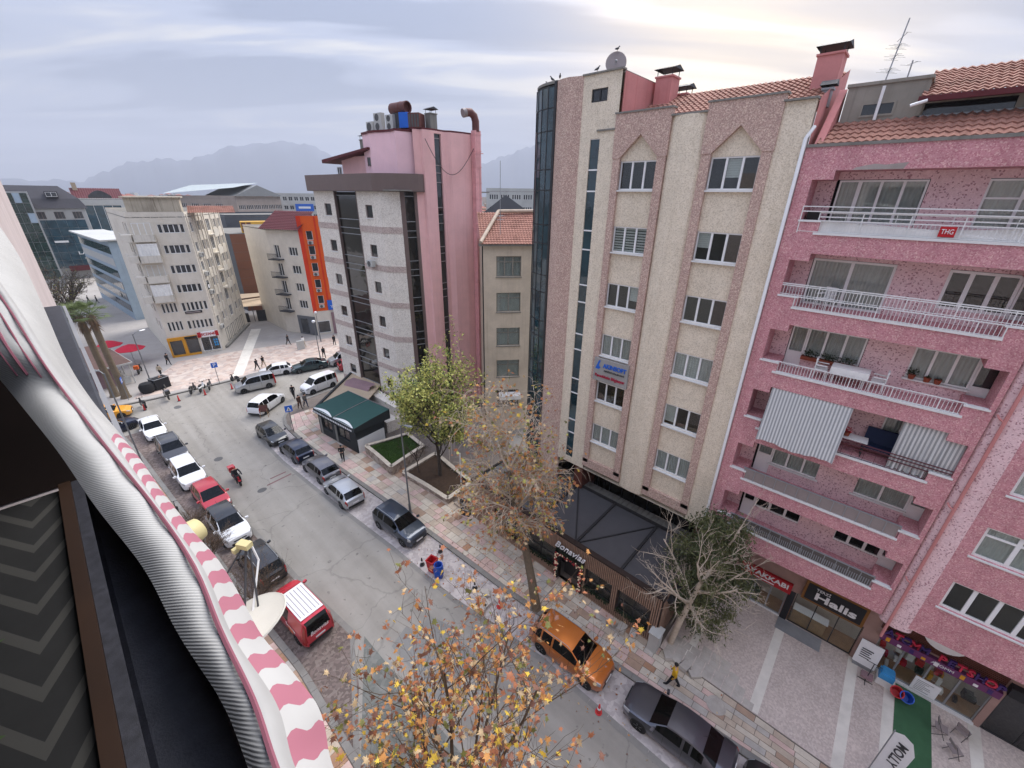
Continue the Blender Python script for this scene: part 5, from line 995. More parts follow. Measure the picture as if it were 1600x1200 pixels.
# behind the gap: grey gable and a white block
GB_,_=block('grey_gable_hall','blue-grey gabled hall behind the old house',[(47.5,51.5),(54.5,44),(66,56),(58,64)],18.4,'grey_clad',par=0); fr=frseg((0,0),(7,-7.5)); m=MB(); m.add([(-.2,0,18.4),(5,0,22.2),(10.5,0,18.6),(-.2,14,18.4),(5,14,22.2),(10.5,14,18.6)],[(0,2,1),(0,1,4,3),(1,2,5,4)]); m.build('gable','grey_clad',GB_,mw=fr)
block('white_slab_block','long white block with small windows on the skyline in the gap',[(112,114.5),(127,97),(140,110),(125,128)],23.6,'roof_pale',{0:sum([grid(1+q*4,4+q*4,4,.2,13,4,3,1.6) for q in range(5)],[])},roof='maroon',par=1.0)
# distant town: reads as one mass
dm=MB(); rg=random.Random(5)
for i in range(620):
    az=R(rg.uniform(-8,70)); D=rg.uniform(260,1500) if rg.random()<.7 else rg.uniform(230,420); w=rg.uniform(8,16); h=rg.uniform(8,17)+D*.002; x,y=D*math.sin(az),D*math.cos(az)
    if D<300 and 8<math.degrees(az)<26: continue
    c=rg.randrange(3); dm.obox((x,y,h/2),(w/2,w/2,h/2),RZ(rg.random()*3).to_3x3(),c)
    a=rg.random()*3
    if rg.random()<.55: s=w*.56; dm.add([(x-s,y-s,h),(x+s,y-s,h),(x+s,y+s,h),(x-s,y+s,h),(x,y,h+w*.22)],[(0,1,4),(1,2,4),(2,3,4),(3,0,4)],3)
mat('town_roof',S(168,100,82,.7),.8,.15,.2); o=dm.build('distant_town',['roof_pale','cafe_cream','school_wall','town_roof'],kind='stuff'); o['label']='mass of pale houses with red roofs on the skyline'; o['category']='houses'
# small kiosk with hip roof and red parasol by the palms
mat('kiosk_roof',S(122,96,88,.7),.8,.15,2,.1); mat('parasol_red',S(200,35,60,.8),.8,.08,3)
t=thing('tiled_kiosk','low kiosk with brown tiled hip roof beside the palms','kiosk',(1.2,70,0),R(8)); m=MB(); m.add([(-8,-4,2.9),(1.8,-4,2.9),(1.8,4,2.9),(-8,4,2.9),(-4,0,4.8),(-.5,0,4.8)],[(0,1,5,4),(1,2,5),(2,3,4,5),(3,0,4)]); m.build('roof','kiosk_roof',t); m=MB(); m.box(-8,-4.05,2.7,1.85,-3.95,2.9); m.box(1.75,-4,2.7,1.85,4,2.9); m.build('fascia','roof_pale',t); m=MB(); m.box(-7,-3,.1,.5,3,2.7); m.build('walls','mauve',t); m=MB(); [m.box(.6,-3.6+i*1.1,.3,1.2,-3.5+i*1.1,1.1) for i in range(5)]; m.box(.8,-3.8,1.0,.9,3.8,1.1); m.build('railings','roof_pale',t); [MB().tube([(1.5,y,.1),(1.5,y,2.8)],.07,6).build('post','roof_pale',t) for y in(-3.7,0,3.7)]
for i,(x,y,r,lb_) in enumerate(((4.3,74.5,1.7,'red parasol at the kiosk corner'),(2.6,78.5,1.5,'darker red parasol behind the kiosk'))):
    t=thing('parasol',lb_,'parasol',(x,y,.1)); m=MB(); m.lathe([(r,2.2),(r,2.25),(r*.5,2.65),(.02,2.9)],n=8); m.build('canopy','parasol_red',t); MB().tube([(0,0,0),(0,0,2.8)],.03,6).build('pole','grey_metal',t)
# ================================================================ VEHICLES
for nme,c,mt_ in (('car_black',(.012,.012,.013),0),('car_navy',S(30,40,66,.7),.3),('car_grey',S(112,110,114,.8),.65),('car_silver',S(190,192,194,.85),.65),('car_suv',S(60,68,82,.8),.6),('car_orange',S(196,112,40,.9),.5),('car_sedan',S(88,88,96,.8),.7),('car_white',(.72,.72,.72),0),('car_red',S(196,42,54,.75),.1),('car_vanred',S(206,40,58,.78),0),('car_taxi',S(240,165,45,.8),0),('car_green',S(36,66,72,.7),.3),('car_charcoal',S(84,82,82,.65),.4)):
    paint(nme,c,.28,mt_,.9)
mat('trim_black',(.02,.02,.02),.6,.2,6); mat('lamp_clear',(.34,.35,.36),.1,.1,5,0,.8); mat('lamp_red',S(170,20,25,.7),.15,.1,5,0,.7); mat('plate',(.75,.75,.75),.4); mat('rim_silver',(.42,.43,.44),.3,.1,6,0,.5,metal=.7); mat('seat_fabric',(.05,.05,.05),.9)
PROF={
 'hatch':dict(L=3.95,W=1.72,H=1.46,prof=[(0,.56),(.015,.68),(.07,.78),(.24,.93),(.43,1.40),(.55,1.46),(.74,1.44),(.87,1.37),(.965,1.02),(.995,.92),(1,.6)],cowl=.24,rf=.43,rr=.87,rb=.965,wh=(.19,.80),belt=(.90,.98)),
 'sedan':dict(L=4.62,W=1.78,H=1.45,prof=[(0,.55),(.015,.68),(.08,.80),(.27,.95),(.42,1.38),(.52,1.45),(.66,1.43),(.74,1.36),(.86,1.08),(.97,1.04),(.995,.92),(1,.6)],cowl=.27,rf=.42,rr=.74,rb=.86,wh=(.19,.79),belt=(.92,.99)),
 'suv':dict(L=4.35,W=1.82,H=1.62,prof=[(0,.62),(.015,.80),(.06,.92),(.25,1.05),(.41,1.53),(.52,1.62),(.78,1.61),(.90,1.54),(.97,1.12),(.995,.98),(1,.65)],cowl=.25,rf=.41,rr=.90,rb=.97,wh=(.19,.80),belt=(1.0,1.07)),
 'van':dict(L=4.35,W=1.82,H=1.84,prof=[(0,.62),(.015,.82),(.05,.94),(.19,1.12),(.33,1.68),(.42,1.80),(.7,1.84),(.95,1.80),(.985,1.66),(.995,1.0),(1,.65)],cowl=.19,rf=.33,rr=.95,rb=.995,wh=(.18,.80),belt=(1.08,1.12)),
 'mpv':dict(L=4.5,W=1.8,H=1.66,prof=[(0,.58),(.015,.72),(.06,.84),(.2,1.0),(.4,1.55),(.52,1.66),(.8,1.64),(.92,1.55),(.985,1.1),(.997,.98),(1,.6)],cowl=.2,rf=.4,rr=.92,rb=.985,wh=(.18,.80),belt=(.98,1.06)),
}
WH={}
def wheel(par,x,y,r,sgn):
    k=round(r,2)
    if k not in WH:
        WH[k]=(MB().lathe([(r*.62,-.1),(r*.9,-.105),(r,-.07),(r,.07),(r*.9,.105),(r*.62,.1)],n=20,axis='y').mesh('tyre','rubber',35),None)
        m=MB(); m.lathe([(r*.64,-.09),(r*.64,.075),(r*.55,.06),(r*.2,.085),(.001,.09)],n=20,axis='y')
        for q in range(5):
            a=q*2*PI/5; m.obox((r*.4*math.cos(a),.088,r*.4*math.sin(a)),(r*.22,.012,r*.07),Matrix.Rotation(-a,3,'Y'))
        WH[k]=(WH[k][0],m.mesh('rim','rim_silver',35))
    w=ob('wheel',WH[k][0],par,T(x,y,r)@(RZ(PI) if sgn<0 else Matrix.Identity(4))); ob('rim',WH[k][1],w); return w
def car(kind,col,u,v,ang,label,roofcol=None,rails=False,group=None,name='parked_car',cat='car',sc=1.,tinted=True,solid_sides=False,glassm='car_glass',rl=.32):
    """u,v centre; ang = heading in world degrees (0=+X,90=+Y)"""
    p=PROF[kind]; L_,Wd=p['L']*sc,p['W']*sc; t=thing(name,label,cat,(v,u,.005),R(ang),group); r=rl
    cs=[c*L_ for c in p['wh']]; Ra=r+.06
    key=sorted({round(q*L_,3) for q,_ in p['prof']}|{round(c+Ra*k,3) for c in cs for k in(-1,-.92,-.7,-.38,0,.38,.7,.92,1)}|{round(q*L_,3) for q in (p['cowl']+(p['rf']-p['cowl'])*.45,p['cowl']+(p['rf']-p['cowl'])*.55,p['rf']+.015,(p['rf']+p['rr'])/2-.012,(p['rf']+p['rr'])/2+.012,p['rr']-.10,p['rr']-.08,.03,.12,.93)})
    xs=[key[0]]
    for q in key[1:]:
        if q-xs[-1]>.022: xs.append(q)
    if xs[-1]<L_-.001: xs.append(L_)
    H=1.
    def ztop(x): return itp(x/L_,p['prof'])
    def wid(x): f=x/L_; return Wd/2*itp(f,[(0,.70),(.02,.82),(.07,.94),(.16,.99),(.3,1),(.8,1),(.93,.965),(.98,.90),(1,.82)])
    def belt(x): f=x/L_; return p['belt'][0]+(p['belt'][1]-p['belt'][0])*f
    rings=[]
    for x in xs:
        zt=ztop(x); w=wid(x); zb=.24
        for c in cs:
            if abs(x-c)<=Ra*.999: zb=max(zb,math.sqrt(max(0,Ra*Ra-(x-c)**2))+r)
        f=x/L_
        if f<.02 or f>.98: zb=max(zb,.32)
        be=min(belt(x),zt-.03); cab=max(0,min(1,(zt-belt(x))/.42))
        wr=w*(.90-.15*cab); zsh=be
        z1=max(zb+.015,.45); z2=max(z1+.01,.62*zsh+.18)
        z2=min(z2,zsh-.02); z1=min(z1,z2-.01); zb=min(zb,z1-.005)
        pts=[(w*.95,zb),(w,z1),(w*.995,z2),(w*.955,zsh),(wr+.0,max(zsh+.012,zt-.055)),(wr*.93,max(zsh+.02,zt-.018)),(wr*.5,zt-.0),(0,zt+.008)]
        rings.append([(L_/2-x,y,z) for y,z in pts]+[(L_/2-x,-y,z) for y,z in pts[-2::-1]])
    m=MB(); n=len(rings[0]); m.v=[q for rg_ in rings for q in rg_]
    lists={'headlight':[], 'taillight':[], 'body':[], 'windshield':[], 'rear_window':[], 'side_window':[], 'roof':[]}
    cow,rf,rr,rb=(p[k]*L_ for k in('cowl','rf','rr','rb')); mid=(rf+rr)/2
    for i in range(len(xs)-1):
        xa,xb=xs[i],xs[i+1]; xm=(xa+xb)/2
        for k in range(n-1):
            f=(i*n+k,i*n+k+1,(i+1)*n+k+1,(i+1)*n+k); kk=min(k,n-2-k); cl='body'
            if cow<xm<rf and kk>=5: cl='windshield'
            elif rr<xm<rb and kk>=5: cl='rear_window'
            elif kk==3:
                if xm>cow+(rf-cow)*.5 and xm<rr+(.3 if kind in('van',) else .25)*(rb-rr) :
                    if abs(xm-mid)>.013*L_ and not (p['rr']-.095<xm/L_<p['rr']-.085): cl='side_window'
                    if solid_sides and xm>mid: cl='body'
            if .008*L_<xm<(.075 if kind!='suv' else .065)*L_ and kk in(2,3): cl='headlight'
            if xm>.955*L_ and kk in((2,3) if kind!='van' else (1,2,3)): cl='taillight'
            if rf<xm<rr and kk>=4 and cl=='body': cl='roof'
            lists[cl].append(f)
    lists['body']+=[tuple(range(n))[::-1],tuple((len(xs)-1)*n+k for k in range(n))]
    def sub(name,fs,mt_,par):
        if not fs: return None
        ids=sorted({i for f in fs for i in f}); mp={a:b for b,a in enumerate(ids)}; q=MB(); q.v=[m.v[i] for i in ids]; q.f=[tuple(mp[i] for i in f) for f in fs]; q.m=[0]*len(fs)
        return q.build(name,mt_,par,smooth=32)
    body=sub('body',lists['body'],col,t); sub('roof',lists['roof'],roofcol or col,t); sub('windshield',lists['windshield'],glassm,t); sub('rear_window',lists['rear_window'],glassm,t)
    lf=[f for f in lists['side_window'] if m.v[f[0]][1]>0]; rf_=[f for f in lists['side_window'] if m.v[f[0]][1]<0]
    for side in(lf,rf_):
        for cond in(lambda q:q<mid,lambda q:q>=mid): sub('side_window',[f for f in side if cond(L_/2-sum(m.v[i][0] for i in f)/4)],glassm,t)
    # inside, underbody, arches
    q=MB(); q.box(-L_/2+.12,-Wd/2+.16,.2,L_/2-.12,Wd/2-.16,.5); q.box(-L_*.36,-Wd/2+.2,.5,L_*.12,Wd/2-.2,.72); [q.box(x_,y_-.22,.6,x_+.14,y_+.22,1.12) for x_ in(-.05*L_,-.24*L_) for y_ in(-.36,.36)]; q.build('interior','seat_fabric',t)
    q=MB(); [q.tube([(L_/2-c,s*(Wd/2-.30),r),(L_/2-c,s*(Wd/2-.02),r)],Ra*.985,18) for c in cs for s in(-1,1)]; q.build('wheel_well','trim_black',t)
    for c in cs:
        for s in(-1,1): wheel(t,L_/2-c,s*(Wd/2-.10),r,s)
    fx=L_/2; zt0=ztop(.05*L_)
    for s in(-1,1):
        sub('headlight',[f for f in lists['headlight'] if m.v[f[0]][1]*s>0],'lamp_clear',t); sub('taillight',[f for f in lists['taillight'] if m.v[f[0]][1]*s>0],'lamp_red',t)
        q=MB(); q.obox((fx-cow-.22,s*(Wd/2+.09),belt(cow)+.07),(.06,.10,.065),RZ(-s*.25).to_3x3()); q.build('mirror',col,t)
        q=MB()
        for xx in (rf*.93,mid,rr-.02*L_):
            j=min(range(len(xs)),key=lambda a:abs(xs[a]-xx)); pt=rings[j]
            a=[pt[k] if s>0 else pt[n-1-k] for k in (1,2,3)]; q.v+=sum([[(v_[0]-.008,v_[1]+s*.004,v_[2]),(v_[0]+.008,v_[1]+s*.004,v_[2])] for v_ in a],[]); b=len(q.v)-6
            q.f+=[(b,b+1,b+3,b+2),(b+2,b+3,b+5,b+4)]; q.m+=[0,0]
        q.build('door_seam','trim_black',t,kind='stuff'); q=MB()
        for xx in (mid-.22,rr-.35): q.box(L_/2-xx-.09,s*(wid(xx)+.0),belt(xx)-.14,L_/2-xx+.09,s*(wid(xx)+.02),belt(xx)-.11)
        q.build('door_handle',col,t)
    q=MB(); q.box(fx-.06,-Wd*.3,.34,fx+.012,Wd*.3,.50); q.box(fx-.08,-Wd*.22,.58,fx+.006,Wd*.22,.66); q.build('grille','trim_black',t)
    q=MB(); q.box(fx-.02,-.26,.44,fx+.022,.26,.54); q.build('number_plate','plate',t); MB().box(-fx-.014,-.26,.56 if kind!='sedan' else .7,-fx+.02,.26,.66 if kind!='sedan' else .8).build('number_plate','plate',t)
    q=MB(); q.box(-fx-.01,-Wd*.36,.30,-fx+.1,Wd*.36,.46); q.build('rear_bumper','trim_black',t)
    if rails:
        q=MB(); [q.tube([(L_/2-rf-.12,s*Wd*.345,ztop(rf+.12)+.0),(L_/2-rf-.25,s*Wd*.345,ztop(rf+.3)+.05),(L_/2-rr+.25,s*Wd*.345,ztop(rr-.3)+.05),(L_/2-rr+.1,s*Wd*.345,ztop(rr-.1)-.0)],.018,6) for s in(-1,1)]; q.build('roof_rail','grey_metal',t)
    q=MB(); q.tube([(L_/2-rr+.15,0,ztop(rr-.15)),(L_/2-rr-.02,0,ztop(rr-.15)+.16)],.008,4); q.build('aerial','trim_black',t)
    return t
# lay-by on the far side. centre = wheel line + half width
car('hatch','car_black',40.6,10.0,-87,'black hatchback facing the camera, first in the far lay-by at the corner',rl=.3)
car('hatch','car_navy',36.1,10.45,93,'dark blue hatchback parked between the black and the grey hatchback')
car('hatch','car_grey',31.7,10.75,92,'dark grey hatchback in front of the silver one in the far lay-by',sc=1.03)
car('hatch','car_silver',27.5,10.6,90,'silver hatchback parked between the grey hatchback and the dark SUV',sc=1.03)
car('suv','car_suv',21.1,11.55,-86,'dark blue-grey crossover facing the camera beside the street lamp',rails=True)
car('suv','car_orange',6.9,12.5,-87.5,'copper orange SUV with roof rails parked below the yellow-leaved tree',rails=True)
car('sedan','car_sedan',1.35,12.75,93,'dark grey metallic sedan in the near lay-by at the bottom')
car('suv','car_black',-3.4,13.0,92,'black car cut off by the bottom edge behind the dark sedan')
# lay-by on the near side
car('sedan','car_white',50.2,2.35,-90,'white sedan at the junction end of the near lay-by',sc=.97)
car('suv','car_charcoal',44.2,2.75,-88.5,'charcoal pickup-like SUV parked behind the white sedan',rails=True,sc=1.02)
car('suv','car_white',39.0,2.85,-88,'white SUV between the charcoal SUV and the red hatchback',sc=1.0)
car('hatch','car_red',34.3,3.3,-87,'red hatchback in the near lay-by next to the bicycle pavement',sc=1.02)
car('suv','car_white',29.8,3.25,-87,'white crossover with black roof and bonnet in the near lay-by',roofcol='car_black',sc=.98)
car('suv','car_black',24.6,3.6,94,'black crossover with roof rails in front of the red van',rails=True,sc=.93)
vn=car('van','car_vanred',19.35,3.85,95,'red delivery van with white roof and restaurant lettering',solid_sides=True,name='delivery_van',cat='van')
MB().box(-1.75,-.62,1.825,.55,.62,1.86).build('roof_panel','car_white',vn); m=MB(); [m.box(-1.6,-.5+i*.2,1.86,.4,-.47+i*.2,1.872) for i in range(6)]; m.build('roof_ribs','panel_grey',vn)
text(vn,'Bonavias',.34,'sign_white',T(-2.19,0,1.02)@RZ(-PI/2),ext=.006,shear=.3,maxw=1.0); text(vn,'Bonavias',.34,'sign_white',T(-.9,.915,1.0)@RZ(PI),ext=.004,shear=.3,maxw=1.0); m=MB(); m.prism([(-.3+.3*math.cos(a*PI/5),.2*math.sin(a*PI/5)) for a in range(10)],0,.006); m.build('burger_print','sign_orange',vn,mw=T(-.6,.912,.85)@Matrix.Rotation(-PI/2,4,'X'))
car('sedan','car_navy',53.0,-.6,20,'dark blue car turning at the junction behind the lamp post',name='moving_car')
car('sedan','car_taxi',57.4,-.6,-12,'yellow taxi by the palms at the junction',name='taxi',cat='taxi')
car('van','car_silver',54.3,13.0,-196+8,'silver van-like estate driving across the junction',name='moving_car')
car('hatch','car_white',57.2,16.4,162,'white hatchback parked at the plaza kerb in front of the green sedan'); car('sedan','car_green',55.7,20.2,168,'dark green old sedan parked at the plaza kerb'); car('van','car_silver',54.6,24.7,168,'silver van partly hidden behind the granite tower',sc=.98); car('hatch','car_red',52.0,24.6,-15,'red car only just visible past the granite tower')
car('van','car_white',48.6,18.3,188,'white delivery van with black bumper at the cafe corner',sc=.98); car('mpv','car_white',47.9,12.1,36,'white people carrier turning at the corner',name='moving_car')
# ================================================================ TWO-WHEELERS
def scooter(u,v,ang,label,col='car_black',box=None,group='motorbikes parked at the plaza kerb',stand=.09,name='motorbike'):
    t=thing(name,label,'motorbike',(v,u,.0 if name!='motorbike' else .12),R(ang),group)
    for x in(.62,-.62): ob('wheel',(WH.get('moto') or WH.setdefault('moto',MB().lathe([(.16,-.05),(.27,-.055),(.3,-.03),(.3,.03),(.27,.055),(.16,.05)],n=14,axis='y').mesh('wheel','rubber',35))),t,T(x,0,.3))
    m=MB(); m.tube([(-.85,0,.62),(-.5,0,.66),(-.1,0,.55),(.1,0,.38),(.35,0,.36),(.45,0,.6),(.5,0,.9)],[.08,.17,.17,.12,.11,.13,.07],8); m.tube([(.5,0,.95),(.58,0,.6),(.62,0,.3)],.035,6); m.obox((.62,0,.55),(.2,.09,.03),Matrix.Identity(3)); m.build('frame',col,t,smooth=60)
    m=MB(); m.tube([(-.75,0,.78),(-.4,0,.82),(-.05,0,.76)],[.1,.16,.1],8); m.build('seat','trim_black',t,smooth=60); m=MB(); m.tube([(.4,-.34,1.02),(.5,-.1,.98),(.5,.1,.98),(.4,.34,1.02)],.02,6); m.lathe([(.07,.9),(.08,1.0),(.02,1.04)],(.54,0,0),8); m.build('handlebar','trim_black',t)
    m=MB(); [m.tube([(.46,y,1.0),(.44,y*1.15,1.2)],.012,4) for y in(-.22,.22)]; m.build('mirrors','trim_black',t)
    if box: MB().box(-1.05,-.24,.8,-.58,.24,1.25).build('delivery_box',box,t)
    return t
for u,v,a,lb_,c,b in ((57.6,2.65,100,'dark motorbike parked next to the yellow taxi','car_black',None),(58.4,4.9,95,'dark motorbike with top box at the kerb beside the walking man','car_black','car_black'),(58.2,7.4,60,'leftmost of the three scooters below the parking sign','car_black',None),(58.0,8.3,60,'white scooter in the middle of the three below the parking sign','car_white',None),(58.0,9.1,70,'rightmost of the three scooters below the parking sign','car_grey',None),(57.8,11.8,110,'lone scooter right of the parking sign','car_black',None),(70.2,4.2,70,'motorbike standing by the kiosk beside the lamp post','car_black','sign_orange')): scooter(u,v,a,lb_,c,b)
RD=scooter(35.5,5.4,-88,'red delivery scooter with red top box riding towards the camera','car_red','car_red',None,name='delivery_scooter')
t=thing('bicycle','bicycle-like kick scooter leaning at the pavement edge behind the awning','bicycle',(1.0,34.2,.12),R(70)); [ob('wheel',WH.setdefault('bw',MB().lathe([(.20,-.02),(.24,-.02),(.24,.02),(.20,.02)],n=16,axis='y').mesh('wheel','rubber')),t,T(x,0,.24)) for x in(.5,-.5)]; m=MB(); m.tube([(-.5,0,.24),(-.1,0,.2),(.3,0,.25),(.42,0,1.05)],.025,6); m.tube([(.42,-.25,1.05),(.42,.25,1.05)],.018,6); m.tube([(.5,0,.24),(.44,0,.6)],.02,6); m.build('frame','black_metal',t); MB().box(-.3,-.06,.2,.25,.06,.23).build('deck','black_metal',t)
# ================================================================ PEOPLE
mat('skin',S(205,160,135,.75),.6,.08,6); mat('hair_dark',(.02,.016,.013),.7,.3,9); mat('cloth_black',(.02,.02,.022),.9,.2,6); mat('cloth_yellow',S(235,185,40,.8),.85,.12,6); mat('cloth_jeans',S(70,84,110,.6),.9,.15,6); mat('cloth_beige',S(196,182,158,.75),.9,.12,6); mat('cloth_grey',S(120,118,112,.7),.9,.12,6); mat('cloth_brown',S(96,72,58,.6),.9,.15,6); mat('helmet_red',S(190,30,40,.8),.3,.05,5)
def person(u,v,ang,label,top='cloth_black',leg='cloth_black',stride=.0,h=1.72,z=.125,name='person',pose='walk',hair='hair_dark',parent=None):
    k=h/1.72; s=stride
    J={'pel':(0,0,.93),'sp':(0,0,1.12),'ch':(.02,0,1.32),'nk':(.03,0,1.47),'hd':(.05,0,1.60),'ht':(.05,0,1.67)}
    for sd,y in(('l',.10),('r',-.10)):
        q=s if sd=='l' else -s
        J[sd+'h']=(0,y,.90); J[sd+'k']=(q*.45+.03*abs(s),y*1.05,.50); J[sd+'a']=(q*.95-(.12 if q<0 else 0),y,.09+(.06*abs(s) if q<0 else 0)); J[sd+'t']=(q*.95+.16-(.12 if q<0 else 0),y*1.2,.035)
        J[sd+'s']=(0.0,y*1.9,1.40); J[sd+'e']=(-q*.3-.03,y*2.15,1.13); J[sd+'w']=(-q*.45+.06,y*2.1,.89); J[sd+'f']=(-q*.46+.08,y*2.1,.80); J[sd+'p']=(-q*.45+.10,y*1.9,.85)
    if pose=='sit':
        for sd,y in(('l',.14),('r',-.14)):
            J[sd+'k']=(.42,y,.78); J[sd+'a']=(.30,y,.36); J[sd+'t']=(.44,y*1.1,.31); J[sd+'e']=(.18,y*2.2,1.15); J[sd+'w']=(.45,y*2.2,1.06); J[sd+'f']=(.55,y*2.1,1.06); J[sd+'p']=(.52,y*1.8,1.10)
    if pose=='hands':
        for sd,y in(('l',.10),('r',-.10)): J[sd+'e']=(.0,y*2.5,1.12); J[sd+'w']=(.24,y*.9,1.05); J[sd+'f']=(.28,y*.3,1.04); J[sd+'p']=(.27,y*.8,1.09)
    E_=[('pel','sp'),('sp','ch'),('ch','nk'),('nk','hd'),('hd','ht')]
    for sd in 'lr': E_+=[('pel',sd+'h'),(sd+'h',sd+'k'),(sd+'k',sd+'a'),(sd+'a',sd+'t'),('ch',sd+'s'),(sd+'s',sd+'e'),(sd+'e',sd+'w'),(sd+'w',sd+'f'),(sd+'w',sd+'p')]
    rad={'pel':(.16,.13),'sp':(.155,.12),'ch':(.19,.13),'nk':(.06,.06),'hd':(.085,.105),'ht':(.07,.085),'h':(.115,.115),'k':(.078,.078),'a':(.055,.055),'t':(.04,.035),'s':(.075,.075),'e':(.052,.052),'w':(.036,.036),'f':(.028,.035),'p':(.014,.014)}
    names=list(J); me=bpy.data.meshes.new('body'); me.from_pydata([tuple(c*k for c in J[n]) for n in names],[(names.index(a),names.index(b)) for a,b in E_],[])
    o=bpy.data.objects.new('tmp',me); COL.objects.link(o); md=o.modifiers.new('s','SKIN'); md.use_smooth_shade=True
    for i,n in enumerate(names):
        r_=rad[n if n in rad else n[1:]]; sv=me.skin_vertices[0].data[i]; sv.radius=(r_[0]*k,r_[1]*k); sv.use_root=(n=='pel')
    s2=o.modifiers.new('d','SUBSURF'); s2.levels=1; s2.render_levels=1
    bpy.context.view_layer.update(); em=bpy.data.meshes.new_from_object(o.evaluated_get(bpy.context.evaluated_depsgraph_get())); bpy.data.objects.remove(o)
    for mm_ in (top,leg,'skin',hair,'trim_black'): em.materials.append(MT(mm_))
    for p_ in em.polygons:
        c=p_.center/k; zz=c.z
        if zz>1.50: mi=3 if (c.x<.05 or zz>1.66) else 2
        elif zz>1.45: mi=2
        elif abs(c.y)>.185 and zz<.93 and pose!='sit': mi=2
        elif zz>.95 or (abs(c.y)>.18 and zz>.7): mi=0
        elif zz<.10: mi=4
        else: mi=1
        if pose=='sit' and zz<.36: mi=4
        if pose=='hands' and c.x>.2 and 1<zz<1.12: mi=2
        p_.material_index=mi; p_.use_smooth=True
    t=thing(name,label,'person',(v,u,z),R(ang)); em.name='body'; ob('body',em,t)
    MB().lathe([(.001,-.012),(.014,-.004),(.012,.01),(.001,.02)],(.155*k,0,1.585*k),6).build('nose','skin',t,smooth=60)
    if hair not in('skin',):
        m=MB(); m.lathe([(.088,-.03),(.098,.02),(.085,.075),(.05,.105),(.001,.115)],(.032*k,0,1.60*k),12,sc=(1.05,.88)); m.build('hair' if hair!='helmet_red' else 'helmet',hair,t,smooth=60)
    return t
person(2.35,14.65,100,'person in a yellow jacket and black trousers striding along the pavement','cloth_yellow','cloth_black',.24)
person(31.9,12.8,-125,'person in a black jacket standing on the pavement looking at a phone','cloth_black','cloth_black',.05,pose='hands')
rd=person(35.35,5.4,-88,'helmeted rider in black on the red delivery scooter','cloth_black','cloth_black',0,pose='sit',hair='helmet_red',z=-.05,h=1.72)
for u,v,a,lb_,tp,lg,st in ((67.9,22.2,-60,'person in black walking alone in the middle of the plaza','cloth_black','cloth_black',.3),(65.3,23.5,100,'person in a white top and pale trousers on the plaza','curtain_white','cloth_beige',.3),(60.0,15.1,-70,'left one of two people in black walking on the plaza','cloth_black','cloth_black',.35),(60.6,16.1,-70,'right one of two people walking together, pale trousers','cloth_black','cloth_beige',.3),(48.0,15.0,-120,'person in black stepping off the cafe corner behind the white van','cloth_black','cloth_black',.3),(44.8,14.4,-80,'person in a long brown coat by the cafe corner','cloth_brown','cloth_brown',.15),(44.7,15.0,-80,'person in grey beside the brown coat at the cafe corner','cloth_grey','cloth_jeans',.2),(58.4,23.5,-100,'person in black walking past the plaza lamp','cloth_black','cloth_black',.3),(66.5,5.8,60,'person in a beige jacket walking towards the pharmacy','cloth_beige','cloth_black',.35),(62.1,5.2,100,'bald person in a dark coat behind the parked motorbikes','cloth_black','cloth_grey',.3),(70.9,7.4,-60,'person in black in front of the yellow shop','cloth_black','cloth_black',.2),(62.7,27.2,-90,'person in black standing at the edge of the tower','cloth_black','cloth_black',.1),(125.,3.8,0,'left one of two people far up the shopping street','cloth_black','cloth_black',.3),(124.,5.0,0,'right one of two people far up the shopping street','cloth_black','cloth_black',.2)):
    person(u,v,a,lb_,tp,lg,st,hair='skin' if 'bald' in lb_ else 'hair_dark')
# ================================================================ STREET FURNITURE
mat('lamp_grey',S(138,140,142,.7),.5,.1,4,0,.4,metal=.3)
def lamp(u,v,h,label,arm=0,rz=0,globe=False):
    t=thing('street_lamp',label,'street lamp',(v,u,.1),rz); m=MB(); m.tube([(0,0,0),(0,0,.9),(0,0,.92),(0,0,h)],[.10,.09,.065,.045],8); m.build('pole','lamp_grey',t,smooth=40); MB().box(-.15,-.15,0,.15,.15,.05).build('base_plate','lamp_grey',t)
    if globe: m=MB(); m.lathe([(.08,h),(.2,h+.1),(.24,h+.22),(.18,h+.36),(.001,h+.42)],n=12); m.build('globe','sign_white',t,smooth=60)
    else: m=MB(); m.tube([(0,0,h-.1),(arm*.5,0,h+.12),(arm,0,h+.15)],.035,6); m.build('arm','lamp_grey',t); m=MB(); m.lathe([(.05,-.35),(.11,-.25),(.13,.1),(.08,.3)],n=8,axis='x',c=(arm+.25,0,h+.14),sc=(1,.5)); m.build('lamp_head','sign_white' if arm>.7 else 'lamp_grey',t,smooth=60)
    return t
lamp(21.9,13.0,7.6,'tall grey street lamp on the pavement beside the dark crossover',.4,R(-70)); lamp(62.5,4.3,7.0,'street lamp with white head by the plaza kiosk',.9,R(30)); lamp(57.6,22.6,5.6,'globe-topped street lamp on the plaza beside the tower',globe=True); lamp(66,26.5,4.6,'slim plaza lamp post in front of the orange block',globe=True)
lamp(41.5,.5,9.5,'dark street lamp rising behind the awning in the near lay-by',.6,R(120))
lamp(66,-3.2,15.5,'very tall lamp mast at the far left edge',1.2,R(150))
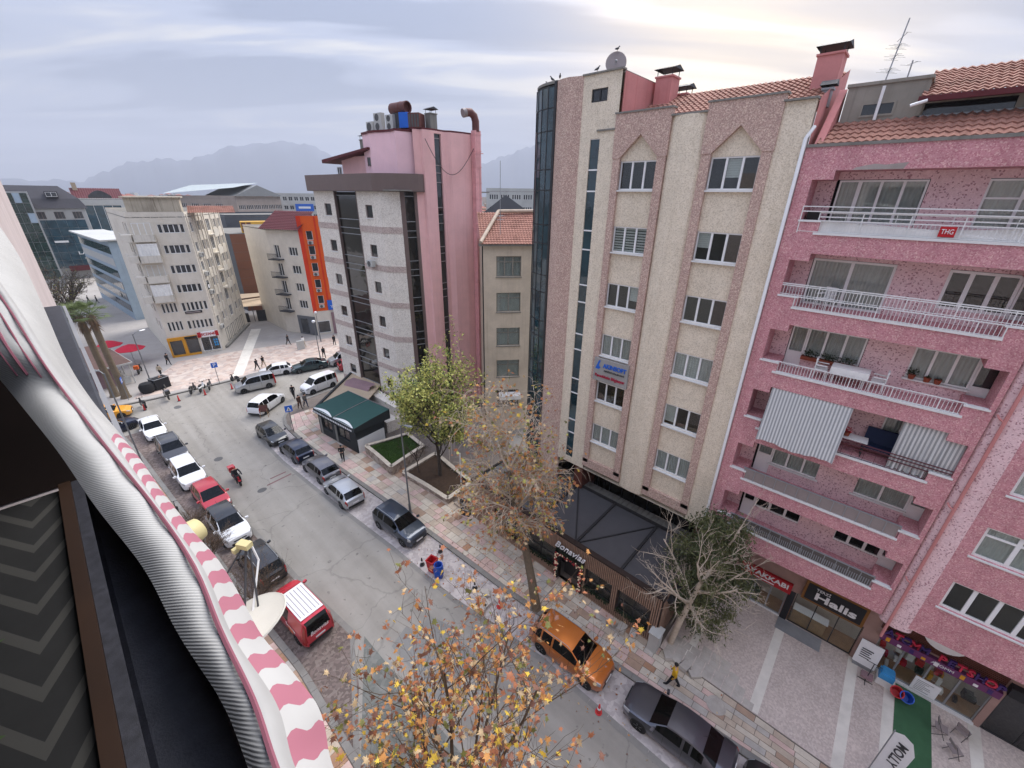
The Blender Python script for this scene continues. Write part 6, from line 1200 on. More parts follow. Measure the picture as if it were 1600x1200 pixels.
def sign(u,v,h,label,kind,ang):
    t=thing('road_sign',label,'sign',(v,u,.1),R(ang)); MB().tube([(0,0,0),(0,0,h)],.035,6).build('post','lamp_grey',t); f=MB().box(-.33,-.045,h-.05,.33,-.02,h+.61).build('sign_face','sign_blue',t)
    if kind=='P': text(f,'P',.62,'sign_white',T(0,-.05,h+.27),bold=.01,ext=.005)
    else: m=MB(); m.add([(-.24,-.05,h+.05),(.24,-.05,h+.05),(0,-.05,h+.5)],[(0,1,2)]); m.build('white_triangle','sign_white',f); m=MB(); m.box(-.03,-.056,h+.12,.03,-.052,h+.32); m.box(-.1,-.056,h+.1,-.04,-.052,h+.16); m.box(.04,-.056,h+.1,.1,-.052,h+.16); m.build('walker_mark','sign_black',f)
    return t
sign(58.9,10.3,2.2,'blue parking sign on a post at the plaza kerb','P',-10); sign(40.4,11.9,2.3,'blue pedestrian crossing sign at the cafe corner','X',-20); sign(61,1.8,2.2,'blue sign on a post by the palms, seen almost edge-on','X',75)
mat('cone_red',S(215,60,60,.8),.6,.1,6); mat('cone_grey',S(70,70,72,.6),.7,.1,6)
def cone(u,v,label,mt_='cone_red',h=.7,group=None,slim=True):
    t=thing('traffic_cone' if not slim else 'bollard',label,'cone' if not slim else 'bollard',(v,u,.01 if v<13 else .02),0,group); MB().lathe([(.17,0),(.17,.03),(.13,.04)] ,n=10).build('base',mt_ if not slim else 'cone_grey',t); m=MB(); m.lathe([(.11,.03),(.035 if not slim else .045,h),(.02,h+.02)],n=10); m.build('cone_body',mt_,t,smooth=40); m=MB(); m.lathe([(.088 if not slim else .078,h*.45),(.07 if not slim else .066,h*.62)],n=10); m.build('band','sign_white',t,smooth=40); return t
for i,(u,v) in enumerate(((56.9,2.6),(56.9,5.7),(56.6,8.2),(56.2,10.9),(56.8,1.1))): cone(u,v,['red flexible bollard below the dark motorbike by the taxi','red flexible bollard below the motorbike with top box','red flexible bollard below the three scooters','red flexible bollard left of the silver van','red flexible bollard in front of the yellow taxi'][i],group='red bollards at the plaza kerb')
cone(17.4,10.75,'black cone beside the red bin in the lay-by','cone_grey',.6,slim=False); cone(17.4,12.25,'black cone near the kerb behind the blue barrel','cone_grey',.6,slim=False); cone(4.4,11.25,'red traffic cone between orange SUV and dark sedan','cone_red',.6,slim=False); cone(11.6,12.0,'red traffic cone behind the autumn leaves near the tree trunk','cone_red',.6,slim=False); cone(12.6,11.3,'dark cone by the broken stones near the tree','cone_grey',.5,slim=False); cone(13.6,11.9,'dark cone half hidden behind yellow leaves','cone_grey',.5,slim=False)
t=thing('red_bin','square red plastic bin beside the blue barrel','bin',(10.95,16.55,.01),R(12)); m=MB(); m.add([(-.2,-.2,0),(.2,-.2,0),(.2,.2,0),(-.2,.2,0),(-.28,-.28,.95),(.28,-.28,.95),(.28,.28,.95),(-.28,.28,.95),(-.24,-.24,.95),(.24,-.24,.95),(.24,.24,.95),(-.24,.24,.95),(-.2,-.2,.5),(.2,-.2,.5),(.2,.2,.5),(-.2,.2,.5)],[(3,2,1,0),(0,1,5,4),(1,2,6,5),(2,3,7,6),(3,0,4,7),(4,5,9,8),(5,6,10,9),(6,7,11,10),(7,4,8,11),(8,9,13,12),(9,10,14,13),(10,11,15,14),(11,8,12,15),(12,13,14,15)]); m.build('tub','sign_red',t); m=MB(); m.box(-.3,-.3,.9,.3,-.28,.98); m.box(-.3,.28,.9,.3,.3,.98); m.box(-.3,-.28,.9,-.28,.28,.98); m.box(.28,-.28,.9,.3,.28,.98); m.build('rim','sign_red',t)
tag(MB().lathe([(.25,0),(.28,.05),(.31,.3),(.325,.5),(.31,.75),(.27,.95),(.28,1.0),(.24,1.0),(.23,.6),(.001,.6)],(10.95,15.9,.01),16).build('blue_barrel',['plastic_blue'],smooth=40),'blue plastic barrel without lid in the lay-by','barrel')
tag(MB().box(15.55,3.62,.12,16.2,4.12,1.35).box(15.5,3.57,1.35,16.25,4.17,1.42).build('utility_cabinet','ac_white'),'white utility cabinet on the pavement at the pavilion corner','cabinet')
for i,(u,v,s) in enumerate(((6.2,15.5,.3),(5.6,15.6,.35),(5.0,15.75,.28),(6.9,15.3,.22),(3.1,15.9,.3),(2.7,15.95,.25),(2.2,15.95,.32),(1.7,15.9,.3))): tag(MB().obox((v,u,.12+s*.3),(s*.6,s*.9,s*.3),(RZ(random.random()*3)@Matrix.Rotation(random.uniform(-.3,.3),4,'X')).to_3x3()).build('stone_block','tile_grey'),['loose stone block left of the utility cabinet, third from it','pale loose stone block next but one to the utility cabinet','loose stone block right beside the utility cabinet','small loose stone farthest left along the pavilion','stone block just right of the utility cabinet','second stone block right of the utility cabinet','third stone block right of the utility cabinet','stone block farthest right in the row by the forecourt'][i],'stone','loose stones along the pavilion')
for i,(u,v,s) in enumerate(((12.4,11.6,.3),(12.9,12.0,.34),(11.9,12.4,.3),(12.2,11.2,.26))): tag(MB().obox((v,u,.08),(s*.7,s*1.1,.07),RZ(i*.7).to_3x3()).build('broken_slab','tile_grey'),['broken paving slab lying nearest the road in the rubble','largest broken paving slab in the rubble','broken paving slab nearest the kerb in the rubble','small broken paving slab at the road edge of the rubble'][i],'stone','broken slabs by the tree')
t=thing('metal_barrier','low grey tube barrier lying by the rubble near the tree','barrier',(12.0,10.9,.01),R(70)); m=MB(); m.tube([(-.7,0,.05),(-.7,0,.6),(.7,0,.6),(.7,0,.05)],.025,6); [m.tube([(-.6+.2*i,0,.1),(-.6+.2*i,0,.6)],.01,4) for i in range(7)]; m.build('frame','grey_metal',t)
t=thing('easel_board','small picture board on a wooden easel at the junction corner','sign',(11.1,45.9,.0),R(-30)); MB().obox((0,0,1.0),(.45,.03,.4),Matrix.Rotation(-.15,3,'X')).build('picture','brown_tile_dark',t); m=MB(); m.obox((0,-.04,1.0),(.36,.012,.3),Matrix.Rotation(-.15,3,'X')); m.build('print','duct_rust',t); m=MB(); [m.tube([(x,y,0),(x*.7,0,1.1)],.025,5) for x in(-.4,.4) for y in(-.3,.3)]; m.build('legs','wood',t)
t=thing('waste_containers','pair-like black wrapped waste container at the plaza corner','container',(4.6,62.3,.12),R(20)); m=MB(); m.lathe([(.55,0),(.75,.25),(.78,.8),(.6,1.15),(.001,1.25)],(-.9,0,0),12); m.build('black_sacks','cloth_black',t,smooth=50); MB().box(-.3,-.6,0,1.3,.6,1.3).build('bin_body','cloth_black',t); m=MB(); m.tube([(-.3,-.65,1.35),(1.3,-.65,1.35),(1.3,.65,1.35),(-.3,.65,1.35),(-.3,-.65,1.35)],.04,5); m.build('bin_frame','grey_metal',t)
tag(MB().box(22.2,64.2,.12,23.2,64.6,1.5).build('plaza_utility_box','ac_white'),'white utility box on the plaza near the orange block','cabinet')
# pet shop goods outside
def pbx(s,d,z): return (20.5+d,3.85-s,z)
t=thing('blue_carrier','light blue pet carrier stacked on a white one by the shop door','pet carrier',pbx(9.2,1.5,.13),-PI/2); MB().box(-.3,-.25,0,.3,.25,.4).build('lower_carrier','white_paint',t); m=MB(); m.box(-.28,-.25,.42,.28,.25,.75); m.box(-.22,-.2,.75,.22,.2,.88); m.build('upper_carrier','sky_blue',t)
for s,mt_,lb_ in ((9.75,'plastic_red','red plastic tub outside the pet shop'),(10.1,'plastic_blue','blue plastic tub outside the pet shop')):
    t=thing('plastic_tub',lb_,'tub',pbx(s-.12,1.15,.13),-PI/2); m=MB(); m.lathe([(.16,0),(.25,.5),(.27,.52),(.23,.52),(.15,.1),(.001,.1)],n=12); m.build('tub',mt_,t,smooth=40,mw=T(0,0,.15)@Matrix.Rotation(R(35),4,'X'))
t=thing('display_stand','white price poster on a stand left of the pet shop','sign',pbx(8.35,1.75,.13),-PI/2); MB().obox((0,0,.95),(.45,.02,.75),Matrix.Rotation(-.08,3,'X')).build('poster','sign_white',t); m=MB(); [m.box(-.3,-.05+.0,.5+.14*i,.05+.05*(i%3),-.03,.55+.14*i) for i in range(6)]; m.build('poster_print','dark_grey',t); MB().box(-.4,-.1,0,.4,.15,.2).build('foot','grey_metal',t)
t=thing('toy_rack','small black rack of colourful goods at the pet shop corner','rack',pbx(8.55,1.0,.13),-PI/2); m=MB(); m.tube([(-.3,0,0),(.3,0,0)],.02,5); m.tube([(0,-.3,0),(0,.3,0)],.02,5); m.tube([(0,0,0),(0,0,1.3)],.02,5); m.tube([(-.3,0,1.3),(.3,0,1.3)],.015,5); m.build('stand','black_metal',t); MB().box(-.25,-.15,.25,.2,.2,.4).build('goods','mauve',t)
t=thing('feather_flag','white feather flag with dark lettering at the bottom edge','flag',(16.6,-5.35,.12),R(-107)); MB().box(-.3,-.3,0,.3,.3,.08).build('foot','black_metal',t); MB().tube([(-.35,0,0),(-.35,0,3.4)],.02,6).build('mast','grey_metal',t); m=MB(); m.add([(-.35,0,.7),(.35,0,.9),(.4,0,2.9),(.2,0,3.4),(-.1,0,3.5),(-.35,0,3.3)],[(0,1,2,3,4,5)]); m.build('flag_cloth','sign_white',t); text(t,'MOLLY',.42,'dark_grey',T(.02,-.012,2.35)@Matrix.Rotation(PI/2,4,'Y'),maxw=1.4,ext=.003,bold=.01); text(t,'MOLLY',.42,'dark_grey',T(.02,.012,2.35)@RZ(PI)@Matrix.Rotation(-PI/2,4,'Y'),maxw=1.5,ext=.003,bold=.01)
for i,(s,d) in enumerate(((11.2,.4),(11.6,-.3),(11.9,.9))): 
    t=thing('folding_chair',['folding cafe chair nearest the pet shop','folding cafe chair nearest the flag','folding cafe chair against the dark shop'][i],'chair',pbx(s,d,.13),R(30*i),'folding chairs outside the pet shop'); MB().box(-.2,-.2,.43,.2,.2,.46).build('seat','panel_grey',t); MB().box(-.2,.17,.7,.2,.2,.85).build('backrest','panel_grey',t); m=MB(); [m.tube([(x,-.2,0),(x,.2,.85)],.012,5) for x in(-.2,.2)]; [m.tube([(x,.2,0),(x,-.2,.45)],.012,5) for x in(-.2,.2)]; m.build('frame','black_metal',t)
# ================================================================ TREES
mat('bark',S(138,122,102,.65),.9,.25,6,.3,stain=.4); mat('twig_pale',S(204,188,168,.95),.9,.2,6,.1); mat('twig_brown',S(116,98,80,.65),.9,.2,6,.1); mat('bark_dark',S(96,84,74,.6),.9,.25,6,.3)
def leafmat(name,c):
    m=mat(name,c,.6,.35,14,0,.35,stain=0); b=m.node_tree.nodes['Principled BSDF']; b.inputs['Subsurface Weight'].default_value=0
    t=m.node_tree; l=t.links; src=b.inputs['Base Color'].links[0].from_socket; tr=t.nodes.new('ShaderNodeBsdfTranslucent'); l.new(src,tr.inputs[0]); mx=t.nodes.new('ShaderNodeMixShader'); mx.inputs[0].default_value=.3; o=t.nodes['Material Output']; l.new(b.outputs[0],mx.inputs[1]); l.new(tr.outputs[0],mx.inputs[2]); l.new(mx.outputs[0],o.inputs[0]); return m
LF={'amber':S(220,158,92,.95),'rust':S(196,126,88,.9),'gold':S(244,206,80,.98),'olive':S(138,138,72,.8),'brown':S(150,106,88,.85),'tan':S(222,194,150,.95),'green':S(150,164,84,.95),'lime':S(204,202,112,1.),'deepgreen':S(70,92,48,.75),'cedar':S(100,108,70,.85),'cedar2':S(126,130,84,.85),'palm':S(126,142,88,.75),'palmdry':S(142,112,84,.7),'dry':S(140,112,84,.7)}
for k,c in LF.items(): leafmat('leaf_'+k,c)
def vrand(rg): return Vector((rg.gauss(0,1),rg.gauss(0,1),rg.gauss(0,1))).normalized()
def grow(mb,tips,p,d,Ln,r,lev,P,rg):
    n=P['seg'][lev]; pts=[p.copy()]; rs=[r]; q=p.copy(); dd=d.normalized(); r1=r*P['taper'][lev]
    for i in range(n):
        dd=(dd+vrand(rg)*P['wob'][lev]+Vector((0,0,P['up'][lev]))).normalized(); q=q+dd*(Ln/n); pts.append(q.copy()); rs.append(r+(r1-r)*(i+1)/n)
    mb.tube(pts,rs,P['sides'][lev],P.get('mi',0),cap=False)
    if lev==P['max']:
        for i in range(1,len(pts)): tips.append((pts[i],(pts[i]-pts[i-1]).normalized()))
        return
    k=P['kids'][lev]
    for j in range(k):
        t=P['start'][lev]+(1-P['start'][lev])*(j+rg.random()*.8)/k; t=min(t,.999); f=t*n; i=int(f); a=pts[i].lerp(pts[i+1],f-i); ax=(pts[i+1]-pts[i]).normalized()
        side=vrand(rg); side=(side-ax*side.dot(ax)).normalized(); ang=R(rg.uniform(*P['ang'][lev])); nd_=ax*math.cos(ang)+side*math.sin(ang)
        grow(mb,tips,a,nd_,Ln*P['rat'][lev]*rg.uniform(.7,1.2),max(P['rmin'],(rs[i]+(rs[i+1]-rs[i])*(f-i))*P['rr'][lev]),lev+1,P,rg)
STAR=[(0,-.15),(.12,.0),(.45,-.12),(.30,.12),(.62,.30),(.30,.34),(.24,.52),(.12,.42),(0,.85)]
STAR=STAR+[(-x,y) for x,y in STAR[-2:0:-1]]
OVAL=[(0,-.5),(.28,-.1),(.22,.25),(0,.55),(-.22,.25),(-.28,-.1)]
def leaf_into(mb,p,s,shape,rg,mi,hang=.5):
    a=rg.random()*2*PI; tilt=rg.gauss(0,.7); Mx=Matrix.Rotation(a,3,'Z')@Matrix.Rotation(tilt-hang*.5,3,'X')@Matrix.Rotation(rg.gauss(0,.5),3,'Y'); b=.25
    mb.add([tuple(Vector(p)+Mx@Vector((x*s,y*s,-b*s*(x*x)-.12*s*y*y))) for x,y in shape],[tuple(range(len(shape)))],mi)
def tree(name,label,base,trunk,radii,limbs,P,bark,leaves,nleaf,size,shape,seed,group=None,cat='tree',indiv=0,spread=.1,hang=.5,weights=None,filt=None):
    rg=random.Random(seed); t=thing(name,label,cat,base,0,group); mb=MB(); tips=[]
    tp=[Vector(q) for q in trunk]
    mb.tube(tp,radii,10,cap=False)
    for (f,d,Ln,r) in limbs:
        x=f*(len(tp)-1); i=min(int(x),len(tp)-2); a=tp[i].lerp(tp[i+1],x-i); grow(mb,tips,a,Vector(d),Ln,r,0,P,rg)
    mb.build('trunk',[P.get('bark',bark),bark],t,smooth=70)
    if nleaf:
        cm=MB(); picks=[]
        for i in range(nleaf):
            p,d=rg.choice(tips); q=p+vrand(rg)*spread*rg.random()
            picks.append((q,size*rg.uniform(.55,1.3),rg.choices(range(len(leaves)),weights)[0]))
        if filt: picks=[x for x in picks if filt(x[0])]
        if indiv:
            cl=Vector((0,0,CAMH))-Vector(base); picks.sort(key=lambda x:(x[0]-cl).length/x[1])
            for q,s,mi in picks[:indiv]:
                k=('lf',mi,name)
                if k not in WC: l_=MB(); leaf_into(l_,(0,0,0),1.,shape,random.Random(mi),0,0); WC[k]=l_.mesh('leaf','leaf_'+leaves[mi])
                ob('leaf',WC[k],t,T(*q)@Matrix.Rotation(rg.random()*6.28,4,'Z')@Matrix.Rotation(rg.gauss(0,.7)-hang*.5,4,'X')@Matrix.Rotation(rg.gauss(0,.5),4,'Y')@Matrix.Scale(s,4))
            picks=picks[indiv:]
        for q,s,mi in picks: leaf_into(cm,q,s,shape,rg,mi,hang)
        cm.build('crown',['leaf_'+x for x in leaves],t,kind='stuff' if indiv else None)
    return t,tips
PL=dict(max=3,seg=[5,4,4,3],taper=[.45,.4,.4,.5],wob=[.10,.14,.18,.2],up=[.06,.10,.06,.02],sides=[7,5,4,3],kids=[6,5,5],start=[.25,.15,.15],ang=[(25,50),(25,55),(25,60)],rat=[.55,.55,.5],rr=[.55,.55,.6],rmin=.004)
# plane tree below the balcony, crown close to the camera
rg0=random.Random(3); lim=[]
for i in range(9):
    a=i*2*PI/9+.3; lim.append((rg0.uniform(.72,1.0),(math.cos(a)*.62,math.sin(a)*.62,1.0),rg0.uniform(2.8,3.9),.045))
lim.append((1.0,(.1,.1,1),3.4,.045)); lim.append((.95,(.75,.2,.6),3.6,.04))
tree('plane_tree','autumn plane tree just below the camera with yellow and rust leaves',(2.15,3.3,.1),[(0,0,0),(.05,.05,4),(0,.1,8),(.1,.1,10.9)],[.2,.15,.11,.08],lim,dict(PL,kids=[6,5,4]),'twig_brown',['amber','rust','gold','olive','brown','tan'],4000,.112,STAR,21,indiv=300,spread=.16,weights=[.2,.24,.09,.1,.19,.18])
# yellowing tree at the kerb, leaning away, many bare drooping twigs
PM=dict(PL,mi=1,bark='bark',seg=[5,5,5,4],up=[.05,-.04,-.16,-.24],wob=[.12,.18,.2,.2],kids=[7,6,4],rat=[.6,.6,.7],rmin=.011)
rg0=random.Random(8); lim=[]
for i in range(12):
    a=i*2*PI/12; lim.append((rg0.uniform(.62,1.0),(math.cos(a)*.7,math.sin(a)*.7,.8),rg0.uniform(1.9,2.9),.07))
lim.append((1.,(.05,.25,1),3.8,.08)); lim.append((1.,(.3,-.2,1),3.8,.07)); lim.append((1,(.1,.6,.7),3.6,.07))
tree('street_tree','half-bare street tree at the kerb with drooping pale twigs and yellowing leaves',(13.35,9.9,.1),[(0,0,0),(.05,.5,2),(.15,1.2,4.2),(.3,2.1,6.2),(.45,2.7,8.2)],[.29,.24,.2,.15,.1],lim,PM,'twig_pale',['amber','tan','olive','gold','rust','lime'],3300,.19,STAR,5,spread=.25,weights=[.28,.2,.12,.08,.24,.08])
# dense yellow-green tree in the garden
PG=dict(PL,up=[.10,.12,.08,.04],kids=[6,5,4],rat=[.6,.6,.55],ang=[(20,40),(25,45),(25,55)])
rg0=random.Random(2); lim=[]
for i in range(13):
    a=i*2*PI/13; lim.append((rg0.uniform(.35,1.0),(math.cos(a)*.72,math.sin(a)*.72,.85),rg0.uniform(3.0,4.4),.07))
lim.append((1,(0,0,1),3.6,.07))
tree('green_garden_tree','dense yellow-green tree rising from the soil planter',(17.2,23.6,.3),[(0,0,0),(.1,.1,1.6),(.05,.2,3.2),(0,.1,5.0)],[.17,.14,.11,.08],lim,PG,'bark_dark',['green','lime','olive','deepgreen'],13000,.2,OVAL,14,spread=.42,weights=[.24,.5,.16,.10])
rg0=random.Random(12)
tree('bare_sapling','thin leafless sapling at the edge of the soil planter',(16.2,25.2,.4),[(0,0,0),(.0,.1,1.0),(-.1,.25,2.0)],[.05,.04,.03],[(.5+.1*i,(math.cos(i*2.2)*.7,math.sin(i*2.2)*.7,.9),1.6,.03) for i in range(5)],dict(PL,kids=[4,3,2],rmin=.006),'bark_dark',[],0,.1,OVAL,3)
# bare tree and conifer at the pavilion corner
PB_=dict(PL,up=[.05,.05,.03,.0],kids=[5,4,3],rat=[.58,.6,.55],rmin=.008,wob=[.12,.2,.25,.25])
rg0=random.Random(31); lim=[]
for i in range(8):
    a=i*2*PI/8+.4; lim.append((rg0.uniform(.55,1.0),(math.cos(a)*.9,math.sin(a)*.9,.6),rg0.uniform(2.2,3.4),.075))
lim.append((1,(.35,-.25,.9),3.4,.08)); lim.append((1,(-.5,.2,.7),2.8,.07))
tree('bare_tree','leafless pale tree at the right end of the restaurant pavilion',(16.75,3.3,.1),[(0,0,0),(.1,-.15,1.6),(.35,-.35,3.2),(.5,-.55,4.6)],[.17,.15,.13,.1],lim,PB_,'twig_pale',[],0,.1,OVAL,17)
t=thing('conifer','dark olive conifer behind the leafless tree at the pavilion corner','tree',(18.55,2.75,.1)); MB().tube([(0,0,0),(0,0,3),(.1,0,7)],[.16,.12,.04],8).build('trunk','bark_dark',t)
rg0=random.Random(6); cm=MB()
for i in range(250):
    z=rg0.uniform(1.0,7.6); rr_=1.75*(1-abs((z-3.9)/4.1)**2.0)**.5*rg0.uniform(.3,1.15) if abs(z-3.9)<4.1 else .3; a=rg0.random()*6.28; c=Vector((rr_*math.cos(a),rr_*math.sin(a),z)); mi=rg0.randrange(2)
    for k in range(70):
        q=c+Vector((rg0.gauss(0,.22),rg0.gauss(0,.22),rg0.gauss(0,.16))); d=vrand(rg0); d.z-=.3; s=rg0.uniform(.12,.26); w=vrand(rg0)*.045; cm.add([tuple(q-w),tuple(q+w),tuple(q+d*s)],[(0,1,2)],mi)
cm.build('crown',['leaf_cedar','leaf_cedar2'],t)
# dry shrubs on the near pavement
PS=dict(PL,max=2,seg=[4,4,3],kids=[9,7],rat=[.6,.55],up=[.05,.03,.02],rmin=.006,start=[.1,.1])
for i,(u,v,s,lb_) in enumerate(((20.6,2.1,1.15,'dry brown shrub between the red van and the black crossover'),(27.2,1.6,.9,'dry brown shrub beside the white crossover with black roof'),(31.0,1.5,.6,'small dry shrub beside the red hatchback'))):
    rg0=random.Random(40+i); tree('dry_shrub',lb_,(v,u,.1),[(0,0,0),(0,0,.8*s),(0,0,1.6*s)],[.06,.05,.04],[(rg0.uniform(.3,1),(math.cos(a)*.8,math.sin(a)*.8,.8),1.7*s,.03) for a in [k*.42 for k in range(15)]],PS,'twig_brown',['dry','brown'],700,.05,OVAL,50+i,cat='shrub',spread=.15)
# bare planes far up the shopping street
for i,(u,v,h,lb_) in enumerate(((92,-1.5,9,'bare plane tree nearest the palms up the shopping street'),(108,.5,10,'bare plane tree in front of the dark attic block'),(126,-4,10,'bare plane tree in front of the green glass block'),(100,-8,9.5,'bare plane tree at the far left behind the awning'))):
    rg0=random.Random(60+i); tree('bare_plane_tree',lb_,(v,u,.1),[(0,0,0),(.1,0,2),(.1,.2,4)],[.3,.26,.2],[(rg0.uniform(.6,1),(math.cos(k*.9)*.8,math.sin(k*.9)*.8,.8),h*.42,.13) for k in range(9)],dict(PL,kids=[6,5,4],rmin=.025,sides=[5,4,3,3]),'bark_dark',['dry','olive'],500,.25,OVAL,70+i,'bare planes in the shopping street',spread=.4)
# two palms
for i,(u,v,h,lb_) in enumerate(((63.4,.9,9.6,'left palm of the pair by the taxi'),(62.0,1.7,9.9,'right palm of the pair by the taxi'))):
    t=thing('palm_tree',lb_,'palm',(v,u,.1),0,'palms at the junction'); rg0=random.Random(80+i); m=MB(); tp=[(0,0,0),(0,0,.3),(0,.0,2),(-.1,.1,5),(-.15,.15,h)]; m.tube(tp,[.55,.42,.34,.3,.3],12); m.build('trunk','bark',t,smooth=60)
    m=MB(); 
    for k in range(90): a=rg0.random()*6.28; z=h-rg0.uniform(.1,1.6); q=Vector((-.15+.36*math.cos(a),.15+.36*math.sin(a),z)); d=Vector((math.cos(a)*.5,math.sin(a)*.5,-.8)); s=rg0.uniform(.4,.8); w=Vector((-math.sin(a),math.cos(a),0))*.07; m.add([tuple(q-w),tuple(q+w),tuple(q+d*s)],[(0,1,2)])
    m.build('dead_fronds','leaf_palmdry',t); m=MB()
    for k in range(34):
        a=rg0.random()*6.28; el=rg0.uniform(-.25,1.25); Lf=rg0.uniform(1.0,1.35); p=Vector((-.15,.15,h)); d=Vector((math.cos(a)*math.cos(el),math.sin(a)*math.cos(el),math.sin(el))); e=p+d*Lf; m.tube([tuple(p),tuple(e)],.02,3); sd=d.cross(Vector((0,0,1))).normalized(); upv=sd.cross(d)
        for j in range(18): th=R(-85+170*j/17); dd=(d*math.cos(th)+sd*math.sin(th)).normalized(); dd.z-=.15; w=dd.cross(upv).normalized()*.03; m.add([tuple(e-w),tuple(e+w),tuple(e+dd*rg0.uniform(.6,.95))],[(0,1,2)])
    m.build('crown','leaf_palm',t)
# fallen leaves under the trees
fm_=MB(); rg0=random.Random(9)
for i in range(900):
    u=rg0.gauss(11,4.5); x=rg0.uniform(10.4,16); z=.125 if x>kr(u)+.3 else .02
    leaf_into(fm_,(x,u,z+.02),rg0.uniform(.06,.12),STAR,rg0,rg0.randrange(4),0)
for v in fm_.v: pass
o=fm_.build('fallen_leaves',['leaf_rust','leaf_tan','leaf_brown','leaf_amber'],kind='stuff'); o['label']='dry leaves scattered on the pavement under the street tree'; o['category']='leaves'
# ================================================================ CAMERA'S OWN BUILDING AND BALCONY
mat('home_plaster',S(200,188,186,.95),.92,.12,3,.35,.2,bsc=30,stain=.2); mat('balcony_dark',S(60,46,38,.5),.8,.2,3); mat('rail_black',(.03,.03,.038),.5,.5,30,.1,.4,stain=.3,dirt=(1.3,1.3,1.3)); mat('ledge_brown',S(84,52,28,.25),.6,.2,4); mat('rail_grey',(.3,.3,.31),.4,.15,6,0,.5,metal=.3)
HM=thing('home_building','rough pinkish plaster building the photo is taken from','building',(-.1,12,0),0)
m=MB(); m.box(-12,-40,0,0,0,20.36); m.box(-12,-8.6,20.36,0,0,24); m.box(-12,-40,23.0,0,-8.6,24); m.box(-12,-40,20.36,0,-13.6,23.0); m.box(-12,-13.6,20.36,-2.4,-8.6,23.0); m.build('wall','home_plaster',HM)
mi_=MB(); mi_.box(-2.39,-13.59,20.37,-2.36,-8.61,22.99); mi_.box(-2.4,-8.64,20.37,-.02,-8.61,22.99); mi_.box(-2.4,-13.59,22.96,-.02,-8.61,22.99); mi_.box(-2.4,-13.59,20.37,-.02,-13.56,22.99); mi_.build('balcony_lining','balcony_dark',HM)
def zigzag():
    m=mat('mat_chevron',(.012,.012,.012),.9,.2,6,stain=0); t=m.node_tree; n=t.nodes; l=t.links; b=n['Principled BSDF']; old=b.inputs['Base Color'].links[0].from_socket
    g=n.new('ShaderNodeNewGeometry'); sp=n.new('ShaderNodeSeparateXYZ'); l.new(g.outputs['Position'],sp.inputs[0])
    def mm(op,x,y):
        q=n.new('ShaderNodeMath'); q.operation=op
        for i,v in enumerate((x,y)):
            if hasattr(v,'node'): l.new(v,q.inputs[i])
            else: q.inputs[i].default_value=v
        return q.outputs[0]
    a=mm('ABSOLUTE',mm('SUBTRACT',mm('FRACT',mm('MULTIPLY',sp.outputs[0],2.2),0),.5),0); f=mm('FRACT',mm('ADD',mm('MULTIPLY',sp.outputs[1],4.2),mm('MULTIPLY',a,3.4)),0); k=mm('LESS_THAN',f,.3)
    q=n.new('ShaderNodeMix'); q.data_type='RGBA'; l.new(k,q.inputs[0]); l.new(old,q.inputs[6]); q.inputs[7].default_value=(.036,.035,.032,1); l.new(q.outputs[2],b.inputs['Base Color'])
zigzag()
MB().box(-2.3,-13.5,20.365,-.24,-8.75,20.40).build('patterned_floor','mat_chevron',HM); MB().box(-.235,-13.5,20.365,-.185,-8.75,20.44).build('floor_edge','ledge_brown',HM); MB().box(-.184,-13.5,20.365,.001,-8.75,20.43).build('outer_sill','rail_black',HM)
plant('balcony_plant','dark leafy plant on the balcony floor at the bottom left',(-.75,1.0,20.4),.3,.25,70,mt='leaf_deepgreen',leaf=.1)
plant('balcony_plant','second dark leafy plant farther back on the balcony floor',(-.8,1.7,20.4),.3,.25,60,mt='leaf_deepgreen',leaf=.1)
t=thing('balcony_rail','black painted balcony rail cap with a metal lip','railing',(-.04,0,21.5)); 
m=MB(); sec=[(-.036,-.02),(-.036,-.003),(-.03,0),(.026,0),(.032,-.004),(.032,-.02)]
for y in (-.6,2.9): m.v+=[(x,y,z) for x,z in sec]
m.f=[(i,i+1,i+7,i+6) for i in range(5)]+[(5,0,6,11)]+[(5,4,3,2,1,0),(6,7,8,9,10,11)]; m.m=[0]*len(m.f); m.build('cap','rail_black',t)
m=MB(); m.box(.034,-.6,-.035,.044,2.9,-.004); m.build('metal_lip','rail_grey',t); m=MB(); [m.tube([(0,y,-.9),(0,y,-.02)],.012,6) for y in (.1,.9,1.7,2.5)]; m.build('posts','black_metal',t); m=MB(); m.obox((.046,.44,-.012),(.008,.035,.012),Matrix.Identity(3)); m.build('clamp','rail_grey',t)
# draped roll-up awning
def fabric_mats():
    m=mat('rib_fabric',(.50,.495,.48),.95,.1,9,0,.1,stain=.3,dirt=(.82,.8,.77)); t=m.node_tree; n=t.nodes; l=t.links; b=n['Principled BSDF']; g=n.new('ShaderNodeTexCoord'); w=n.new('ShaderNodeTexWave'); w.bands_direction='DIAGONAL'; w.inputs['Scale'].default_value=125; w.inputs['Distortion'].default_value=.4; l.new(g.outputs['Object'],w.inputs[0]); bp=n.new('ShaderNodeBump'); bp.inputs['Strength'].default_value=.35; bp.inputs['Distance'].default_value=.0012; l.new(w.outputs[0],bp.inputs['Height']); l.new(bp.outputs[0],b.inputs['Normal'])
    old=b.inputs['Base Color'].links[0].from_socket; q=n.new('ShaderNodeMix'); q.data_type='RGBA'; q.blend_type='MULTIPLY'; q.inputs[0].default_value=1; r=n.new('ShaderNodeValToRGB'); r.color_ramp.elements[0].color=(.74,.74,.74,1); r.color_ramp.elements[1].position=.6; l.new(w.outputs[0],r.inputs[0]); l.new(old,q.inputs[6]); l.new(r.outputs[0],q.inputs[7]); l.new(q.outputs[2],b.inputs['Base Color'])
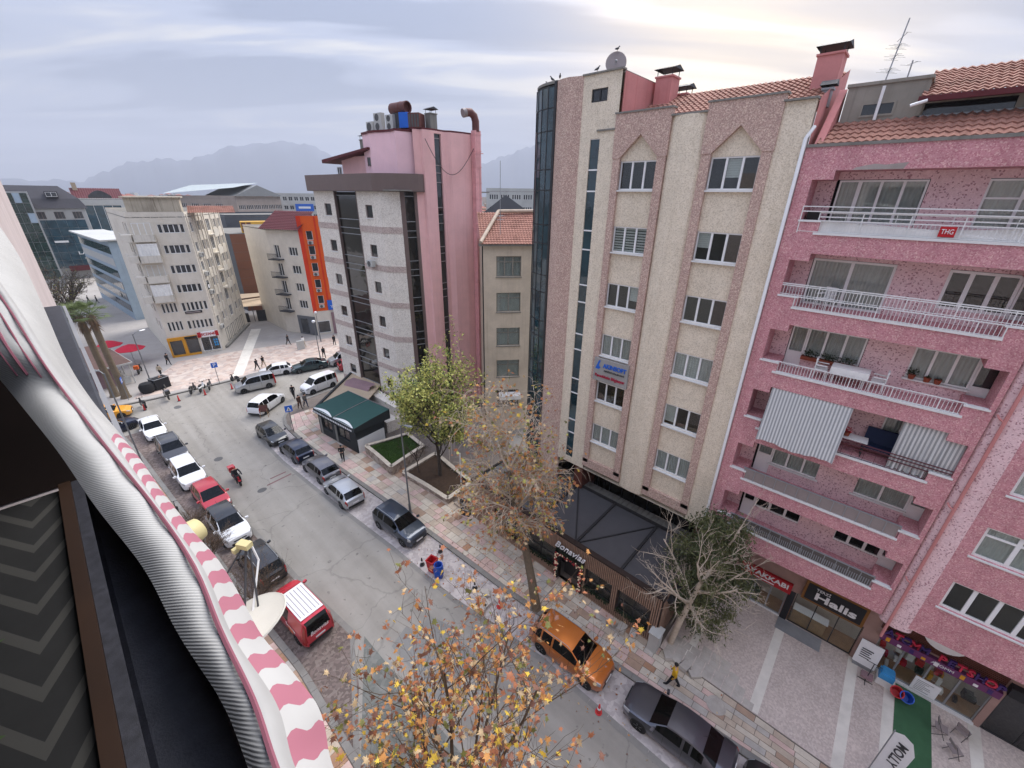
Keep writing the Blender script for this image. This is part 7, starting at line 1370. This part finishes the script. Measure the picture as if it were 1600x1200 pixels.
fabric_mats(); MATS['rib_fabric'].node_tree.nodes['Principled BSDF'].inputs['Specular IOR Level'].default_value=.05; stripes('pink_stripe',(.52,.515,.50),S(190,122,138,.8),0,.058,.5,.25,'UV'); mat('pink_piping',S(176,110,126,.6),.9); mat('hem_grey',(.42,.415,.405),.95,.1,8)
stripes('band_stripe',(.64,.63,.62),S(196,106,132,.85),0,.05,.38)
def ray(px,py,z):
    d=CAMB[0]+CAMB[1]*((px-800)/645.)+CAMB[2]*((600-py)/645.); return Vector((0,0,22.))+d*(z/d.z)-Vector((0,0,22.))
# fold lines of the cloth, sampled along its length: inner edge, seam, hem, outer edge
ROWS=[(345,-172,-86,-72,-6),(400,-130,-45,-30,30),(480,-75,12,28,68),(560,-25,62,78,103),(620,22,105,122,140),(700,86,166,184,206),(790,148,238,248,270),(885,222,302,316,348),(990,278,346,362,408),(1095,345,396,430,492),(1190,384,428,458,518),(1300,420,468,505,560),(1450,470,520,560,620)]
ZF=(-.40,-.383,-.40,-.50)
RISE={345:.30,400:.48,480:.68,560:.85}   # the far end climbs to its bracket
base=[[ray(r[k+1],r[0],ZF[k]*RISE.get(r[0],1.)) for k in range(4)] for r in ROWS]
def crv(k,n=110):
    P_=[b[k] for b in base]; o=[]
    for i in range(n):
        x=i/(n-1)*(len(P_)-1.0001); j=int(x); f=x-j; p0,p1,p2,p3=P_[max(j-1,0)],P_[j],P_[j+1],P_[min(j+2,len(P_)-1)]
        o.append(.5*((2*p1)+(p2-p0)*f+(2*p0-5*p1+4*p2-p3)*f*f+(3*p1-p0-3*p2+p3)*f**3))
    return o
C0,C1,C2,C3=(crv(k) for k in range(4))
t=thing('draped_awning','rolled-up fabric awning with pink and white striped valance hanging over the rail','awning',(0,0,22.0))
def sheet(A,B,bul,mt_,nm,k=9,rip=0.,drop=None):
    m=MB(); rows=[]
    for i,(a,b) in enumerate(zip(A,B)):
        w=(b-a).length
        for j in range(k):
            f=j/(k-1); p=a.lerp(b,f); p.z+=bul*w*math.sin(PI*f)+rip*math.sin(i*.9+f*4)*f; m.v.append(tuple(p))
        if drop: p=b+Vector(drop); m.v.append(tuple(p))
    kk=k+(1 if drop else 0)
    for i in range(len(A)-1):
        for j in range(kk-1): q=i*kk+j; m.f.append((q,q+1,q+kk+1,q+kk)); m.m.append(0)
    uv=bpy.data.meshes; o=m.build(nm,mt_,t,smooth=75); me=o.data; l=me.uv_layers.new(name='u'); s_=[0.]
    for i in range(1,len(A)): s_.append(s_[-1]+(B[i]-B[i-1]).length)
    for lp in me.loops: i,j=divmod(lp.vertex_index,kk); l.data[lp.index].uv=(s_[i]+.004*math.sin(j*1.1),j/(kk-1))
    return o
D0=[p+Vector((.012,0,-.05)) for p in C0]
sheet(D0,C0,0,'rib_fabric','inner_fold',3); sheet(C0,C1,.12,'rib_fabric','fabric_roll',14,.0025); sheet(C1,C2,.25,'hem_grey','hem',5); sheet(C2[:45],C3[:45],.05,'rib_fabric','upper_edge',7); sheet(C2[44:],C3[44:],.05,'pink_stripe','striped_valance',9,.003)
m=MB(); m.tube([tuple(p+Vector((0,0,.004))) for p in C1[::2]],.0022,5); m.build('piping','pink_piping',t); m=MB()
for f in (.35,.55,.78): m.tube([tuple(a.lerp(b,f)+Vector((0,0,.12*(b-a).length*math.sin(PI*f)+.0005))) for a,b in list(zip(C0,C1))[:34]],.0018 if f!=.55 else .003,5)
m.build('woven_stripe','pink_piping',t)
# satellite dish, lamp and cable on the wall below
mat('dish_white',S(226,224,214,.8),.6,.06,3,stain=.3,dirt=(.8,.7,.55)); mat('lnb_cream',S(226,214,160,.8),.5,.05,5)
t=thing('wall_dish','white satellite dish with cream feed on the wall below the balcony','satellite dish',(.17,2.78,19.1),0); Mx=(Matrix.Rotation(R(-10),4,'Y')@Matrix.Rotation(R(-4),4,'X'))
m=MB(); m.lathe([(.27*q,.07*q*q-.07) for q in(.001,.3,.6,.85,1)]+[(.28,.0),(.275,.012),(.26,.004)],n=28,sc=(1.15,.8)); m.build('reflector','dish_white',t,smooth=60,mw=Mx); m=MB(); m.tube([(0,.0,-.09),(.22,.32,.40)],.008,6); m.tube([(-.25,.25,-.02),(.2,.34,.40)],.007,6); m.tube([(.12,.02,-.08),(.25,.35,.40)],.007,6); m.build('feed_arms','dark_grey',t); m=MB(); m.obox((.22,.34,.42),(.03,.05,.022),RZ(.5).to_3x3()); m.build('feed','lnb_cream',t); m=MB(); m.obox((.17,.38,.38),(.03,.018,.018),RZ(.3).to_3x3()); m.build('feed_clamp','lnb_cream',t); m=MB(); m.tube([(.26,.36,.42),(.27,.3,.25),(.1,.08,.0)],.008,5); m.build('cable','pvc_white',t); m=MB(); m.tube([(-.3,0,-.15),(-.05,0,-.12)],.025,6); m.build('bracket','dark_grey',t)
t=thing('wall_lamp','white and cream bucket-shaped lamp on the wall behind the awning','lamp',(.14,5.0,18.5),R(20)); m=MB(); m.lathe([(.10,-.3),(.13,-.28),(.145,.0)],n=16,axis='x'); m.build('white_housing','dish_white',t,smooth=50); m=MB(); m.lathe([(.148,.0),(.15,.02),(.125,.16),(.11,.17),(.09,.14),(.001,.14)],n=16,axis='x'); m.build('cream_hood','lnb_cream',t,smooth=50)
# ================================================================ HAZE
mat('tmp',(1,1,1)); hz=bpy.data.materials.new('haze_air'); hz.use_nodes=True; n=hz.node_tree.nodes; n.clear(); MATS['haze_air']=hz
o_=n.new('ShaderNodeOutputMaterial'); v_=n.new('ShaderNodeVolumePrincipled'); v_.inputs['Color'].default_value=(.80,.85,.97,1); v_.inputs['Density'].default_value=2.6e-4; hz.node_tree.links.new(v_.outputs[0],o_.inputs['Volume'])
h=MB().box(-9600,-9600,-1.1,9600,9600,780).build('haze','haze_air'); h['kind']='stuff'; h['label']='thin winter haze over the town'; h['category']='haze'
